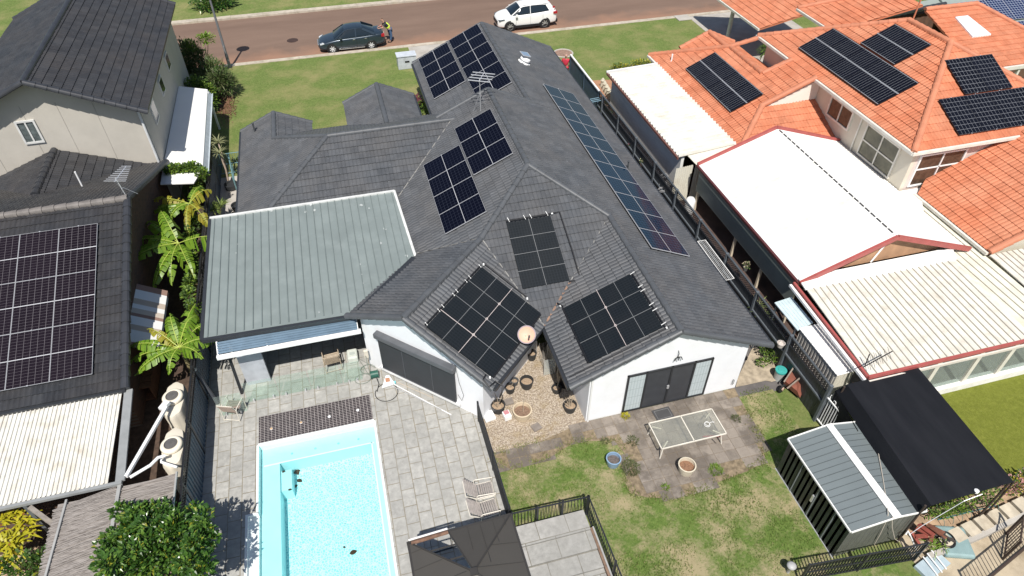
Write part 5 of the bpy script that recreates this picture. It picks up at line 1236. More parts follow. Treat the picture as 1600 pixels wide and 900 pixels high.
g = MB(); wall_poly(g, [(XA+.5, yF+.25, zE-.0), (XB-.6, yF+.25, zE), (XR, yF+.45, zRg-.1)], (0, .03, 0)); g.build('gable_infill', M1('tan gable board', (0.36, 0.21, 0.12), 0.8, 0.2, 2), BW)
g = MB(); g.bar((XR-.75, yF+.2, zE+.02), (XR-.1, yF+.38, zRg-.12), .05); g.bar((XA+.1, yF+.1, zE), (XB-.2, yF+.1, zE), .06, .1); g.bar((XA+.6, yF+.18, zE+.06), (XR, yF+.36, zRg-.08), .05); g.bar((XR, yF+.36, zRg-.08), (XB-.6, yF+.18, zE+.06), .05); g.build('gable_frame', WHITE_PAINT, BW)
MB().box(XA+.06, 15.9, 1.15, XA+.09, 24.2, 2.4).build('hanging_blind', M1('grey green mesh blind', (0.19, 0.22, 0.20), 0.6, 0.1, 1), BW)
for y in (16.0, 18.2, 20.4, 24.1): MB().box(XA+.1, y-.05, 0, XA+.2, y+.05, 2.45).build('post', M1('pale tan post', (0.60, 0.52, 0.40), .6), BW)
# lower cream skillion with red edging
SK = thing('skillion_roof', 'low cream ribbed skillion roof with red edging in front of the white gable carport', 'patio roof', (19, 13.5, 0))
def ribbed(name, c4, n_, mat, mat_rib, parent, w_=.03, h_=.03, t=.04):
    a, b, c, d = [Vector(p) for p in c4]; mb = MB().slab([a, b, c, d], t); o = mb.build(name, mat, parent); r = MB(); up_ = Vector((0, 0, h_))
    ab = (b-a).normalized()*w_*.5
    for i in range(1, n_):
        p, q = a.lerp(b, i/n_), d.lerp(c, i/n_)
        r.slab([p-ab+up_, p+ab+up_, q+ab+up_, q-ab+up_], h_)
    r.build('rib', mat_rib, o); return o
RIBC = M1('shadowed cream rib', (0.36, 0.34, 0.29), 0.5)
SKM = M1('lichened cream sheet', (0.67, 0.64, 0.565), 0.5, 0.04, 2, dirt=(0.42, 0.37, 0.29), dirt_amt=0.6, dirt_scale=1.8)
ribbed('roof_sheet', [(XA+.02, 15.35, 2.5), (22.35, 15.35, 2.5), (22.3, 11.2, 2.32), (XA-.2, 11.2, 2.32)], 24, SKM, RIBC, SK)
MB().slab([(XA-.05, 15.85, 2.62), (22.7, 15.85, 2.62), (22.5, 15.33, 2.53), (XA-.05, 15.33, 2.53)], .05).build('apron_flashing', WHITE_METAL, SK)
ribbed('valley_sheet', [(22.35, 24.0, 2.42), (24.0, 24.0, 2.42), (24.0, 11.2, 2.30), (22.35, 11.2, 2.30)], 5, M1('cream valley sheet', (0.72, 0.70, 0.58), 0.5, .05, dirt=(0.50, 0.42, 0.28), dirt_amt=.5), RIBC, SK)
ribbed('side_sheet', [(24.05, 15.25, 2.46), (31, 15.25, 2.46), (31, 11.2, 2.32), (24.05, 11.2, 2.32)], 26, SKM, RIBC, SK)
MB().slab([(23.45, 20.0, 2.5), (24.6, 20.0, 2.5), (24.0, 19.2, 2.5), (23.45, 18.4, 2.5)], .05).build('flat_sheet', WHITE_METAL, SK)
for a, b in (((XA-.25, 15.8, 2.48), (XA-.3, 11.15, 2.30)), ((XA-.3, 11.12, 2.30), (31, 11.12, 2.30))): MB().bar(a, b, .09, .12).build('red_gutter', RED_TRIM, SK)
MB().bar((XA-.38, 15.8, 2.40), (XA-.42, 11.1, 2.22), .1, .1).build('white_pipe', WHITE_PAINT, SK)
MB().bar((XA-.3, 11.02, 2.18), (31, 11.02, 2.18), .05, .12).build('rear_fascia', M1('pale fascia', (0.66, 0.62, 0.55), .6), SK)
k = MB()
x = 18.0
for x in (17.7, 18.6, 20.4, 21.9, 23.6, 25.4): MB().box(x-.09, 11.25, .3, x+.09, 11.4, 2.25).build('post', WGUT, SK)
for x0, x1 in ((17.8, 18.5), (18.7, 20.3), (20.5, 21.8), (22.0, 23.5), (23.7, 25.3)): MB().box(x0, 11.31, .34, x1, 11.325, 2.0).build('glass_panel', mat_glass('patio glass', (0.75, 0.8, 0.78), .14), SK)
MB().box(17.3, 11.15, 0, 31, 11.45, .33).build('plinth', M1('white plinth', (0.8, 0.78, 0.74), .7), SK)
sheet('neighbour_patio_floor', [(16.2, 11.45), (31, 11.45), (31, 15.6), (16.2, 15.6)], M1('grey patio tiles', (0.30, 0.28, 0.26), .7, .2, 3), .03)
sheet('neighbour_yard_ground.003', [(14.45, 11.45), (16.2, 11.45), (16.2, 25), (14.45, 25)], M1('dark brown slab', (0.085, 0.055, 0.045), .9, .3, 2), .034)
# outdoor settings seen through the glass
def simple_chair(label, loc, rz, mat, group):
    t = thing('patio_chair', label, 'chair', loc, rz, group)
    MB().box(-.22, -.22, .42, .22, .22, .46).build('seat', mat, t, local=True); MB().box(-.22, .2, .46, .22, .24, .9).build('backrest', mat, t, local=True)
    for sx in (-1, 1):
        for sy in (-1, 1): MB().box(sx*.2-.015, sy*.2-.015, 0, sx*.2+.015, sy*.2+.015, .42).build('leg', DARK_METAL, t, local=True)
    return t
PL = M1('plum fabric', (0.20, 0.07, 0.11), .8)
simple_chair('plum chair behind the patio glass at the right edge of the photo', (23.1, 12.6, .03), .4, PL, 'chairs behind the patio glass')
simple_chair('black chair behind the patio glass nearest the black shade cloth', (18.5, 12.6, .03), -.5, BLACK, 'chairs behind the patio glass')
simple_chair('black chair behind the patio glass in the middle bay', (19.7, 12.9, .03), .9, BLACK, 'chairs behind the patio glass')
# aerial on the skillion
t = thing('tv_antenna', 'dark television antenna lying low over the cream ribbed skillion roof', 'antenna', G(1352, 570, 2.4), group='television antennas')
p0 = G(1350, 573, 2.9)-t.location; p1 = G(1394, 549, 2.9)-t.location
MB().tube([(0, 0, 0), (0, .05, .5)], .018).build('mast', BLACK, t, local=True); b_ = MB(); b_.tube([p0, p1], .02)
b_.build('boom', BLACK, t, local=True); el = MB()
for i in range(7):
    q = p0.lerp(p1, (i+.3)/7); el.tube([q+Vector((-.12, -.25, 0)), q+Vector((.12, .25, 0))], .007, 5)
el.build('element', BLACK, t, local=True)
# lean-to and small ribbed shed
LT = thing('lean_to_roof', 'small pale blue lean-to sheet roof beside the right boundary fence', 'lean-to', (15.1, 14.9, 0))
ribbed('roof_sheet', [(14.72, 15.6, 1.82), (15.42, 15.6, 1.95), (15.42, 14.15, 1.95), (14.75, 14.05, 1.82)], 6, M1('pale blue sheet', (0.52, 0.62, 0.64), .4), M1('pale blue rib', (0.45, 0.55, 0.57), .4), LT, .015, .01)
for x, y in ((14.78, 14.2), (14.78, 15.5)): MB().box(x-.03, y-.03, 0, x+.03, y+.03, 1.8).build('post', GREY_POST, LT)
RS = thing('garden_locker', 'narrow cream corrugated garden locker between the fence and the skillion roof', 'garden shed', (15.25, 12.9, 0))
corrugated('roof', [(14.83, 14.1, 1.86), (14.83, 11.75, 1.86), (15.68, 11.75, 1.9), (15.68, 14.1, 1.9)], .16, WHITE_METAL, RS, .012)
rib_wall('side_wall', 14.9, 11.8, 14.05, 0, 1.83, M1('cream grey ribbed wall', (0.50, 0.48, 0.44), .6), RS, .155, .05, -1)
yrib('end_wall', 14.9, 15.62, 11.82, 0, 1.84, CREAM_METAL, RS, .15)
# ================================================================== back garden: shed, shade, fences, furniture
SH = thing('garden_shed', 'dark ribbed garden shed with grey gable roof and white ridge cap on the back lawn', 'garden shed', (13.1, 8.3, 0))
sx0, sx1, sy0, sy1, sz, szr, sxm = 11.86, 14.40, 6.70, 9.95, 1.70, 1.92, 13.28
ribbed('roof_sheet', [(sx0, sy0, sz), (sx0, sy1, sz), (sxm, sy1+.02, szr), (sxm, sy0-.02, szr)], 15, SHED_GREY, M1('dark rib line', (0.085, 0.10, 0.105), .5), SH, .018, .012)
ribbed('roof_sheet', [(sxm, sy0-.02, szr), (sxm, sy1+.02, szr), (sx1, sy1, sz), (sx1, sy0, sz)], 15, SHED_GREY, M1('dark rib line', (0.085, 0.10, 0.105), .5), SH, .018, .012)
MB().slab([(sxm-.13, sy0-.08, szr+.035), (sxm+.13, sy0-.08, szr+.035), (sxm+.11, sy1+.05, szr+.035), (sxm-.11, sy1+.05, szr+.035)], .03).build('ridge_cap', WHITE_METAL, SH)
for a, b in (((sx0-.02, sy0-.02, sz), (sx0-.02, sy1+.02, sz)), ((sx1+.02, sy0, sz), (sx1+.02, sy1, sz)), ((sx0, sy0-.03, sz), (sxm, sy0-.05, szr)), ((sxm, sy0-.05, szr), (sx1, sy0-.03, sz)), ((sx0, sy1+.02, sz), (sxm, sy1+.04, szr)), ((sxm, sy1+.04, szr), (sx1, sy1+.02, sz))):
    MB().bar(a, b, .035, .06).build('edge_trim', WHITE_METAL, SH)
SHW = M1('dark green black shed wall', (0.030, 0.038, 0.036), .45)
rib_wall('side_wall', sx0+.05, sy0+.05, sy1-.05, 0, sz-.02, SHW, SH, .20, .02, -1)
rib_wall('side_wall', sx1-.05, sy0+.05, sy1-.05, 0, sz-.02, SHW, SH, .20, .02, 1)
yrib('front_wall', sx0+.05, sx1-.05, sy0+.06, 0, sz-.03, M1('grey olive shed wall', (0.12, 0.125, 0.11), .5), SH, .20, .02)
yrib('back_wall', sx0+.05, sx1-.05, sy1-.05, 0, sz-.03, SHW, SH, .20, .02)
MB().bar((sx0+.01, sy0, .03), (sx0+.01, sy1, .03), .03, .05).build('base_rail', ALU, SH)
for y in (7.35, 8.15, 9.05): MB().box(sx0+.005, y, .04, sx0+.028, y+.03, sz-.05).build('door_rail', M1('dull alloy strip', (0.22, 0.24, 0.24), .4), SH)
MB().box(sx0-.03, 8.2, .80, sx0+.02, 8.27, 1.12).build('door_handle', ALU, SH)
rp_ = thing('rope', 'pale rope tied over the shed roof and hanging down its gable end', 'rope', (13.4, 6.7, 1.9))
MB().tube([G(1372, 705, 1.78), G(1380, 750, 1.85), G(1388, 803, 1.97), G(1386, 812, 1.75), G(1375, 835, .9), G(1366, 851, .25)], .012, 5).build('rope_line', M1('pale rope', (0.5, 0.45, 0.38), .9), rp_)
MB().tube([G(1394, 808, 1.95), G(1394, 825, 1.3), G(1398, 842, .6), G(1404, 846, .3)], .012, 5).build('rope_line', M1('pale rope', (0.5, 0.45, 0.38), .9), rp_)
# black shade cloth shelter
SC_ = thing('shade_shelter', 'black shade cloth shelter standing between the garden shed and the artificial lawn', 'shade shelter', (16, 9, 0))
def cloth_mat():
    m, nt, b = newmat('black shade cloth'); v = coord(nt)
    c = mixc(nt, ramp(nt, noise(nt, v, .9, 4, .6, stretch=(1.4, .25, 1)), [(0.4, 0.0), (0.7, 1.0)]), (0.008, 0.009, 0.012), (0.016, 0.017, 0.021))
    nt.links.new(c, b.inputs['Base Color']); b.inputs['Roughness'].default_value = .75; b.inputs['Specular IOR Level'].default_value = .2
    bump(nt, b, noise(nt, v, 150, 2), .3, .004); return m
CLOTH = cloth_mat()
def sheet_grid(name, c4, nx, ny, sag, mat, parent, smooth=True):
    a, b, c, d = [Vector(p) for p in c4]; vs_ = []
    for j in range(ny+1):
        for i in range(nx+1):
            u, v_ = i/nx, j/ny; p = a.lerp(b, u).lerp(d.lerp(c, u), v_); p.z -= sag*math.sin(math.pi*u)*math.sin(math.pi*v_)*(1+.15*math.sin(9*v_)); vs_.append(p)
    fs = [(j*(nx+1)+i, j*(nx+1)+i+1, (j+1)*(nx+1)+i+1, (j+1)*(nx+1)+i) for j in range(ny) for i in range(nx)]
    n = len(vs_); vs2 = vs_+[p-Vector((0, 0, .012)) for p in vs_]; fs2 = fs+[tuple(n+k for k in reversed(f)) for f in fs]
    return MB().mesh(vs2, fs2).build(name, mat, parent, smooth=smooth)
tz = 2.25
ca, cb, cc_, cd = (G(1340, 600, tz), G(1440, 572, tz), G(1588, 750, tz), G(1458, 787, tz))
ca, cb, cc_, cd = (14.62, 11.1, 2.22), (17.4, 11.1, 2.25), (17.1, 6.6, 2.25), (14.25, 6.6, 2.22)
sheet_grid('roof_cloth', [ca, cb, cc_, cd], 14, 18, .10, CLOTH, SC_)
sheet_grid('side_cloth', [(14.42, 11.25, 1.75), (14.62, 11.1, 2.22), (14.25, 6.6, 2.22), (14.02, 6.62, 1.7)], 2, 12, .02, CLOTH, SC_)
sheet_grid('side_cloth', [(14.45, 11.15, .5), (14.42, 11.22, 1.8), (14.15, 9.6, 1.8), (14.2, 9.8, .5)], 2, 4, 0, CLOTH, SC_)
for x, y in ((14.1, 6.65), (17.05, 6.65), (17.35, 11.05), (14.5, 11.05)): MB().tube([(x, y, 0), (x, y, 2.2)], .035).build('leg', M1('rusty dark leg', (0.05, 0.035, 0.028), .7), SC_)
MB().tube([G(1585, 752, 2.2), G(1536, 808, .05)], .03).build('brace', M1('rusty dark leg', (0.05, 0.035, 0.028), .7), SC_)
MB().tube([G(1507, 783, .9), G(1536, 808, .05)], .02).build('brace', M1('rusty dark leg', (0.05, 0.035, 0.028), .7), SC_)
MB().lathe(G(1525, 768, 2.2), [(0, .1), (.07, .06), (.07, -.02)], 12).build('pole_cap', WHITE_PAINT, SC_)
rp_ = thing('clothes_line_wire', 'thin pale wire stretched beside the black shade shelter to the junk pile', 'wire', (16, 6.9, 1))
MB().tube([G(1535, 772, 1.4), G(1506, 783, 1.2), G(1440, 822, .9), G(1420, 836, .8)], .012, 5).build('wire', ALU, rp_)
# right boundary fence with grey posts and lattice
RF = thing('boundary_fence', 'charcoal metal fence with grey posts and lattice top along the long panel row side', 'fence', (14.3, 22, 0))
y = 11.35
while y < 33.4:
    y1 = min(y+2.42, 33.8)
    rib_wall('fence_sheet', 14.34, y, y1, 0, 1.5, CHAR_FENCE, RF, .19, .025, -1)
    MB().box(14.24, y-.05, 0, 14.36, y+.05, 1.96).build('post', GREY_POST, RF)
    MB().box(14.26, y+.05, 1.88, 14.34, y1-.05, 1.94).build('top_rail', M1('dark grey rail', (0.07, 0.078, 0.085), .5), RF)
    MB().box(14.26, y+.05, .98, 14.33, y1-.05, 1.05).build('middle_rail', GREY_POST, RF)
    lt = MB(); lt.box(14.28, y, 1.50, 14.33, y1, 1.54); yy = y+.03
    while yy < y1-.3: lt.bar((14.30, yy, 1.54), (14.30, yy+.3, 1.86), .012, .02); lt.bar((14.312, yy+.3, 1.54), (14.312, yy, 1.86), .012, .02); yy += .11
    lt.build('lattice', DARK_METAL, RF)
    y += 2.42
FF = thing('boundary_fence', 'slate blue metal fence with white capping beside the front corner of the grey roof', 'fence', (14.3, 36, 0))
rib_wall('fence_sheet', 14.34, 33.85, 38.9, 0, 1.83, BLUE_FENCE, FF, .16, .03, -1)
MB().box(14.28, 33.8, 1.83, 14.38, 38.95, 1.90).build('capping', WHITE_PAINT, FF)
for y in (33.85, 36.3, 38.9): MB().box(14.27, y-.04, 0, 14.39, y+.04, 1.83).build('post', BLUE_FENCE, FF)
# ornate white fence
WF = thing('ornate_fence', 'short white picket fence with curled finials between the garden locker and the grey shed', 'fence', (14.4, 10.6, 0))
yA, yB = 11.35, 9.95
for z in (1.35, .15): MB().bar((14.33, yA, z), (14.40, yB, z), .04).build('rail', WHITE_PAINT, WF)
mb = MB()
for i in range(13):
    y_ = yA+(yB-yA)*(i+.3)/13; mb.box(14.345, y_-.016, .15, 14.377, y_+.016, 1.35)
mb.build('pickets', WHITE_PAINT, WF)
mb = MB()
for i in range(6):
    y_ = yA+(yB-yA)*(i+.5)/6; c = Vector((14.37, y_, 1.44))
    if i % 2: mb.tube([c+Vector((0, .06*math.cos(q*.8), .07*math.sin(q*.8))) for q in range(7)], .013, 5)
    else: mb.tube([c+Vector((0, 0, -.08)), c+Vector((0, .03, .02)), c+Vector((0, 0, .12))], .016, 5)
mb.build('finials', WHITE_PAINT, WF)
# ------------------------------------------------------------------ black railings
def railing(label, p, q, h_=1.1, gap=.11, bar_=.016, rails=(1.08, .12), posts=None, mat=DARK_METAL, z0=0, rz=.05, name='pool_railing', group=None):
    t = thing(name, label, 'fence', ((p[0]+q[0])/2, (p[1]+q[1])/2, z0), group=group)
    P0 = Vector((p[0], p[1], z0)); Q0 = Vector((q[0], q[1], z0)); L = (Q0-P0).length; d = (Q0-P0).normalized()
    for r_ in rails: MB().bar(P0+Vector((0, 0, r_)), Q0+Vector((0, 0, r_)), .04, .035).build('rail', mat, t)
    mb = MB(); k = 0; n_ = int(L/gap)
    for i in range(1, n_): a = P0+d*L*i/n_; mb.box(a.x-bar_/2, a.y-bar_/2, z0+.1, a.x+bar_/2, a.y+bar_/2, z0+rails[0])
    mb.build('balusters', mat, t)
    np_ = posts or max(1, round(L/2.2))
    for i in range(np_+1): a = P0+d*L*i/np_; MB().box(a.x-.03, a.y-.03, z0, a.x+.03, a.y+.03, z0+h_+.04).build('post', mat, t)
    return t
railing('black pool railing between the stone paving and the back garden', (2.66, 14.45), (2.70, 10.3), gap=.07, bar_=.025)
railing('black railing across the top of the stone steps beside the gazebo', (2.72, 10.1), (5.14, 10.03), posts=3, gap=.105)
railing('black railing running down the lawn side of the stone steps', (5.16, 10.02), (5.28, 3.6), gap=.105)
railing('short black railing behind the brown gazebo on the pool paving', (-.42, 9.95), (2.6, 10.08), gap=.6, h_=1.0)
railing('slatted black gate with diagonal frame in front of the grey shed', (10.5, 6.35), (14.2, 6.02), gap=.10, bar_=.03, rails=(1.10, .10, .6), posts=2)
railing('dark brown gate at the lower right corner of the slab', (15.15, 4.72), (18.2, 5.55), gap=.14, bar_=.02, mat=M1('dark brown iron', (0.045, 0.028, 0.022), .6), rails=(1.08, .12))
railing('dark brown side gate nearest the right photo edge', (16.85, 5.35), (17.6, 6.0), gap=.14, bar_=.02, mat=M1('dark brown iron', (0.045, 0.028, 0.022), .6), posts=1)
lt_ = thing('garden_light', 'round grey topped bollard light on the lawn near the black slatted gate', 'light', G(1232, 892, .1))
MB().lathe((0, 0, -.1), [(.05, 0), (.05, .35), (.13, .40), (.14, .46), (.08, .50), (0, .51)], 20).build('light_head', M1('pale grey globe', (0.4, 0.4, 0.4), .5), lt_, local=True, smooth=True)
# stone steps
mb = MB(); SLAB = mat_pave('stone step slabs', (0.31, 0.305, 0.285), (0.375, 0.365, 0.345), (0.17, 0.155, 0.12), .95, .7, .012, stain=(0.26, 0.255, 0.235), stain_amt=.5)
stp = thing('stone_steps', 'wide grey stone steps enclosed by the black railings beside the gazebo', 'steps', (3.9, 8, 0))
ys = [10.0, 9.33, 8.72, 8.15, 7.6, 7.0, 6.4, 5.8, 5.2]
for i in range(8):
    z = .42-.055*i; MB().box(2.8, ys[i+1], 0, 5.02, ys[i]-.006, z).build('tread', SLAB, stp)
for i in range(8): MB().box(2.8, ys[i+1]-.008, .42-.055*i-.045, 5.02, ys[i+1]-.001, .42-.055*i-.005).build('nosing', M1('darker nosing', (0.2, 0.195, 0.18), .8), stp)
MB().box(5.03, 3.5, 0, 5.10, 9.4, .36).build('stringer', M1('rust edged stringer', (0.20, 0.13, 0.09), .8, .3, 5), stp)
MB().box(5.10, 3.5, 0, 5.15, 9.4, .40).build('grey_edging', M1('grey edging', (0.33, 0.33, 0.32), .6), stp)
# gazebo
GZ = thing('gazebo', 'brown grey gazebo canopy with one open roof bay beside the pool steps', 'gazebo', (1.1, 8, 0))
GZM = M1('brown grey canopy sheet', (0.062, 0.057, 0.050), .5, .05, 1)
gx0, gx1, gy1, gy0, gz_, gzt = -.42, 2.52, 9.42, 6.6, 2.2, 2.62; gc = Vector((1.12, 7.95, gzt))
nw, ne, se, sw_ = Vector((gx0, gy1, gz_)), Vector((gx1, gy1+.08, gz_)), Vector((gx1+.05, gy0, gz_)), Vector((gx0, gy0, gz_))
mid = nw.lerp(ne, .38)
MB().slab([mid, ne, gc], .03).build('canopy_panel', GZM, GZ); MB().slab([ne, se, gc], .03).build('canopy_panel', GZM, GZ)
MB().slab([se, sw_, gc], .03).build('canopy_panel', GZM, GZ); MB().slab([sw_, nw, gc], .03).build('canopy_panel', GZM, GZ)
GZF = M1('dark bronze frame', (0.04, 0.037, 0.034), .45)
for a, b in ((nw, ne), (ne, se), (se, sw_), (sw_, nw)): MB().bar(a-Vector((0, 0, .03)), b-Vector((0, 0, .03)), .06, .08).build('beam', GZF, GZ)
for a in (nw, ne, se, sw_): MB().bar(a+Vector((0, 0, .015)), gc+Vector((0, 0, .02)), .04, .03).build('hip_rail', GZF, GZ)
MB().bar(mid+Vector((0, 0, .01)), gc+Vector((0, 0, .02)), .03, .03).build('hip_rail', GZF, GZ)
for f_ in (.33, .62): MB().bar(nw.lerp(gc, f_), mid.lerp(gc, f_), .035, .03).build('purlin', GZF, GZ)
for e0, e1 in ((mid, ne), (ne, se), (sw_, nw), (se, sw_)):
    for f_ in (.3, .5, .7, .88):
        q0 = e0.lerp(e1, f_); tt = 1.0; n0 = q0.lerp(gc, .02); n1 = (e0 if f_ < .5 else e1).lerp(gc, 1-abs(f_-.5)*2*.0-.0) if False else None
        inw = Vector((0, -1, 0)) if abs(e0.y-e1.y) < .2 and e0.y > 8 else (Vector((-1, 0, 0)) if e0.x > 2 and e1.x > 2 else (Vector((1, 0, 0)) if e0.x < 0 and e1.x < 0 else Vector((0, 1, 0))))
        L_ = (1.4 if inw.x == 0 else 1.35)*(1-abs(f_-.5)*2); zz = (gzt-gz_)*(1-abs(f_-.5)*2)
        MB().bar(q0+Vector((0, 0, .006)), q0+inw*L_+Vector((0, 0, zz+.006)), .012, .008).build('seam', M1('canopy seam', (0.045, 0.042, 0.038), .5), GZ)
MB().box(gc.x-.1, gc.y-.1, gzt, gc.x+.1, gc.y+.1, gzt+.05).build('cap', GZF, GZ)
for a in (nw, ne, se, sw_): MB().box(a.x-.045, a.y-.045, 0, a.x+.045, a.y+.045, gz_-.05).build('post', GZF, GZ)
roll = thing('rolled_canopy', 'rolled pale and brown canopy fabric along the open bay of the gazebo', 'canopy roll', (.3, 9.3, 2.2))
MB().tube([nw+Vector((.08, -.07, .04)), mid+Vector((0, -.05, .05))], .055, 8).build('brown_roll', M1('brown rolled fabric', (0.16, 0.09, 0.06), .9, .3, 8), roll)
MB().tube([nw+Vector((.02, .03, .05)), mid+Vector((0, .05, .06))], .03, 8).build('white_roll', M1('white rolled hem', (0.7, 0.68, 0.66), .8), roll)
# glass pool fence below the awning
GF = thing('glass_pool_fence', 'frameless greenish glass pool fence with small steel clamps below the patio awning', 'fence', (-3.5, 17.7, 0))
GL = mat_glass('greenish fence glass', (0.90, 0.96, 0.93), .06)
gpts = [(-6.25, -5.35), (-5.3, -4.2), (-4.15, -3.05), (-3.0, -1.9), (-1.85, -1.15)]
for i, (xa, xb) in enumerate(gpts):
    y_ = 17.05 if i == 0 else 17.45
    MB().box(xa, y_, .06, xb, y_+.012, 1.1).build('glass_pane', GL, GF)
    for x in (xa+.2, xb-.2): MB().box(x-.025, y_-.03, 0, x+.025, y_+.04, .16).build('clamp', ALU, GF)
# ------------------------------------------------------------------ furniture on the paving
def arm_chair(label, loc, rz, slat_mat, frame_mat, group, name='garden_chair', lean=.35, w_=.58, high=.95):
    t = thing(name, label, 'chair', loc, rz, group)
    w2 = w_/2
    for s_ in (-1, 1):
        f = MB(); x = s_*w2
        f.tube([(x, -.28, 0), (x, -.30, .60), (x, .26, .64), (x, .30, .60), (x, .34, 0)], .018, 6)
        f.tube([(x*.94, -.26, .42), (x*.94, .22, .38), (x*.94, .22+lean*.55, high)], .016, 6)
        f.build('side_frame', frame_mat, t, local=True)
    f = MB(); f.tube([(-w2, .34, .08), (w2, .34, .08)], .012, 6); f.tube([(-w2, -.28, .3), (w2, -.28, .3)], .014, 6); f.tube([(-w2*.94, .22+lean*.55, high), (w2*.94, .22+lean*.55, high)], .016, 6); f.build('cross_bar', frame_mat, t, local=True)
    s_ = MB()
    for i in range(7): s_.box(-w2*.9, -.26+i*.068, .415-i*.005, w2*.9, -.26+i*.068+.048, .43-i*.005)
    s_.build('seat', slat_mat, t, local=True)
    b_ = MB()
    for i in range(7):
        q = .08+i*.13; b_.bar((-w2*.9, .22+lean*q*.6, .38+q*.6), (w2*.9, .22+lean*q*.6, .38+q*.6), .05, .014)
    b_.build('backrest', slat_mat, t, local=True)
    return t
TAUPE = M1('taupe woven slats', (0.30, 0.24, 0.20), .85, .15, 9)
p = G(369, 645, .0); arm_chair('cream framed slatted armchair standing beside the blue fence', (p.x, p.y-.05, .02), R_(160), TAUPE, CREAM_PAINT, 'cream framed garden chairs')
p = G(521, 572, .0); arm_chair('timber slatted armchair behind the glass pool fence', (p.x, p.y, .02), R_(185), WOOD_PALE, WOOD_PALE, 'cream framed garden chairs', w_=.6)
p = G(756, 778, .0); arm_chair('cream looped lounge chair by the black pool railing, the upper of two', (p.x+.05, p.y+.02, .02), R_(88), M1('grey brown woven slats', (0.30, 0.27, 0.25), .85, .2, 9), CREAM_PAINT, 'cream framed garden chairs', lean=.8, high=.72)
p = G(762, 806, .0); arm_chair('cream looped lounge chair by the black pool railing, the lower of two', (p.x+.05, p.y+.02, .02), R_(92), M1('grey brown woven slats', (0.30, 0.27, 0.25), .85, .2, 9), CREAM_PAINT, 'cream framed garden chairs', lean=.8, high=.72)
p = G(552, 560, .0)
t = thing('pump_cover', 'pale grey plastic pump cover on the patio beside the timber armchair', 'pump cover', (p.x, p.y, .02))
bevel(MB().box(-.2, -.28, 0, .2, .22, .32).build('cover_body', M1('pale grey green plastic', (0.55, 0.58, 0.53), .5), t, local=True), .06); MB().box(-.1, -.12, .32, .1, .02, .335).build('cover_label', M1('faint grey panel', (0.42, 0.46, 0.43), .5), t, local=True)
# pool gear against the diagonal wall
t = thing('hose_reel', 'dark green hose reel on the paving beside the white diagonal wall', 'hose reel', G(586, 589, .03))
MB().tube([(-.12, 0, .16), (.12, 0, .16)], .14, 16).build('drum', M1('dark green plastic', (0.015, 0.09, 0.065), .5), t, local=True)
for s_ in (-1, 1): MB().tube([(s_*.12, 0, .16), (s_*.145, 0, .16)], .17, 18).build('flange', M1('dark green plastic', (0.015, 0.09, 0.065), .5), t, local=True)
t = thing('pool_cleaner', 'white triangular pool cleaner head lying on the paving below the roller blind', 'pool cleaner', G(606, 600, .03))
bevel(MB().prism([(-.24, -.2), (.26, -.12), (.12, .3), (-.02, .34)], .02, .14).build('cleaner_body', WHITE_PAINT, t, local=True), .03); MB().box(-.06, -.02, .14, .1, .16, .17).build('cleaner_vent', M1('orange brown vent', (0.4, 0.2, 0.12), .7), t, local=True)
MB().box(.17, -.1, .05, .3, -.02, .12).build('cleaner_hinge', M1('aqua plastic', (0.2, 0.55, 0.6), .5), t, local=True)
def ring(c, r, z, n=26, sq=1.0, a0=0, a1=2*math.pi, jitter=.0): return [Vector((c[0]+r*math.cos(a0+(a1-a0)*i/n), c[1]+sq*r*math.sin(a0+(a1-a0)*i/n), z+jitter*math.sin(i*1.7))) for i in range(n+1)]
c = G(604, 613, .04)
t = thing('garden_hose', 'black hose looped in a wide circle on the paving above the pool corner', 'hose', c)
MB().tube([G(588, 590, .2), G(592, 600, .08), G(589, 612, .05)]+ring(c, .42, .045, 26, 1.0, 2.6, 8.6), .013, 6).build('hose_line', BLACK, t)
c = G(567, 592, .04)
t = thing('garden_hose', 'tangled thin green grey hose hanging from the tap at the white wall corner', 'hose', c)
MB().tube([G(571, 556, .9), G(575, 573, .4), G(578, 585, .06)]+ring(c, .3, .045, 22, .8, 1, 7)+[G(560, 560, .05)]+ring(G(575, 577, .04), .28, .06, 14, .8, 0, 5), .011, 6).build('hose_line', M1('green grey hose', (0.16, 0.19, 0.16), .5), t)
t = thing('wall_tap_box', 'cream tap box on the white wall corner above the tangled hose', 'tap box', G(572, 553, .9)); bevel(MB().box(-.08, -.05, -.2, .08, .05, .2).build('box_body', M1('cream plastic', (0.62, 0.57, 0.48), .5), t, local=True), .02)
t = thing('pool_pole', 'long white telescopic pool poles lying along the foot of the diagonal wall', 'pool pole', G(650, 635, .05))
MB().tube([G(615, 600, .07), G(705, 648, .05)], .018, 6).build('pole', WHITE_PAINT, t); MB().tube([G(612, 603, .05), G(690, 640, .07)], .015, 6).build('pole', ALU, t); MB().tube([G(618, 596, .05), G(678, 622, .06)], .012, 6).build('pole', M1('pale tan pole', (0.5, 0.42, 0.33), .5), t)
t = thing('wall_cable', 'black cable drooping beside the roller blind on the white diagonal wall', 'cable', G(701, 590, 1.0))
q = lambda s_, z: Vector(dg(s_, tw_-.04, z)); MB().tube([q(1.82, 2.1), q(1.9, 1.5), q(2.05, .9), q(1.95, .55), q(1.8, .8)], .008, 5).build('cable_line', BLACK, t)
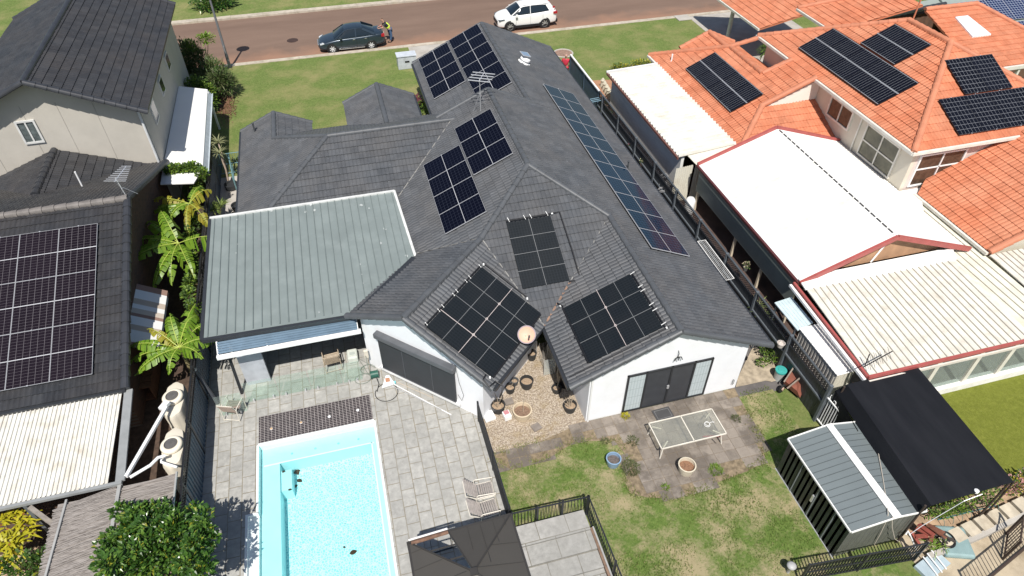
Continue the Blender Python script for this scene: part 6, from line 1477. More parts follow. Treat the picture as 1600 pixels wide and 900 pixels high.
# glass table on the pavers
TB = thing('glass_table', 'cream framed garden table with two frosted glass tops on the concrete pavers', 'table', (9.1, 11.7, 0))
tl = [G(1014, 665, .66), G(1110, 636, .66), G(1134, 676, .66), G(1036, 703, .66)]
tx0, tx1, ty0, ty1 = 7.77, 9.75, 11.42, 12.42
tx0 = (tl[0].x+tl[3].x)/2; tx1 = (tl[1].x+tl[2].x)/2; ty0 = (tl[2].y+tl[3].y)/2; ty1 = (tl[0].y+tl[1].y)/2
MB().box(tx0+.03, ty0+.03, .655, (tx0+tx1)/2-.015, ty1-.03, .663).build('glass_top', mat_glass('frosted table glass', (0.86, 0.87, 0.84), .10, .3), TB)
MB().box((tx0+tx1)/2+.015, ty0+.03, .655, tx1-.03, ty1-.03, .663).build('glass_top', mat_glass('frosted table glass', (0.86, 0.87, 0.84), .10, .3), TB)
f = MB()
for a, b in (((tx0, ty0), (tx1, ty0)), ((tx1, ty0), (tx1, ty1)), ((tx1, ty1), (tx0, ty1)), ((tx0, ty1), (tx0, ty0)), (((tx0+tx1)/2, ty0), ((tx0+tx1)/2, ty1))): f.bar((a[0], a[1], .66), (b[0], b[1], .66), .035, .04)
f.build('table_frame', CREAM_PAINT, TB)
for x, sx in ((tx0, 1), (tx1, -1)):
    for y, sy in ((ty0, 1), (ty1, -1)): MB().tube([(x+sx*.35, y+sy*.28, .60), (x+sx*.12, y+sy*.10, .56), (x+sx*.03, y+sy*.02, 0)], .022, 8).build('leg', CREAM_PAINT, TB)
c = G(1105, 663, .69); t = thing('coiled_cord', 'white cord coiled on the right half of the glass garden table', 'cord', c)
MB().tube(ring(c, .10, .685, 20, 1)+ring(c+Vector((.01, .02, 0)), .075, .70, 18, 1.1)+[c+Vector((.2, .05, .0)), c+Vector((.28, .02, 0))], .009, 6).build('cord_line', WHITE_PAINT, t)
t = thing('folded_umbrella', 'red folded sun umbrella lying under the right end of the glass table', 'umbrella', G(1120, 690, .08)); MB().tube([G(1098, 682, .1), G(1128, 681, .3)], [.02, .04], 8).build('umbrella_cloth', M1('faded red cloth', (0.30, 0.06, 0.06), .8), t); MB().tube([G(1112, 686, .05), G(1122, 697, .02)], .02).build('umbrella_pole', BLACK, t)
t = thing('doormat', 'dark grey rubber doormat on the pavers below the sliding door', 'doormat', G(1036, 647, .06), R_(2))
MB().box(-.34, -.25, 0, .34, .25, .02).build('mat_base', M1('dark rubber mat', (0.06, 0.06, 0.062), .9), t, local=True); mb = MB()
for a, b in (((-.27, -.18), (.27, -.18)), ((.27, -.18), (.27, .18)), ((.27, .18), (-.27, .18)), ((-.27, .18), (-.27, -.18))): mb.bar((a[0], a[1], .022), (b[0], b[1], .022), .012, .006)
mb.build('mat_border', M1('grey mat line', (0.2, 0.2, 0.2), .9), t, local=True)
# ------------------------------------------------------------------ pots
def pot(label, u, v_, r, h_, mat, fill, z=.02, group=None, inner=None, stems=0, rim=.03, cat='plant pot', name='plant_pot'):
    p = G(u, v_, z+h_); t = thing(name, label, cat, (p.x, p.y, z), group=group)
    MB().lathe((0, 0, 0), [(0, 0), (r*.78, 0), (r*.92, h_*.5), (r, h_*.9), (r+.008, h_), (r-rim, h_+.006), (r-rim-.01, h_*.6), (r*.7, h_*.35)], 28).build('pot_body', mat, t, local=True, smooth=False)
    MB().lathe((0, 0, h_*.62), [(0, .02), (r*.5, .012), (r*.9, 0)], 20).build('soil', fill, t, local=True)
    if stems:
        s_ = MB()
        for i in range(stems):
            a = rnd.uniform(0, 6.3); q0 = Vector((.04*math.cos(a), .04*math.sin(a), h_*.6)); q1 = q0+Vector((rnd.uniform(-.25, .15), rnd.uniform(-.05, .3), rnd.uniform(.3, .75)))
            s_.tube([q0, q0.lerp(q1, .5)+Vector((rnd.uniform(-.05, .05), 0, 0)), q1], [.018, .012, .006], 5)
            s_.tube([q0.lerp(q1, .6), q0.lerp(q1, .6)+Vector((rnd.uniform(-.15, .15), rnd.uniform(-.15, .15), .12))], .007, 5)
        s_.build('bare_stem', M1('dry grey stem', (0.33, 0.27, 0.20), .8, .2, 9), t, local=True)
    return t
BPOT = M1('black plastic pot', (0.028, 0.030, 0.032), .55); GP = 'potted plants in the gravel court'
PEB = M1('pale dry potting mix', (0.34, 0.25, 0.17), .95, .4, 30, bmp=.6)
pot('large black plastic pot with dry soil in the gravel court', 823, 594, .25, .36, BPOT, PEB, group=GP)
pot('small grey pot of pale gravel beside the large black pot', 804, 594, .15, .22, M1('dark grey pot', (0.07, 0.075, 0.08), .6), PEB, group=GP)
pot('black pot with one thin stake at the diagonal wall of the gravel court', 797, 604, .19, .28, BPOT, PEB, stems=1, group=GP)
pot('large black pot with several dry canes near the white box', 778, 632, .26, .34, BPOT, PEB, stems=4, group=GP)
pot('black pot with bleached soil highest in the gravel court under the satellite dish', 831, 551, .19, .34, BPOT, PEB, group=GP)
pot('cream glazed wide pot half full of rusty soil in the gravel court', 816, 640, .34, .40, M1('cream glazed pot', (0.60, 0.50, 0.36), .5, .1, 2), SOIL, stems=1, group=GP, rim=.035)
pot('black pot with a bent dry stem beside the black barbecue', 870, 605, .18, .26, BPOT, PEB, stems=2, group=GP)
pot('black pot holding thick pale trunks at the right wing wall', 891, 632, .24, .32, BPOT, PEB, stems=5, group=GP)
pot('pale blue glazed pot with litter on the edge of the back lawn', 959, 716, .25, .34, M1('pale blue glaze', (0.22, 0.33, 0.46), .3, .1, 3), M1('dark pot soil', (0.12, 0.10, 0.09), .9, .4, 20), group='glazed pots on the back lawn', z=.04)
pot('cream speckled pot of brown mulch below the glass table', 1074, 726, .29, .38, M1('cream speckled glaze', (0.60, 0.54, 0.42), .4, .1, 8), M1('brown mulch', (0.22, 0.12, 0.07), .9, .5, 30), group='glazed pots on the back lawn', z=.04)
for (u, v_, lab, dx, dy, dz, mt) in ((792, 652, 'white box with pink lid among the pots of the gravel court', .13, .16, .22, WHITE_PAINT), (764, 652, 'crumpled white plastic carton beside the end of the black pool railing', .2, .2, .12, WHITE_PAINT)):
    t = thing('storage_box', lab, 'box', G(u, v_, .03), R_(10)); bevel(MB().box(-dx, -dy, 0, dx, dy, dz).build('box_body', mt, t, local=True), .02)
    if 'pink' in lab: MB().box(-dx*.7, -dy*.2, dz, dx*.7, dy*.8, dz+.02).build('lid', M1('pink lid', (0.5, 0.22, 0.24), .6), t, local=True)
for (u, v_, a, lab) in ((838, 668, .3, 'loose grey paver lying on the gravel below the cream glazed pot'), (795, 628, .1, 'pair of brown pavers lying between the pots near the diagonal wall')):
    t = thing('loose_paver', lab, 'paver', G(u, v_, .03), a); MB().box(-.16, -.14, 0, .16, .14, .05).build('paver_slab', M1('brown grey paver', (0.22, 0.19, 0.165), .9, .2, 5), t, local=True)
# perspex mini greenhouse
p = G(851, 568, .0); t = thing('mini_greenhouse', 'clear sided mini greenhouse holding dry twigs in the corner of the gravel court', 'greenhouse', (p.x, p.y-.1, .02), R_(0))
for x, y in ((-.22, -.5), (.22, -.5), (-.22, .5), (.22, .5)): MB().tube([(x, y, 0), (x, y, .9)], .012, 6).build('pole', ALU, t, local=True)
MB().box(-.22, -.51, .05, .22, -.503, .9).build('clear_side', mat_glass('clear plastic', (0.9, 0.92, 0.9), .22, .2), t, local=True)
MB().box(.213, -.5, .05, .22, .5, .9).build('clear_side', mat_glass('clear plastic', (0.9, 0.92, 0.9), .22, .2), t, local=True)
mb = MB()
for i in range(26): q = Vector((rnd.uniform(-.15, .15), rnd.uniform(-.3, .4), .05)); mb.tube([q, q+Vector((rnd.uniform(-.2, .2), rnd.uniform(-.2, .2), rnd.uniform(.4, 1.0)))], [.008, .003], 4)
mb.build('dry_twigs', M1('bleached twigs', (0.45, 0.42, 0.37), .8), t, local=True)
# covered barbecue in the shade
p = G(884, 585, .5); t = thing('covered_barbecue', 'black covered barbecue in the shade beside the right wing wall', 'barbecue', (p.x, p.y, .02))
mb = MB(); mb.lathe((0, 0, 0), [(.30, 0), (.34, .5), (.33, .75), (.26, .95), (.12, 1.03), (0, 1.05)], 20); mb.build('cover', M1('black vinyl cover', (0.008, 0.008, 0.01), .35, bmp=.5, bsc=8), t, local=True, smooth=True)
MB().box(.08, -.2, .97, .16, -.12, 1.03).build('white_tag', WHITE_PAINT, t, local=True)
# ------------------------------------------------------------------ things along the right fence
t = thing('wheelbarrow', 'rusty brown wheelbarrow leaning upright against the fence with two timber handles', 'wheelbarrow', G(1243, 600, .0))
bA = [G(1256, 560, .9), G(1262, 593, .75), G(1248, 612, .15), G(1228, 590, .15)]
bA = [G(1243, 560, .75), G(1264, 588, .75), G(1250, 622, .18), G(1224, 600, .18)]
n_ = (bA[1]-bA[0]).cross(bA[3]-bA[0]).normalized(); n_ = n_ if n_.z > 0 else -n_
mb = MB(); cen = sum(bA, Vector())/4; ins = [p.lerp(cen, .25)+n_*.2 for p in bA]
for i in range(4): mb.poly([bA[i], bA[(i+1) % 4], ins[(i+1) % 4], ins[i]]); mb.poly([bA[i], ins[i]-n_*.02, ins[(i+1) % 4]-n_*.02, bA[(i+1) % 4]])
mb.poly(ins); mb.build('tray', M1('rusty red brown steel', (0.20, 0.065, 0.04), .75, .3, 4), t)
for a, b in ((G(1225, 597, .5), G(1251, 558, 1.15)), (G(1230, 607, .45), G(1267, 577, 1.1))): MB().bar(a, b, .045).build('handle', M1('grey timber handle', (0.26, 0.21, 0.17), .8, .2, 9), t)
wv = G(1222, 607, .2); MB().tube([wv+.17*Vector((math.cos(q)*.8, math.cos(q)*.3, math.sin(q))) for q in [k*math.pi/7 for k in range(14)]], .045, 8, closed=True).build('wheel', RUBBER, t); MB().tube([wv-Vector((.03, -.06, 0)), wv+Vector((.03, -.06, 0))], .07, 10).build('hub', M1('pale hub', (0.5, 0.35, 0.27), .5), t)
t = thing('lidded_bucket', 'pale bucket with turquoise lid beside the rusty wheelbarrow', 'bucket', G(1215, 592, 0)); MB().lathe((0, 0, 0), [(0, 0), (.16, 0), (.20, .50), (0, .5)], 20).build('bucket_body', M1('pale grey plastic', (0.42, 0.44, 0.42), .5), t, local=True); MB().lathe((0, 0, .5), [(.215, -.03), (.215, .03), (.12, .035), (.11, .05), (0, .05)], 20).build('lid', M1('turquoise lid', (0.05, 0.36, 0.33), .5), t, local=True)
t = thing('hanging_pot', 'white pot hanging from the fence post at the rear corner of the grey roof', 'hanging pot', G(1220, 538, 1.4)); MB().lathe((0, 0, -.12), [(0, 0), (.10, 0), (.15, .2), (.125, .2), (.11, .12), (0, .12)], 20).build('pot_body', M1('dirty white pot', (0.55, 0.5, 0.46), .6), t, local=True); MB().tube([(-.13, 0, .08), (0, 0, .4), (.13, 0, .08)], .006, 5).build('hanger', BLACK, t, local=True)
# clothes airer folded on the fence
t = thing('clothes_airer', 'white wall mounted clothes airer hanging over the side path', 'clothes airer', G(1118, 405, 1.3)); a, b, c, d = G(1090, 377, 1.35), G(1102, 375, 1.5), G(1147, 435, 1.5), G(1134, 438, 1.35)
mb = MB(); mb.tube([a, b, c, d], .02, 6, closed=True); mb.build('frame', WHITE_PAINT, t); mb = MB()
for f_ in (.2, .4, .6, .8): mb.tube([a.lerp(b, f_), d.lerp(c, f_)], .006, 5)
mb.build('line', WHITE_PAINT, t)
t = thing('clothes_airer', 'pale blue tubular frame on the fence at the front corner of the grey roof', 'clothes airer', G(930, 155, 1.5)); mb = MB(); p0, p1 = G(922, 155, 1.4), G(944, 151, 1.6)
for k in range(3): o_ = Vector((0, -.45*k, 0)); mb.tube([p0+o_*.4, p1+o_*.4], .018, 6)
mb.tube([p0, p0+Vector((0, -.5, 0)), p0+Vector((.1, -.5, -1.2))], .018, 6); mb.build('frame', M1('pale blue paint', (0.22, 0.36, 0.45), .5), t)
for k, (u, v_) in enumerate(((1038, 275), (1036, 287), (1034, 297))):
    c = G(u, v_, 1.1); t = thing('wire_coil', 'coil of pale wire hanging on the fence, %s of three' % ['uppermost', 'middle', 'lowest'][k], 'wire coil', c, group='wire coils on the right fence'); MB().tube(ring((0, 0), .2, 0, 20, .8)+ring((.02, .03), .16, .04, 18, .9), .012, 5).build('coil', M1('dull wire', (0.35, 0.35, 0.36), .5), t, local=True)
# small kitchenware of the side path: pots with flowers on the fence shelf
SHF = thing('fence_shelf', 'low grey shelf rail carrying pots along the right fence', 'shelf', (13.9, 24, .8)); MB().box(13.85, 15.0, .75, 14.15, 32.5, .79).build('shelf_board', M1('grey shelf board', (0.10, 0.11, 0.12), .6), SHF); k = MB()
for y in range(15, 33, 2): k.box(13.86, y, 0, 13.90, y+.04, .75)
k.build('shelf_legs', GREY_POST, SHF)
# white gas bottle between the carports
t = thing('gas_bottle', 'white gas bottle beside the cream metal panels', 'gas bottle', G(1079, 314, .8)); MB().lathe((0, 0, -.8), [(0, 0), (.22, .02), (.24, .2), (.24, .85), (.15, .98), (0, 1.0)], 18).build('bottle_body', WHITE_PAINT, t, local=True, smooth=True)
# junk corner at lower right
jx = [(1455, 838, 'rusty brown sheet of scrap in the junk pile behind the grey shed', (0.20, 0.08, 0.05)), (1470, 845, 'dark plank of scrap in the junk pile behind the grey shed', (0.06, 0.05, 0.045)), (1436, 842, 'red scrap block nearest the grey shed gable', (0.28, 0.07, 0.05))]
for i, (u, v_, lab, c_) in enumerate(jx):
    p = G(u, v_, .1); t = thing('scrap_piece', lab, 'scrap', p, rnd.uniform(0, 3), 'scrap in the junk pile'); M_ = M1('scrap %d' % i, c_, .8, .3, 6)
    mb = MB()
    for k in range(5): mb.bar((rnd.uniform(-.3, .3), rnd.uniform(-.3, .3), .05+k*.05), (rnd.uniform(-.3, .3), rnd.uniform(-.3, .3), .15+k*.07), rnd.uniform(.05, .16), .03)
    mb.build('scrap_boards', M_, t, local=True)
t = thing('hose_trolley', 'white bent pipe frame standing in the junk pile beside the slatted gate', 'pipe frame', G(1425, 850, 0)); MB().tube([G(1415, 835, .8), G(1419, 830, .9), G(1422, 836, .9), G(1430, 855, .3), G(1432, 860, .1)], .025, 6).build('pipe', WHITE_PAINT, t)
t = thing('plant_tub', 'pale teal plastic tub with a black hose coiled on it beside the black slatted gate', 'tub', G(1488, 850, .0), R_(-20)); bevel(MB().box(-.45, -.5, 0, .45, .5, .22).build('tub_body', M1('pale teal plastic', (0.22, 0.32, 0.32), .5), t, local=True), .08)
c = G(1478, 843, .26); t = thing('garden_hose', 'black hose ring lying on the pale teal tub', 'hose', c); MB().tube(ring(c, .27, .26, 22, 1, 0, 6.28)+ring(c+Vector((.02, .01, 0)), .25, .28, 20, 1, 0, 6.2), .016, 6).build('hose_line', BLACK, t)
t = thing('pot_tray', 'pale blue tray with white tubes at the foot of the black slatted gate', 'tray', G(1455, 885, .0), R_(15)); MB().box(-.5, -.25, 0, .5, .25, .12).build('tray_body', M1('pale blue tray', (0.36, 0.44, 0.48), .5), t, local=True)
for k in range(3): MB().tube([(-.2+.2*k, -.3, .15), (-.1+.2*k, .3, .2)], .02, 6).build('tube', WHITE_PAINT, t, local=True)
# low concrete garden kerb of the right neighbour
KB = thing('garden_kerb', 'stepped beige concrete garden kerb curving across the right neighbour slab', 'kerb', (17, 6.6, 0))
kp = [G(1450, 870, .1), G(1480, 860, .1), G(1530, 838, .1), G(1600, 806, .1), G(1640, 790, .1)]
for i in range(4): MB().bar(kp[i], kp[i+1], .16, .2).build('kerb_strip', CONC, KB)
for k in range(8):
    p = G(1468+k*20, 850-k*9.5, .16); q = G(1484+k*20, 842.5-k*9.5, .16); MB().bar(p, q, .42, .14).build('kerb_block', M1('pale kerb block', (0.50, 0.44, 0.34), .9, .2, 3, dirt=(0.25, 0.19, 0.12), dirt_amt=.6), KB)
sheet('garden_bed', [(14.6, 6.45), (22, 6.95), (22, 7.5), (14.6, 7.3)], M1('tan bed soil', (0.36, 0.25, 0.16), .95, .3, 4, bmp=.5), .03)
# utility box and manhole on the verge
t = thing('utility_box', 'weathered pale grey utility box on the front lawn by the driveway', 'utility box', G(635, 94, .45))
bevel(MB().box(-.62, -.40, -.45, .62, .40, .38).build('box_body', M1('streaked galvanised grey', (0.46, 0.49, 0.52), .5, .12, 2, dirt=(0.28, 0.3, 0.3), dirt_amt=.5, dirt_scale=3), t, local=True), .03)
MB().slab([(-.66, -.44, .47), (.66, -.44, .47), (.66, .44, .42), (-.66, .44, .42)], .05).build('lid', M1('pale grey lid', (0.52, 0.56, 0.60), .5), t, local=True); MB().box(-.15, -.42, .02, .15, -.40, .12).build('handle', BLACK, t, local=True)
t = thing('manhole_cover', 'dark round manhole cover in the brown road', 'manhole cover', G(457, 63, -.095)); MB().lathe((0, 0, 0), [(0, .012), (.36, .012), (.40, .0)], 24).build('cover_plate', M1('rusty dark iron', (0.045, 0.025, 0.02), .8, .3, 9), t, local=True)
t = thing('manhole_cover', 'brown round manhole cover on the lawn near the front fence end', 'manhole cover', G(880, 83, .015)); MB().lathe((0, 0, 0), [(0, .02), (.55, .02), (.6, .0)], 24).build('cover_plate', M1('brown concrete lid', (0.25, 0.16, 0.12), .9, .3, 6), t, local=True); MB().lathe((0, 0, 0), [(.6, 0), (.62, .03), (.70, .03), (.72, 0)], 24).build('rim', CONC, t, local=True)
t = thing('letter_slab', 'small pale concrete pit lid on the lawn beside the right driveway', 'pit lid', G(1066, 28, .02)); MB().box(-.5, -.5, 0, .6, .5, .04).build('slab', CONC, t, local=True)
# street lamp
LP_ = thing('street_lamp', 'tall grey street lamp pole standing at the kerb beside the hedge', 'street lamp', (-6.95, 47.0, 0))
MB().tube([(0, 0, 0), (0, 0, .9)], [.11, .10], 12).build('base', M1('grey lamp base', (0.22, 0.22, 0.23), .6), LP_, local=True); MB().tube([(0, 0, .9), (0, 0, 5.0)], [.085, .06], 12).build('pole', M1('grey lamp pole', (0.16, 0.165, 0.18), .5), LP_, local=True)
MB().lathe((0, 0, 5.0), [(0, .28), (.16, .26), (.42, .12), (.45, .06), (.40, 0), (0, -.02)], 20).build('lamp_head', M1('grey lamp pole', (0.16, 0.165, 0.18), .5), LP_, local=True, smooth=True)
MB().tube([(.0, -.1, .95), (.0, -.1, 1.5)], .05, 6).build('cabinet', M1('grey lamp base', (0.22, 0.22, 0.23), .6), LP_, local=True)
# ================================================================== vehicles
def loft(mb, loops, m=0, close=True):
    n = len(loops[0]); vs_ = [p for l in loops for p in l]; fs = []
    for i in range(len(loops)-1):
        for j in range(n-1 if not close else n):
            j2 = (j+1) % n; fs.append((i*n+j, (i+1)*n+j, (i+1)*n+j2, i*n+j2))
    fs.append(tuple(range(n))); fs.append(tuple((len(loops)-1)*n+j for j in reversed(range(n))))
    return mb.mesh(vs_, fs, None, m)
def car_mat(name, c):
    m, nt, b = newmat(name); b.inputs['Base Color'].default_value = (*c, 1); b.inputs['Metallic'].default_value = .35 if sum(c) < 1 else 0; b.inputs['Roughness'].default_value = .28
    b.inputs['Coat Weight'].default_value = .7; b.inputs['Coat Roughness'].default_value = .04; return m
CARGLASS = M1('car window glass', (0.012, 0.02, 0.028), .06, .05)
def car(label, cat, loc, rz, paint, low, gh, roof, wheels, rw, W, pil, name, rim_mat, clad=None):
    """s runs from the nose backwards; low: (s, half width, sill z, shoulder z); gh: (s, base half width, base z, top half width, top z)"""
    t = thing(name, label, cat, loc, rz)
    loops = []
    for s, w, zb, zs in low:
        half = [(0, zb), (w*.86, zb), (w*.97, zb+.08), (w, zb+(zs-zb)*.45), (w*.985, zs-.10), (w*.93, zs-.02), (w*.7, zs+.025), (0, zs+.045)]
        loops.append([Vector((s, y, z)) for y, z in half]+[Vector((s, -y, z)) for y, z in half[-2:0:-1]])
    mb = MB(); loft(mb, loops); b = mb.build('body', paint, t, local=True); smooth_by_angle(b, 40)
    sd = b.modifiers.new('round', 'SUBSURF'); sd.levels = 1; sd.render_levels = 2
    loops = []
    for s, wb, zb, wt, zt in gh:
        half = [(0, zb-.05), (wb, zb-.05), (wb, zb), (wb*.5+wt*.5+.015, (zb+zt)/2), (wt, zt-.02), (wt*.8, zt+.015), (0, zt+.03)]
        loops.append([Vector((s, y, z)) for y, z in half]+[Vector((s, -y, z)) for y, z in half[-2:0:-1]])
    mb = MB(); loft(mb, loops); g = mb.build('windows', CARGLASS, t, local=True); smooth_by_angle(g, 30)
    loops = []
    for s, wt, zt in roof:
        half = [(0, zt-.03), (wt*.9, zt-.035), (wt, zt-.015), (wt*.93, zt+.02), (wt*.6, zt+.04), (0, zt+.05)]
        loops.append([Vector((s, y, z)) for y, z in half]+[Vector((s, -y, z)) for y, z in half[-2:0:-1]])
    mb = MB(); loft(mb, loops); r = mb.build('roof_skin', paint, t, local=True); smooth_by_angle(r, 50)
    for (s0, y0, z0, s1, y1, z1, w_) in pil:
        for sg in (-1, 1): MB().bar((s0, sg*y0, z0), (s1, sg*y1, z1), w_, .03, up=(0, sg, .35)).build('pillar', paint, t, local=True)
    for s in wheels:
        for sg in (-1, 1):
            y = sg*(W/2-.10)
            arch = MB(); arch.tube([(s, y-sg*.06, rw), (s, y+sg*.075, rw)], rw+.075, 24); arch.build('wheel_arch', BLACK, t, local=True)
            wh = MB(); pts_ = []
            M_ = Matrix.Translation((s, y-sg*.09, rw)) @ Matrix.Rotation(R_(-90*sg), 4, 'X')
            wh.lathe((0, 0, 0), [(rw*.62, 0), (rw*.9, 0), (rw, .04), (rw, .17), (rw*.93, .205), (rw*.66, .20), (rw*.62, .17)], 28, M=M_)
            ty = wh.build('tyre', RUBBER, t, local=True, smooth=False)
            rm = MB(); rm.lathe((0, 0, 0), [(0, .16), (rw*.14, .19), (rw*.16, .15), (rw*.58, .10), (rw*.64, .19), (rw*.66, .195), (rw*.66, .1)], 24, M=M_)
            for k in range(5 if 'utility' in name or rim_mat is ALU else 7):
                a = 2*math.pi*k/(5 if rim_mat is ALU else 7); c_, s_ = math.cos(a), math.sin(a)
                rm.bar(M_ @ Vector((rw*.1*c_, rw*.1*s_, .185)), M_ @ Vector((rw*.63*c_, rw*.63*s_, .19)), rw*.17, .02, up=(0, sg, 0))
            rm.build('rim', rim_mat, ty, local=True)
    return t
# sedan, nose towards -x
SED = car_mat('deep blue green metallic paint', (0.028, 0.044, 0.062))
wf, wr = G(521, 83, -.1), G(585, 75, -.1)
sx = wf.x-.92
low = [(0, .50, .30, .52), (.05, .66, .22, .60), (.25, .80, .18, .70), (.7, .86, .18, .80), (1.25, .885, .18, .90), (1.9, .89, .18, .94), (2.8, .89, .18, .96), (3.6, .885, .18, 1.0), (4.15, .85, .2, 1.04), (4.5, .78, .24, 1.02), (4.6, .70, .30, .90), (4.63, .6, .36, .6)]
gh = [(1.12, .78, .90, .70, .915), (1.5, .81, .93, .66, 1.16), (1.95, .82, .95, .60, 1.40), (2.6, .82, .96, .59, 1.455), (3.05, .82, .98, .585, 1.43), (3.5, .79, 1.0, .62, 1.24), (3.95, .74, 1.03, .68, 1.05)]
sed = car('dark blue green sedan parked at the near kerb of the brown road', 'car', (sx, wf.y+.82, -.1), 0, SED, low, gh, [(1.88, .60, 1.375), (2.1, .61, 1.43), (2.6, .61, 1.465), (2.95, .605, 1.455), (3.15, .60, 1.42)], (.92, 3.60), .315, 1.78,
    [(1.15, .79, .90, 1.92, .60, 1.40, .06), (2.62, .83, .95, 2.66, .605, 1.45, .06), (3.93, .76, 1.03, 3.12, .61, 1.42, .15), (1.2, .84, .945, 4.0, .82, 1.005, .02)], 'sedan_car', M1('silver hubcap', (0.62, 0.62, 0.62), .35))
CHROME = M1('bright trim', (0.6, 0.6, 0.6), .25, metal=.7)
def both(f, name, mat, t, fn):
    for sg in (-1, 1): mb = MB(); fn(mb, sg); mb.build(name, mat, t, local=True)
LAMPG = M1('clear lamp lens', (0.55, 0.58, 0.6), .15); REDL = M1('red lamp lens', (0.35, 0.012, 0.02), .2)
both(0, 'headlight', LAMPG, sed, lambda mb, sg: mb.slab([(.10, sg*.42, .63), (.14, sg*.74, .66), (.42, sg*.82, .745), (.30, sg*.60, .72)], .07))
both(0, 'taillight', REDL, sed, lambda mb, sg: mb.box(4.38, min(sg*.60, sg*.83), .80, 4.60, max(sg*.60, sg*.83), .97))
both(0, 'mirror', SED, sed, lambda mb, sg: mb.box(1.50, min(sg*.90, sg*1.02), .94, 1.66, max(sg*.90, sg*1.02), 1.06))
both(0, 'door_handle', CHROME, sed, lambda mb, sg: (mb.box(2.38, min(sg*.87, sg*.905), .80, 2.54, max(sg*.87, sg*.905), .83), mb.box(3.2, min(sg*.87, sg*.905), .82, 3.36, max(sg*.87, sg*.905), .85)))
MB().box(-.005, -.45, .36, .06, .45, .50).build('grille', BLACK, sed, local=True); MB().box(-.02, -.5, .53, .04, .5, .555).build('grille_trim', CHROME, sed, local=True)
both(0, 'door_seam', BLACK, sed, lambda mb, sg: [mb.box(x, min(sg*.86, sg*.897), .28, x+.012, max(sg*.86, sg*.897), .92) for x in (1.55, 2.62, 3.45)])
both(0, 'sill_trim', CHROME, sed, lambda mb, sg: mb.box(1.35, min(sg*.86, sg*.9), .22, 3.15, max(sg*.86, sg*.9), .25))
MB().box(4.60, -.24, .62, 4.645, .24, .74).build('number_plate', WHITE_PAINT, sed, local=True)
# utility wagon
SUV = car_mat('white car paint', (0.80, 0.80, 0.79))
wf, wr = G(797, 49, -.1), G(853, 46, -.1); sx = wf.x-.90
low = [(0, .50, .36, .66), (.05, .66, .28, .78), (.25, .82, .24, .94), (.7, .90, .24, 1.04), (1.15, .925, .24, 1.11), (1.9, .93, .24, 1.15), (2.9, .93, .24, 1.18), (3.7, .92, .24, 1.22), (4.2, .87, .26, 1.25), (4.48, .79, .30, 1.20), (4.56, .70, .36, .95)]
gh = [(1.0, .78, 1.09, .72, 1.10), (1.35, .83, 1.12, .69, 1.33), (1.85, .85, 1.15, .63, 1.60), (2.5, .85, 1.17, .62, 1.65), (3.3, .84, 1.20, .61, 1.63), (3.85, .81, 1.23, .60, 1.56), (4.3, .74, 1.25, .64, 1.27)]
suv = car('white sport utility car parked behind the front gable of the grey roof', 'car', (sx, wf.y+.86, -.1), 0, SUV, low, gh, [(1.74, .63, 1.565), (1.95, .645, 1.63), (2.6, .65, 1.68), (3.4, .64, 1.665), (3.95, .63, 1.60), (4.12, .60, 1.53)], (.90, 3.56), .355, 1.86,
    [(1.02, .80, 1.10, 1.80, .635, 1.60, .07), (2.45, .865, 1.16, 2.48, .64, 1.65, .04), (4.28, .76, 1.25, 3.80, .63, 1.60, .22), (4.0, .82, 1.23, 3.75, .64, 1.60, .14)], 'sport_utility_car', M1('dull alloy rim', (0.30, 0.30, 0.28), .4))
both(0, 'headlight', M1('smoky lamp lens', (0.10, 0.12, 0.14), .15), suv, lambda mb, sg: mb.slab([(.06, sg*.45, .80), (.12, sg*.78, .84), (.50, sg*.88, .93), (.28, sg*.6, .90)], .09))
both(0, 'taillight', REDL, suv, lambda mb, sg: (mb.box(4.22, min(sg*.70, sg*.89), .98, 4.52, max(sg*.70, sg*.89), 1.13), mb.box(4.18, min(sg*.64, sg*.74), 1.12, 4.36, max(sg*.64, sg*.74), 1.46)))
both(0, 'mirror', SUV, suv, lambda mb, sg: mb.box(1.30, min(sg*.94, sg*1.10), 1.06, 1.46, max(sg*.94, sg*1.10), 1.22))
both(0, 'sill_cladding', BLACK, suv, lambda mb, sg: mb.box(1.2, min(sg*.88, sg*.945), .22, 3.2, max(sg*.88, sg*.945), .40))
both(0, 'roof_rail', M1('dark rail strip', (0.1, 0.1, 0.1), .4), suv, lambda mb, sg: mb.bar((1.95, sg*.60, 1.685), (3.95, sg*.60, 1.68), .02))
MB().box(-.01, -.55, .46, .06, .55, .72).build('grille', BLACK, suv, local=True); MB().box(4.45, -.75, .30, 4.60, .75, .52).build('rear_bumper', BLACK, suv, local=True)
both(0, 'door_seam', M1('grey seam', (0.25, 0.25, 0.25), .5), suv, lambda mb, sg: [mb.box(x, min(sg*.90, sg*.937), .42, x+.01, max(sg*.90, sg*.937), 1.05) for x in (1.35, 2.45, 3.4)])
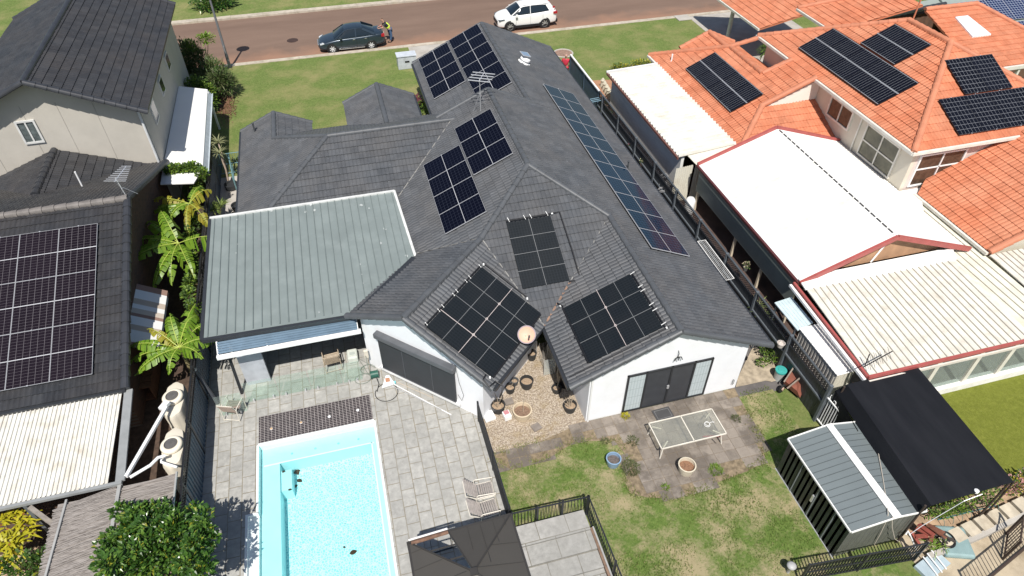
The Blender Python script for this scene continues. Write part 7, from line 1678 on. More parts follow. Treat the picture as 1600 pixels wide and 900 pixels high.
# ================================================================== people
SKIN = M1('skin', (0.45, 0.26, 0.18), .6)
def skinned(name, verts, edges, radii, mat, parent, root=0, sub=1):
    me = bpy.data.meshes.new(name); me.from_pydata(verts, edges, []); me.materials.append(mat)
    o = bpy.data.objects.new(name, me); col.objects.link(o); o.parent = parent; OFF[o.name] = OFF.get(parent.name, Vector()) if parent else Vector()
    sk = o.modifiers.new('skin', 'SKIN'); sk.use_smooth_shade = True
    if not me.skin_vertices: 
        with bpy.context.temp_override(object=o, active_object=o): pass
    lay = me.skin_vertices[0].data if len(me.skin_vertices) else None
    if lay:
        for i, r in enumerate(radii): lay[i].radius = (r, r) if not isinstance(r, tuple) else r; lay[i].use_root = (i == root)
    s_ = o.modifiers.new('sub', 'SUBSURF'); s_.levels = sub; s_.render_levels = sub+1
    return o
def person(label, loc, rz, lean, top_mat, leg_mat, vest=None, hair=None, arms_fwd=True):
    """faces local -x"""
    t = thing('person', label, 'person', loc, rz)
    lx = -lean
    pel = (0, 0, .92); ch = (lx*.55, 0, 1.24); nk = (lx*.9, 0, 1.44); hd = (lx*1.12, 0, 1.60); ht = (lx*1.22, 0, 1.70)
    V_ = [pel, (lx*.25, 0, 1.06), ch, nk, hd, ht]; E_ = [(0, 1), (1, 2), (2, 3), (3, 4), (4, 5)]; Rr = [.15, .145, .16, .065, .095, .075]
    def add(chain, base, rr):
        p_ = base
        for c, r in zip(chain, rr): V_.append(c); E_.append((p_, len(V_)-1)); Rr.append(r); p_ = len(V_)-1
        return p_
    for sg in (-1, 1):
        add([(0, sg*.10, .86), (-.06*sg, sg*.12, .48), (.03+.08*sg, sg*.13, .10), (-.10+.08*sg, sg*.14, .04)], 0, [.095, .065, .045, .04])
        sh_ = add([(lx*.75, sg*.20, 1.36)], 2, [.06])
        if arms_fwd: el, wr_, hn = (lx*.75-.16, sg*.27, 1.16), (lx*.75-.38, sg*.18, 1.10), (lx*.75-.46, sg*.15, 1.09)
        else: el, wr_, hn = (lx*.7+.02, sg*.28, 1.10), (lx*.7-.05, sg*.28, .88), (lx*.7-.07, sg*.27, .80)
        w_ = add([el, wr_, hn], sh_, [.045, .032, .035])
        hv = Vector(hn); d = (Vector(hn)-Vector(wr_)).normalized()
        for k in range(5):
            o_ = Vector((0, (k-2)*.018, 0)) if k < 4 else Vector((0, -sg*.045, .0)); L_ = (.06, .075, .07, .055, .045)[k]
            add([tuple(hv+o_+d*.03), tuple(hv+o_+d*(.03+L_)+Vector((0, 0, -.02)))], w_, [.011, .008])
    skinned('body', V_, E_, Rr, SKIN, t)
    def cl(name, vs_, es_, rr, mat, par=t): return skinned(name, vs_, es_, rr, mat, par)
    cl('trousers', [pel, (0, .10, .84), (-.06, .12, .48), (.11, .13, .12), (0, -.10, .84), (.06, -.12, .48), (-.05, -.13, .12)], [(0, 1), (1, 2), (2, 3), (0, 4), (4, 5), (5, 6)], [.165, .11, .085, .075, .11, .085, .075], leg_mat)
    sv = [(lx*.1, 0, .96), (lx*.3, 0, 1.10), ch, (lx*.8, 0, 1.38)]; se = [(0, 1), (1, 2), (2, 3)]; sr = [.16, .165, .18, .10]
    for sg in (-1, 1):
        sv += [(lx*.75, sg*.20, 1.36), ((lx*.75-.13, sg*.26, 1.19) if arms_fwd else (lx*.72, sg*.27, 1.16))]; n_ = len(sv); se += [(2, n_-2), (n_-2, n_-1)]; sr += [.075, .06]
    cl('shirt', sv, se, sr, top_mat)
    if vest:
        v_ = cl('hi_vis_vest', [(lx*.1, 0, .98), (lx*.3, 0, 1.10), ch, (lx*.74, 0, 1.36)], [(0, 1), (1, 2), (2, 3)], [.185, .19, .205, .14], vest)
    cl('hair', [(lx*1.12+.02, 0, 1.63), (lx*1.22+.01, 0, 1.71)], [(0, 1)], [.10, .08], hair)
    f = MB()
    c = Vector(hd)
    for sg in (-1, 1): f.box(c.x-.098, c.y+sg*.035-.012, c.z+.01, c.x-.088, c.y+sg*.035+.012, c.z+.025)
    f.box(c.x-.115, -.012, c.z-.03, c.x-.085, .012, c.z+.01); f.box(c.x-.095, -.025, c.z-.055, c.x-.085, .025, c.z-.045)
    f.build('face_features', M1('face detail', (0.16, 0.08, 0.06), .7), t, local=True)
    for sg in (-1, 1): x_ = .05+.08*sg-.08; bevel(MB().box(x_-.16, sg*.14-.05, 0, x_+.12, sg*.14+.05, .09).build('shoe', BLACK, t, local=True), .03)
    return t
p = G(609, 66, -.1)
person('person in a yellow high visibility vest and jeans leaning on the boot of the sedan', (p.x+.12, p.y+.1, -.1), 0, .42, M1('dark shirt', (0.02, 0.022, 0.03), .8), M1('blue jeans', (0.05, 0.10, 0.19), .85), M1('fluorescent yellow vest', (0.62, 0.80, 0.08), .6), M1('brown hair', (0.10, 0.05, 0.03), .7))
p = G(885, 87, 1.6)
person('person in a red top standing behind the front end of the slate blue fence', (p.x, p.y, 0), R_(60), .05, M1('red shirt', (0.50, 0.03, 0.06), .8), M1('red shirt', (0.50, 0.03, 0.06), .8), None, M1('grey pink hair', (0.42, 0.25, 0.22), .7), arms_fwd=False)
# ================================================================== plants
def leaf(mb, c, d, L, W, up=None, m=0, droop=.2):
    d = d.normalized(); u = up or Vector((0, 0, 1)); s_ = d.cross(u)
    if s_.length < .05: s_ = d.cross(Vector((1, 0, 0)))
    s_.normalize(); n = s_.cross(d)
    a = c; b = c+d*L*.45; e = c+d*L+Vector((0, 0, -droop*L)); k = W*.18
    mb.poly([a, b+s_*W*.5+n*k, e, b], m=m); mb.poly([a, b, e, b-s_*W*.5+n*k], m=m)
def foliage(name, mats, clumps, size, parent, asp=.5, seed=1, updir=.5, inner=True):
    r = random.Random(seed); mb = MB()
    for (c, rad, n) in clumps:
        c = Vector(c)
        for _ in range(n):
            v = Vector((r.gauss(0, 1), r.gauss(0, 1), r.gauss(0, 1))).normalized(); q = r.random()**.45
            if r.random() < .12: q *= 1.15
            p = c+Vector((v.x*rad[0], v.y*rad[1], v.z*rad[2]))*q
            d = (v+Vector((r.uniform(-.7, .7), r.uniform(-.7, .7), r.uniform(-.4, .7)+updir))).normalized()
            L = size*r.uniform(.6, 1.3); leaf(mb, p, d, L, L*asp*r.uniform(.8, 1.2), m=r.randrange(len(mats)) if len(mats) > 1 else 0, droop=r.uniform(0, .4))
    return mb.build(name, mats, parent)
LF_DARK = mat_leaf('deep green glossy leaves', (0.030, 0.080, 0.014), (0.075, 0.165, 0.026), (0.30, 0.30, 0.03), .28)
LF_BRT = mat_leaf('fresh glossy leaves', (0.09, 0.18, 0.03), (0.17, 0.29, 0.05), None, .28)
LF_MID = mat_leaf('mid green leaves', (0.045, 0.095, 0.018), (0.10, 0.17, 0.035), None, .5)
LF_OLIVE = mat_leaf('olive green leaves', (0.075, 0.095, 0.035), (0.17, 0.18, 0.075), None, .55)
LF_LIME = mat_leaf('lime green leaves', (0.12, 0.22, 0.02), (0.24, 0.34, 0.05), None, .45)
LF_YEL = mat_leaf('yellow green leaves', (0.36, 0.36, 0.02), (0.58, 0.50, 0.03), (0.30, 0.10, 0.02), .45)
LF_BAN = mat_leaf('banana leaf green', (0.13, 0.26, 0.018), (0.25, 0.38, 0.04), None, .4, .35)
LF_BANY = mat_leaf('yellowing banana leaf', (0.30, 0.32, 0.03), (0.42, 0.33, 0.04), None, .5, .35)
RIBY = M1('yellow green midrib', (0.36, 0.42, 0.08), .5)
TRUNK = M1('grey brown stem', (0.20, 0.15, 0.11), .85, .25, 9)
LF_RED = mat_leaf('burgundy strappy leaves', (0.09, 0.02, 0.03), (0.20, 0.05, 0.06), (0.28, 0.32, 0.06), .5)
def stems(parent, base, tops, r=.03, mat=TRUNK):
    mb = MB()
    for q in tops:
        b = Vector(base); q = Vector(q); mb.tube([b+(q-b)*0, b.lerp(q, .5)+Vector((rnd.uniform(-.08, .08), rnd.uniform(-.08, .08), 0)), q], [r, r*.75, r*.4], 6)
    mb.build('stem', mat, parent)
def shrub(label, base, clumps, mats, size, n_st=5, asp=.5, seed=1, name='shrub', cat='shrub', group=None, updir=.5, r=.03):
    t = thing(name, label, cat, base, group=group)
    foliage('foliage', mats, clumps, size, t, asp, seed, updir)
    stems(t, base, [Vector(c[0])+Vector((rnd.uniform(-.2, .2), rnd.uniform(-.2, .2), .1)) for c in clumps][:n_st+3], r)
    return t
def g3(u, v, z): return G(u, v, z)
# hedge beside the two storey house
b = G(318, 150, 0)
shrub('dark olive bushy shrub with pale tips beside the street lamp', G(300, 128, 0), [(G(292, 88, 1.7), (.9, 1.0, 1.0), 1500), (G(310, 100, 1.3), (1.0, 1.0, .9), 1300), (G(285, 110, 1.0), (.8, .9, .8), 900)], [LF_OLIVE, LF_OLIVE, LF_MID], .26, asp=.28, seed=3)
shrub('spiky olive shrub spilling over the lawn edge beside the white carport', G(338, 140, 0), [(G(333, 112, 1.1), (.8, .8, .7), 900), (G(348, 130, .8), (.8, .9, .6), 900), (G(342, 122, 1.3), (.6, .6, .6), 400)], [LF_OLIVE, LF_MID], .36, asp=.16, seed=4)
shrub('bright green creeper mound at the street end of the white carport', G(318, 150, 0), [(G(305, 135, 1.5), (.7, .5, .6), 800), (G(322, 145, 1.1), (.6, .6, .6), 700), (G(330, 158, .7), (.4, .5, .5), 300)], [LF_LIME, LF_MID], .16, asp=.7, seed=5, name='creeper', cat='creeper')
shrub('lime topped small tree with sparse crown above the dark olive shrub', G(322, 100, 0), [(G(322, 60, 2.6), (.5, .35, .3), 260), (G(298, 72, 2.3), (.5, .4, .35), 260)], [LF_LIME], .2, asp=.5, seed=6, name='small_tree', cat='tree')
lt2 = thing('leaf_litter', 'brown dry leaf litter under the hedge beside the white carport', 'leaf litter', G(350, 160, .02)); lt2['kind'] = 'stuff'
mb = MB()
for _ in range(900):
    p = G(352+rnd.gauss(0, 7), 160+rnd.gauss(0, 14), .03); leaf(mb, p, Vector((rnd.uniform(-1, 1), rnd.uniform(-1, 1), .1)), .16, .07)
mb.build('litter', mat_leaf('dry brown litter', (0.16, 0.08, 0.045), (0.36, 0.22, 0.14)), lt2)
shrub('dark low shrub on the far verge beside the street lamp top', G(333, 8, 0), [(G(333, 3, .5), (1.6, 1.1, .5), 900)], [LF_DARK], .3, seed=7)
# vine over the gap at the carport end
shrub('lime green vine trailing over the lower end of the white carport', G(300, 330, 0), [(G(275, 264, 2.5), (.55, .22, .2), 420), (G(297, 262, 2.5), (.5, .25, .2), 420), (G(315, 272, 2.3), (.3, .35, .25), 300), (G(268, 275, 2.2), (.25, .35, .3), 220), (G(306, 288, 1.9), (.2, .5, .4), 300)], [LF_LIME, LF_MID], .14, asp=.7, seed=8, name='vine', cat='vine', r=.02)
shrub('green creeper covering the black lattice of the blue fence above the banana plants', G(312, 420, 0), [(G(298+4*math.sin(k*1.7), 330+k*19, 1.5+.2*math.sin(k)), (.22, .42, .35), 210) for k in range(9)], [LF_LIME, LF_MID, LF_MID], .15, asp=.6, seed=9, name='creeper', cat='creeper', r=.02)
def banana_leaf(mb, mr, base, az, L, W, rise, droop, seed, miss=.13, m=0):
    L = L*1.22; W = W*1.1
    r = random.Random(seed); d = Vector((math.cos(az), math.sin(az), 0)); pts = []; K = 22
    for i in range(K+1):
        f = i/K; pts.append(Vector(base)+d*(L*f*(1-.12*f))+Vector((0, 0, rise*math.sin(f*math.pi*.55)-droop*f*f)))
    mr.tube(pts, [.016*(1-.8*i/K)+.003 for i in range(K+1)], 5)
    s_ = Vector((-d.y, d.x, 0))
    def wid(f): return W*max(.0, math.sin(math.pi*min(1, f*1.02)**.75))**.65 if f > .1 else 0
    for sg in (-1, 1):
        i = 2
        while i < K:
            run = r.choice([1, 1, 2, 2, 3]); j = min(K, i+run); dz = r.uniform(.2, .5) if sg > 0 else r.uniform(.7, 1.6); sh_ = r.uniform(-.08, .16)
            if r.random() > miss:
                for q in range(i, j):
                    f0, f1 = q/K, (q+1)/K; g = .003 if q == j-1 else 0
                    a0, a1 = pts[q], pts[q+1]-(pts[q+1]-pts[q])*(.30 if q == j-1 else 0)
                    w0, w1 = wid(f0)/2, wid(f1)/2
                    b0 = a0+s_*sg*w0*.5+Vector((0, 0, .10*w0)); b1 = a1+s_*sg*w1*.5+Vector((0, 0, .10*w1))
                    c0 = a0+s_*sg*w0+d*sh_*.5+Vector((0, 0, -dz*w0)); c1 = a1+s_*sg*w1+d*sh_*.5+Vector((0, 0, -dz*w1))
                    mb.poly([a0, a1, b1, b0], m=m); mb.poly([b0, b1, c1, c0], m=m)
            i = j
def banana(label, top, leaves, mats, trunk_r=.11, seed=1):
    base = Vector((top.x, top.y, 0)); t = thing('banana_plant', label, 'banana plant', base, group='banana plants in the gap beside the brick wall')
    MB().tube([base, base+Vector((.04, .02, top.z*.5)), top], [trunk_r, trunk_r*.8, trunk_r*.45], 10).build('trunk', M1('banana trunk', (0.24, 0.20, 0.10), .7, .3, 6), t)
    for i, (az, L, W, rise, droop, mi) in enumerate(leaves):
        mb = MB(); mr = MB(); banana_leaf(mb, mr, top, R_(az), L, W, rise, droop, seed*31+i)
        o = mb.build('leaf', mats[mi], t); mr.build('midrib', RIBY, o)
T1 = G(279, 380, 2.5)
# azimuths measured in the ground plane
banana('largest banana plant with torn drooping leaves beside the striped awning', T1, [(128, 2.1, .66, .5, .4, 0), (160, 2.0, .62, .4, .5, 0), (186, 2.1, .66, .4, .7, 0), (203, 1.9, .62, .5, .6, 0), (-8, 1.9, .62, .5, .5, 0), (112, 1.5, .6, .9, .2, 0), (-72, 1.7, .55, .3, .9, 0), (-118, 2.1, .55, .2, 1.0, 0), (-102, 1.6, .45, .3, 1.1, 0)], [LF_BAN, LF_BANY], seed=2)
T2 = G(296, 318, 2.4)
banana('banana plant with yellowing and orange leaves nearest the white carport', T2, [(158, 1.7, .55, .4, .4, 1), (178, 1.6, .6, .3, .6, 0), (200, 1.4, .5, .3, .7, 0), (30, 1.0, .5, .5, .3, 1), (-60, 1.5, .5, .4, .9, 1), (-95, 1.4, .3, .3, 1.1, 1), (60, 1.0, .5, .5, .3, 0), (-140, 1.2, .45, .4, .9, 0)], [LF_BAN, LF_BANY], seed=3)
T3 = G(280, 543, 2.3)
banana('banana plant with broad upright leaves above the upper rainwater tank', T3, [(165, 1.6, .55, .4, .3, 0), (182, 1.7, .5, .3, .6, 0), (205, 1.5, .5, .3, .6, 0), (140, 1.2, .4, .6, .2, 1), (70, 1.6, .6, .6, .1, 0), (30, 1.2, .5, .6, .3, 0), (5, 1.1, .5, .4, .5, 0), (-35, .9, .4, .4, .6, 0), (100, 1.1, .5, .8, .2, 0), (-110, .9, .4, .3, .6, 0), (50, 1.0, .5, .9, .3, 0)], [LF_BAN, LF_BANY], seed=4)
def rosette(mb, c, n, L, W, seed, zl=.5, m=0):
    r = random.Random(seed)
    for i in range(n):
        a = 2*math.pi*i/n+r.uniform(-.2, .2); e = r.uniform(.1, 1.0); d = Vector((math.cos(a)*math.cos(e), math.sin(a)*math.cos(e), math.sin(e)*zl*1.5)).normalized(); l_ = L*r.uniform(.8, 1.15)
        s_ = Vector((-d.y, d.x, 0)).normalized(); p0 = Vector(c); p1 = p0+d*l_*.5+Vector((0, 0, .03)); p2 = p0+d*l_+Vector((0, 0, -.12*l_))
        mb.poly([p0+s_*W*.3, p0-s_*W*.3, p1-s_*W*.5, p1+s_*W*.5], m=m); mb.poly([p1+s_*W*.5, p1-s_*W*.5, p2], m=m)
def spiky(label, base, heads, mat, L, W, n=34, name='yucca', cat='yucca', group=None, r=.05, seed=1):
    t = thing(name, label, cat, base, group=group)
    if len(heads) and Vector(heads[0]).z > .5:
        mb = MB()
        for h_ in heads: b_ = Vector(base); q = Vector(h_); mb.tube([b_, b_.lerp(q, .5)+Vector((.08, -.05, 0)), q], [r, r*.8, r*.7], 7)
        mb.build('trunk', M1('pale yucca trunk', (0.34, 0.27, 0.21), .85, .2, 8), t)
    for i, h_ in enumerate(heads): mb = MB(); rosette(mb, h_, n, L, W, seed+i); mb.build('leaf_rosette', mat, t)
    return t
PALEG = mat_leaf('pale yucca leaves', (0.20, 0.22, 0.10), (0.34, 0.34, 0.18), None, .6)
spiky('tall yucca with bare bent trunk beside the pale blue green gate', G(358, 290, 0), [G(343, 240, 1.7), G(341, 223, 1.9)], PALEG, .55, .05, seed=5)
spiky('spiky green dracaena at the left corner of the patio roof', G(336, 345, 0), [G(333, 328, 1.2), G(322, 352, 1.1), G(345, 322, .9)], mat_leaf('fresh strappy leaves', (0.13, 0.19, 0.04), (0.24, 0.30, 0.08)), .6, .055, 30, 'dracaena', 'dracaena', seed=8)
t = thing('black_planter', 'dark round planter tilted on the side path at the foot of the yucca', 'planter', G(362, 292, .1)); MB().lathe((0, 0, -.1), [(.30, 0), (.34, .3), (.28, .3), (.26, .2), (0, .2)], 20).build('planter_body', BPOT, t, local=True)
t = thing('black_planter', 'dark round planter on the pale path under the grey eave above the patio roof', 'planter', G(371, 322, .2)); MB().lathe((0, 0, -.2), [(.26, 0), (.30, .3), (.24, .3), (.22, .2), (0, .2)], 20).build('planter_body', BPOT, t, local=True)
# big glossy shrub, croton and fronds at the lower left
c0 = G(255, 850, 0)
gl = [(G(215, 825, 2.4), (.75, .6, .5), 750), (G(262, 835, 2.6), (.8, .6, .5), 900), (G(235, 870, 2.5), (.9, .6, .6), 900), (G(290, 862, 2.3), (.7, .6, .5), 700), (G(180, 855, 2.1), (.6, .6, .5), 450), (G(314, 843, 2.3), (.4, .3, .3), 420), (G(328, 842, 2.3), (.28, .14, .2), 150), (G(205, 895, 2.2), (.9, .5, .6), 700), (G(280, 900, 2.2), (.8, .5, .6), 700), (G(245, 810, 2.4), (.5, .3, .4), 250), (G(268, 795, 2.3), (.25, .2, .2), 60)]
_r = random.Random(77)
gl = [(c, (a*.8, b_*.8, d*.8), int(n*.42)) for c, (a, b_, d), n in gl]
for _ in range(46):
    u = _r.uniform(158, 322); v = _r.uniform(790, 900)
    if (u-245)**2/90**2+(v-862)**2/70**2 > 1.25: continue
    gl.append((G(u, v, _r.uniform(2.2, 3.0)), (_r.uniform(.14, .36), _r.uniform(.14, .3), .2), _r.randint(35, 120)))
shrub('large glossy dark green shrub growing through the brush pergola at the lower left', c0, gl, [LF_DARK, LF_DARK, LF_DARK, LF_BRT], .18, asp=.5, seed=21, n_st=6, r=.05)
def strap_plant(label, base, heads, mat, L, W, seed, name, cat, n=60, arch=.5):
    t = thing(name, label, cat, base); r = random.Random(seed)
    for h_ in heads:
        mb = MB()
        for i in range(n):
            a = r.uniform(0, 6.283); e = r.uniform(.0, 1.2); d = Vector((math.cos(a)*math.cos(e), math.sin(a)*math.cos(e), math.sin(e))); l_ = L*r.uniform(.6, 1.2); s_ = Vector((-math.sin(a), math.cos(a), 0)); pr = Vector(h_)+Vector((r.uniform(-.2, .2), r.uniform(-.2, .2), r.uniform(-.25, .1))); last = None
            for k in range(5):
                f = (k+1)/5; q = Vector(h_)*0+pr+d*l_*f+Vector((0, 0, -arch*l_*f*f)); w_ = W*math.sin(math.pi*min(.98, f*.8+.15))
                if last: mb.poly([last[0]+s_*last[1]/2, last[0]-s_*last[1]/2, q-s_*w_/2, q+s_*w_/2])
                last = (q, w_)
        mb.build('leaf_head', mat, t)
    stems(t, base, [Vector(h_) for h_ in heads], .03)
strap_plant('bright yellow croton with long narrow leaves at the lower left edge', G(20, 860, 0), [G(8, 815, 1.3), G(28, 835, 1.3), G(10, 850, 1.3), G(38, 812, 1.3), G(5, 868, 1.2)], LF_YEL, .55, .07, 31, 'croton', 'croton', 46)
strap_plant('light green frond leaved plant between the croton and the glossy shrub', G(110, 880, 0), [G(105, 855, 1.3), G(122, 862, 1.3), G(95, 875, 1.1)], LF_LIME, .5, .06, 32, 'frond_plant', 'plant', 40, .9)
shrub('small dark leafy shrub at the bottom of the frame below the croton', G(60, 895, 0), [(G(30, 885, .9), (.7, .4, .4), 350), (G(75, 878, .9), (.6, .4, .4), 350), (G(130, 890, 1.1), (.6, .35, .4), 350), (G(165, 885, 1.4), (.5, .4, .5), 350)], [LF_MID, LF_DARK], .16, seed=33)
# plants elsewhere
shrub('round green bush at the rear corner of the white wall by the right fence', G(1203, 556, 0), [(G(1196, 543, .5), (.28, .25, .25), 260), (G(1206, 556, .4), (.25, .25, .25), 200), (G(1192, 565, .25), (.25, .2, .15), 120)], [LF_LIME, LF_MID], .09, asp=.5, seed=41)
spiky('aloe like plant with long pale green blades on the right fence shelf', G(1190, 490, .8), [G(1186, 478, 1.0), G(1194, 492, .95)], mat_leaf('pale green blades', (0.16, 0.22, 0.07), (0.28, 0.33, 0.12)), .55, .05, 12, 'aloe', 'aloe', seed=43)
shl = [(947, 165, 'orange flowering pot plant on the fence shelf nearest the street', (0.45, 0.25, 0.15)), (953, 181, 'green bagged pot plant on the fence shelf below the orange one', (0.08, 0.25, 0.18)), (985, 229, 'pink flowering pot plant on the fence shelf beside the long panel row', (0.42, 0.16, 0.26)), (1004, 256, 'pale yellow flowering pot plant on the fence shelf', (0.62, 0.60, 0.35)), (1077, 345, 'white ornament pot on the fence shelf above the clothes airer', (0.6, 0.6, 0.58)), (1165, 418, 'cream figure shaped pot beside the gable carport blind', (0.5, 0.42, 0.3))]
for i, (u, v_, lab, c_) in enumerate(shl):
    p = G(u, v_, .95); t = thing('shelf_plant', lab, 'pot plant', (p.x, p.y, .8), group='pot plants on the right fence shelf'); MB().lathe((0, 0, 0), [(0, 0), (.09, 0), (.12, .18), (0, .17)], 14).build('pot_body', M1('shelf pot %d' % (i % 3), [(0.3, 0.2, 0.15), (0.4, 0.4, 0.38), (0.1, 0.1, 0.1)][i % 3], .7), t, local=True)
    OFF[t.name] = Vector((0, 0, 0)); foliage('flowers', [mat_leaf('petal %d' % i, c_, tuple(min(1, x*1.3) for x in c_)), LF_MID], [((0, 0, .3), (.15, .15, .13), 60)], .08, t, .7, 50+i)
spiky('burgundy cordyline in the bed between the porch and the front wing', G(652, 158, 0), [G(650, 155, .5), G(656, 163, .45)], LF_RED, .6, .09, 30, 'cordyline', 'cordyline', seed=61)
shrub('variegated green shrub beside the burgundy cordyline', G(660, 172, 0), [(G(660, 168, .4), (.35, .4, .3), 160)], [LF_LIME, LF_MID], .22, asp=.3, seed=62)
shrub('palm like green plant in the light well of the orange roof', G(1207, 82, 1.5), [(G(1204, 78, 2.6), (.55, .6, .4), 420)], [LF_LIME, LF_MID], .4, asp=.14, seed=63, name='palm_plant', cat='palm')
shrub('low yellow flowering border plants in front of the long white carport', G(1000, 103, 0), [(G(968, 104, .2), (.7, .3, .2), 260), (G(1000, 99, .25), (.7, .35, .2), 300), (G(1020, 97, .25), (.5, .3, .2), 160)], [LF_YEL, LF_MID], .14, seed=64, name='flower_border', cat='flower border')
t = thing('garden_ornaments', 'pale garden ornaments huddled at the street corner of the long white carport', 'ornament', G(944, 140, 0)); mb = MB()
for k in range(5): mb.lathe(G(941+k*3, 136+k*5, 0), [(0, .0), (.16, .0), (.12, .35), (.16, .45), (.06, .6), (0, .62)], 12)
mb.build('ornament_body', M1('pale cement', (0.5, 0.46, 0.36), .8), t)
shrub('tangled green vegetable plants under the edge of the black shade shelter', G(1510, 795, 0), [(G(1480, 798, .4), (.7, .2, .2), 350), (G(1505, 790, .4), (.5, .2, .2), 250), (G(1548, 775, .4), (.4, .25, .2), 200)], [LF_LIME, LF_MID], .10, seed=65, name='vegetable_plants', cat='vegetables')
shrub('mixed flowering shrubs at the right edge beyond the black shade shelter', G(1590, 762, 0), [(G(1585, 758, .4), (.5, .3, .3), 260), (G(1605, 748, .4), (.5, .3, .3), 260)], [LF_YEL, LF_MID, mat_leaf('pink petals', (0.5, 0.2, 0.2), (0.6, 0.4, 0.35))], .12, seed=66, name='flowering_shrub')
nt_ = thing('netting', 'dark teal garden netting rolled in hoops beside the shade shelter', 'netting', G(1505, 800, .2)); mb = MB()
for k in range(7):
    c = G(1468+k*14, 815-k*4, .1); mb.tube([c+Vector((.0, .18*math.cos(q), .22*math.sin(q))) for q in [j*math.pi/8 for j in range(9)]], .008, 4)
mb.tube([G(1465, 812, .3), G(1555, 790, .3)], .02, 5); mb.build('hoops', M1('teal netting', (0.03, 0.12, 0.12), .7), nt_)
strap_plant('bright green spider plant at the end of the black slatted gate', G(1466, 852, 0), [G(1465, 850, .3)], LF_LIME, .3, .025, 67, 'spider_plant', 'spider plant', 60, .6)
# weeds between the pavers
wlab = [(985, 732, .30, 'largest yellow green weed clump beside the pale blue pot', 420, LF_OLIVE), (977, 650, .13, 'small golden weed clump on the pavers near the right wing wall', 160, LF_YEL), (1118, 735, .22, 'green weed clump below the right end of the glass table', 260, LF_LIME), (1150, 655, .16, 'pale weed clump at the right end of the glass table', 120, LF_OLIVE), (988, 690, .2, 'straw coloured weed clump left of the glass table', 150, LF_OLIVE), (946, 690, .12, 'tiny weed clump on the dark pavers left of the others', 80, LF_OLIVE), (1040, 762, .1, 'tiny green weed clump at the paver edge below the cream pot', 90, LF_LIME), (902, 636, .1, 'thin green weed in the gravel near the pale trunks', 0, LF_LIME)]
for i, (u, v_, r_, lab, n_, mt) in enumerate(wlab):
    if not n_: continue
    p = G(u, v_, .05); t = thing('weed_clump', lab, 'weed', p, group='weed clumps on the concrete pavers'); mb = MB(); r = random.Random(70+i)
    for _ in range(n_):
        a = r.uniform(0, 6.28); q = r_*r.random()**.6; b_ = p+Vector((q*math.cos(a), q*math.sin(a), 0)); leaf(mb, b_, Vector((r.uniform(-.6, .6)+.5*math.cos(a), r.uniform(-.6, .6)+.5*math.sin(a), r.uniform(.4, 1.2))), r.uniform(.08, .16), .018)
    mb.build('blades', mt, t)
# grass blades of the back lawn, the verge edges and weeds in the gravel: nobody could count them
gb = MB(); r = random.Random(99)
def in_patio(x, y): return inside((x, y), patio_xy)
patio_xy = [(p.x, p.y) for p in pts_patio] if 'pts_patio' in globals() else []
from mathutils import noise as mnoise
k = 0
while k < 30000:
    x = r.uniform(2.85, 13.5); y = r.uniform(6.2, 13.2)
    k += 1
    if (x < 5.4 and y < 10.2) or (x > 11.7 and y < 10.05) or (y > 12.8 and x < 12.3): continue
    if patio_xy and in_patio(x, y): continue
    nn = mnoise.noise(Vector((x*.7, y*.7, 5)))+.4*mnoise.noise(Vector((x*2.5, y*2.5, 1)))
    if nn < -.08 and r.random() < .75: continue
    h_ = .035+.05*max(0, nn)+r.uniform(0, .03); d = Vector((r.uniform(-.6, .6), r.uniform(-.6, .6), 1)).normalized(); a = r.uniform(0, 3.14); s_ = Vector((math.cos(a), math.sin(a), 0))*.013
    b_ = Vector((x, y, .02)); gb.poly([b_-s_, b_+s_, b_+d*h_*1.3])
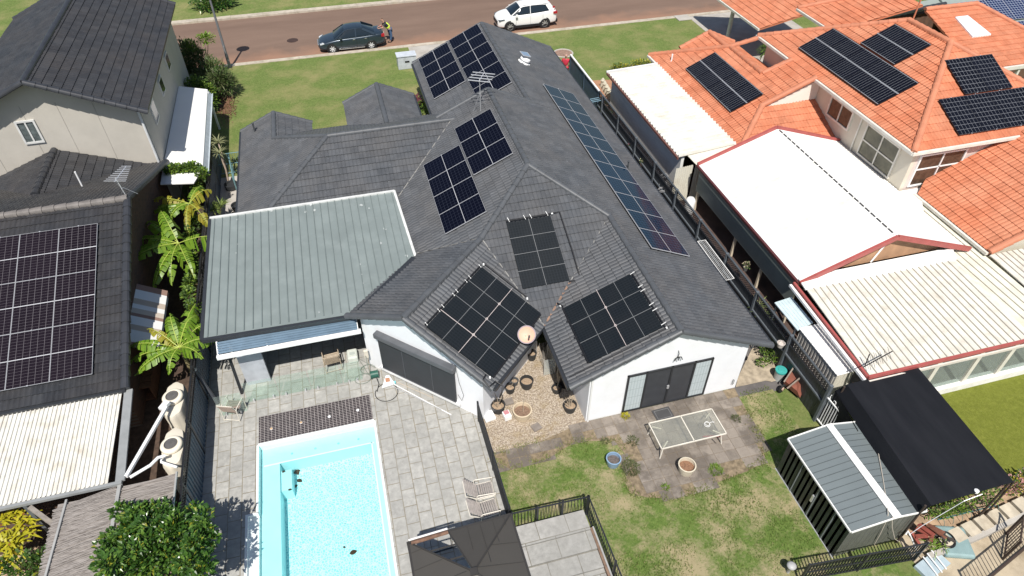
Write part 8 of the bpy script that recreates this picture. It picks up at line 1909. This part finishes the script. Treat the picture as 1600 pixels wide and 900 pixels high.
go = gb.build('grass', mat_leaf('lawn blades', (0.12, 0.195, 0.035), (0.25, 0.31, 0.08), (0.45, 0.37, 0.2), .7)); tag(go, 'short uneven green grass blades of the back lawn', 'grass', kind='stuff')
gb = MB()
for _ in range(5200):
    u = r.random(); x = r.uniform(2.9, 6.45); y = 12.0+5*r.random()
    if y < 12.0+.28*(x-2.8) or (y > 14.2 and abs(x-4.8) > .9): continue
    if r.random() > (1.0 if y < 13.3 else .12): continue
    d = Vector((r.uniform(-.8, .8), r.uniform(-.8, .8), .6)).normalized(); a = r.uniform(0, 3.14); s_ = Vector((math.cos(a), math.sin(a), 0))*.010; b_ = Vector((x, y, .018)); gb.poly([b_-s_, b_+s_, b_+d*r.uniform(.04, .11)])
go = gb.build('dry_grass', mat_leaf('dry straw blades', (0.30, 0.235, 0.12), (0.46, 0.38, 0.22), None, .8)); tag(go, 'dry straw coloured grass growing through the gravel court', 'dry grass', kind='stuff')

# tufts creeping over the edge of the pavers and along kerbs
gb = MB(); r = random.Random(5)
for i in range(len(patio_xy)):
    a, b = patio_xy[i-1], patio_xy[i]
    if max(a[1], b[1]) > 13.2: continue
    L_ = math.hypot(b[0]-a[0], b[1]-a[1])
    for _ in range(int(L_*230)):
        f = r.random(); sp = r.gauss(0, .11)*(1.6 if r.random() < .2 else 1); x = a[0]+(b[0]-a[0])*f+sp; y = a[1]+(b[1]-a[1])*f+r.gauss(0, .10)
        if mnoise.noise(Vector((x*3, y*3, 2))) < -.12: continue
        d = Vector((r.uniform(-.9, .9), r.uniform(-.9, .9), .8)).normalized(); t_ = r.uniform(0, 3.14); s_ = Vector((math.cos(t_), math.sin(t_), 0))*.012
        b_ = Vector((x, y, .04)); gb.poly([b_-s_, b_+s_, b_+d*r.uniform(.05, .12)])
go = gb.build('grass_edge', mat_leaf('edge grass blades', (0.15, 0.19, 0.045), (0.30, 0.30, 0.11), (0.42, 0.34, 0.18), .7)); tag(go, 'ragged grass growing over the edges of the concrete pavers', 'grass', kind='stuff')
for o in bpy.data.objects:
    l = o.get('label')
    if l and len(l.split()) > 16: print('LONG', len(l.split()), l)
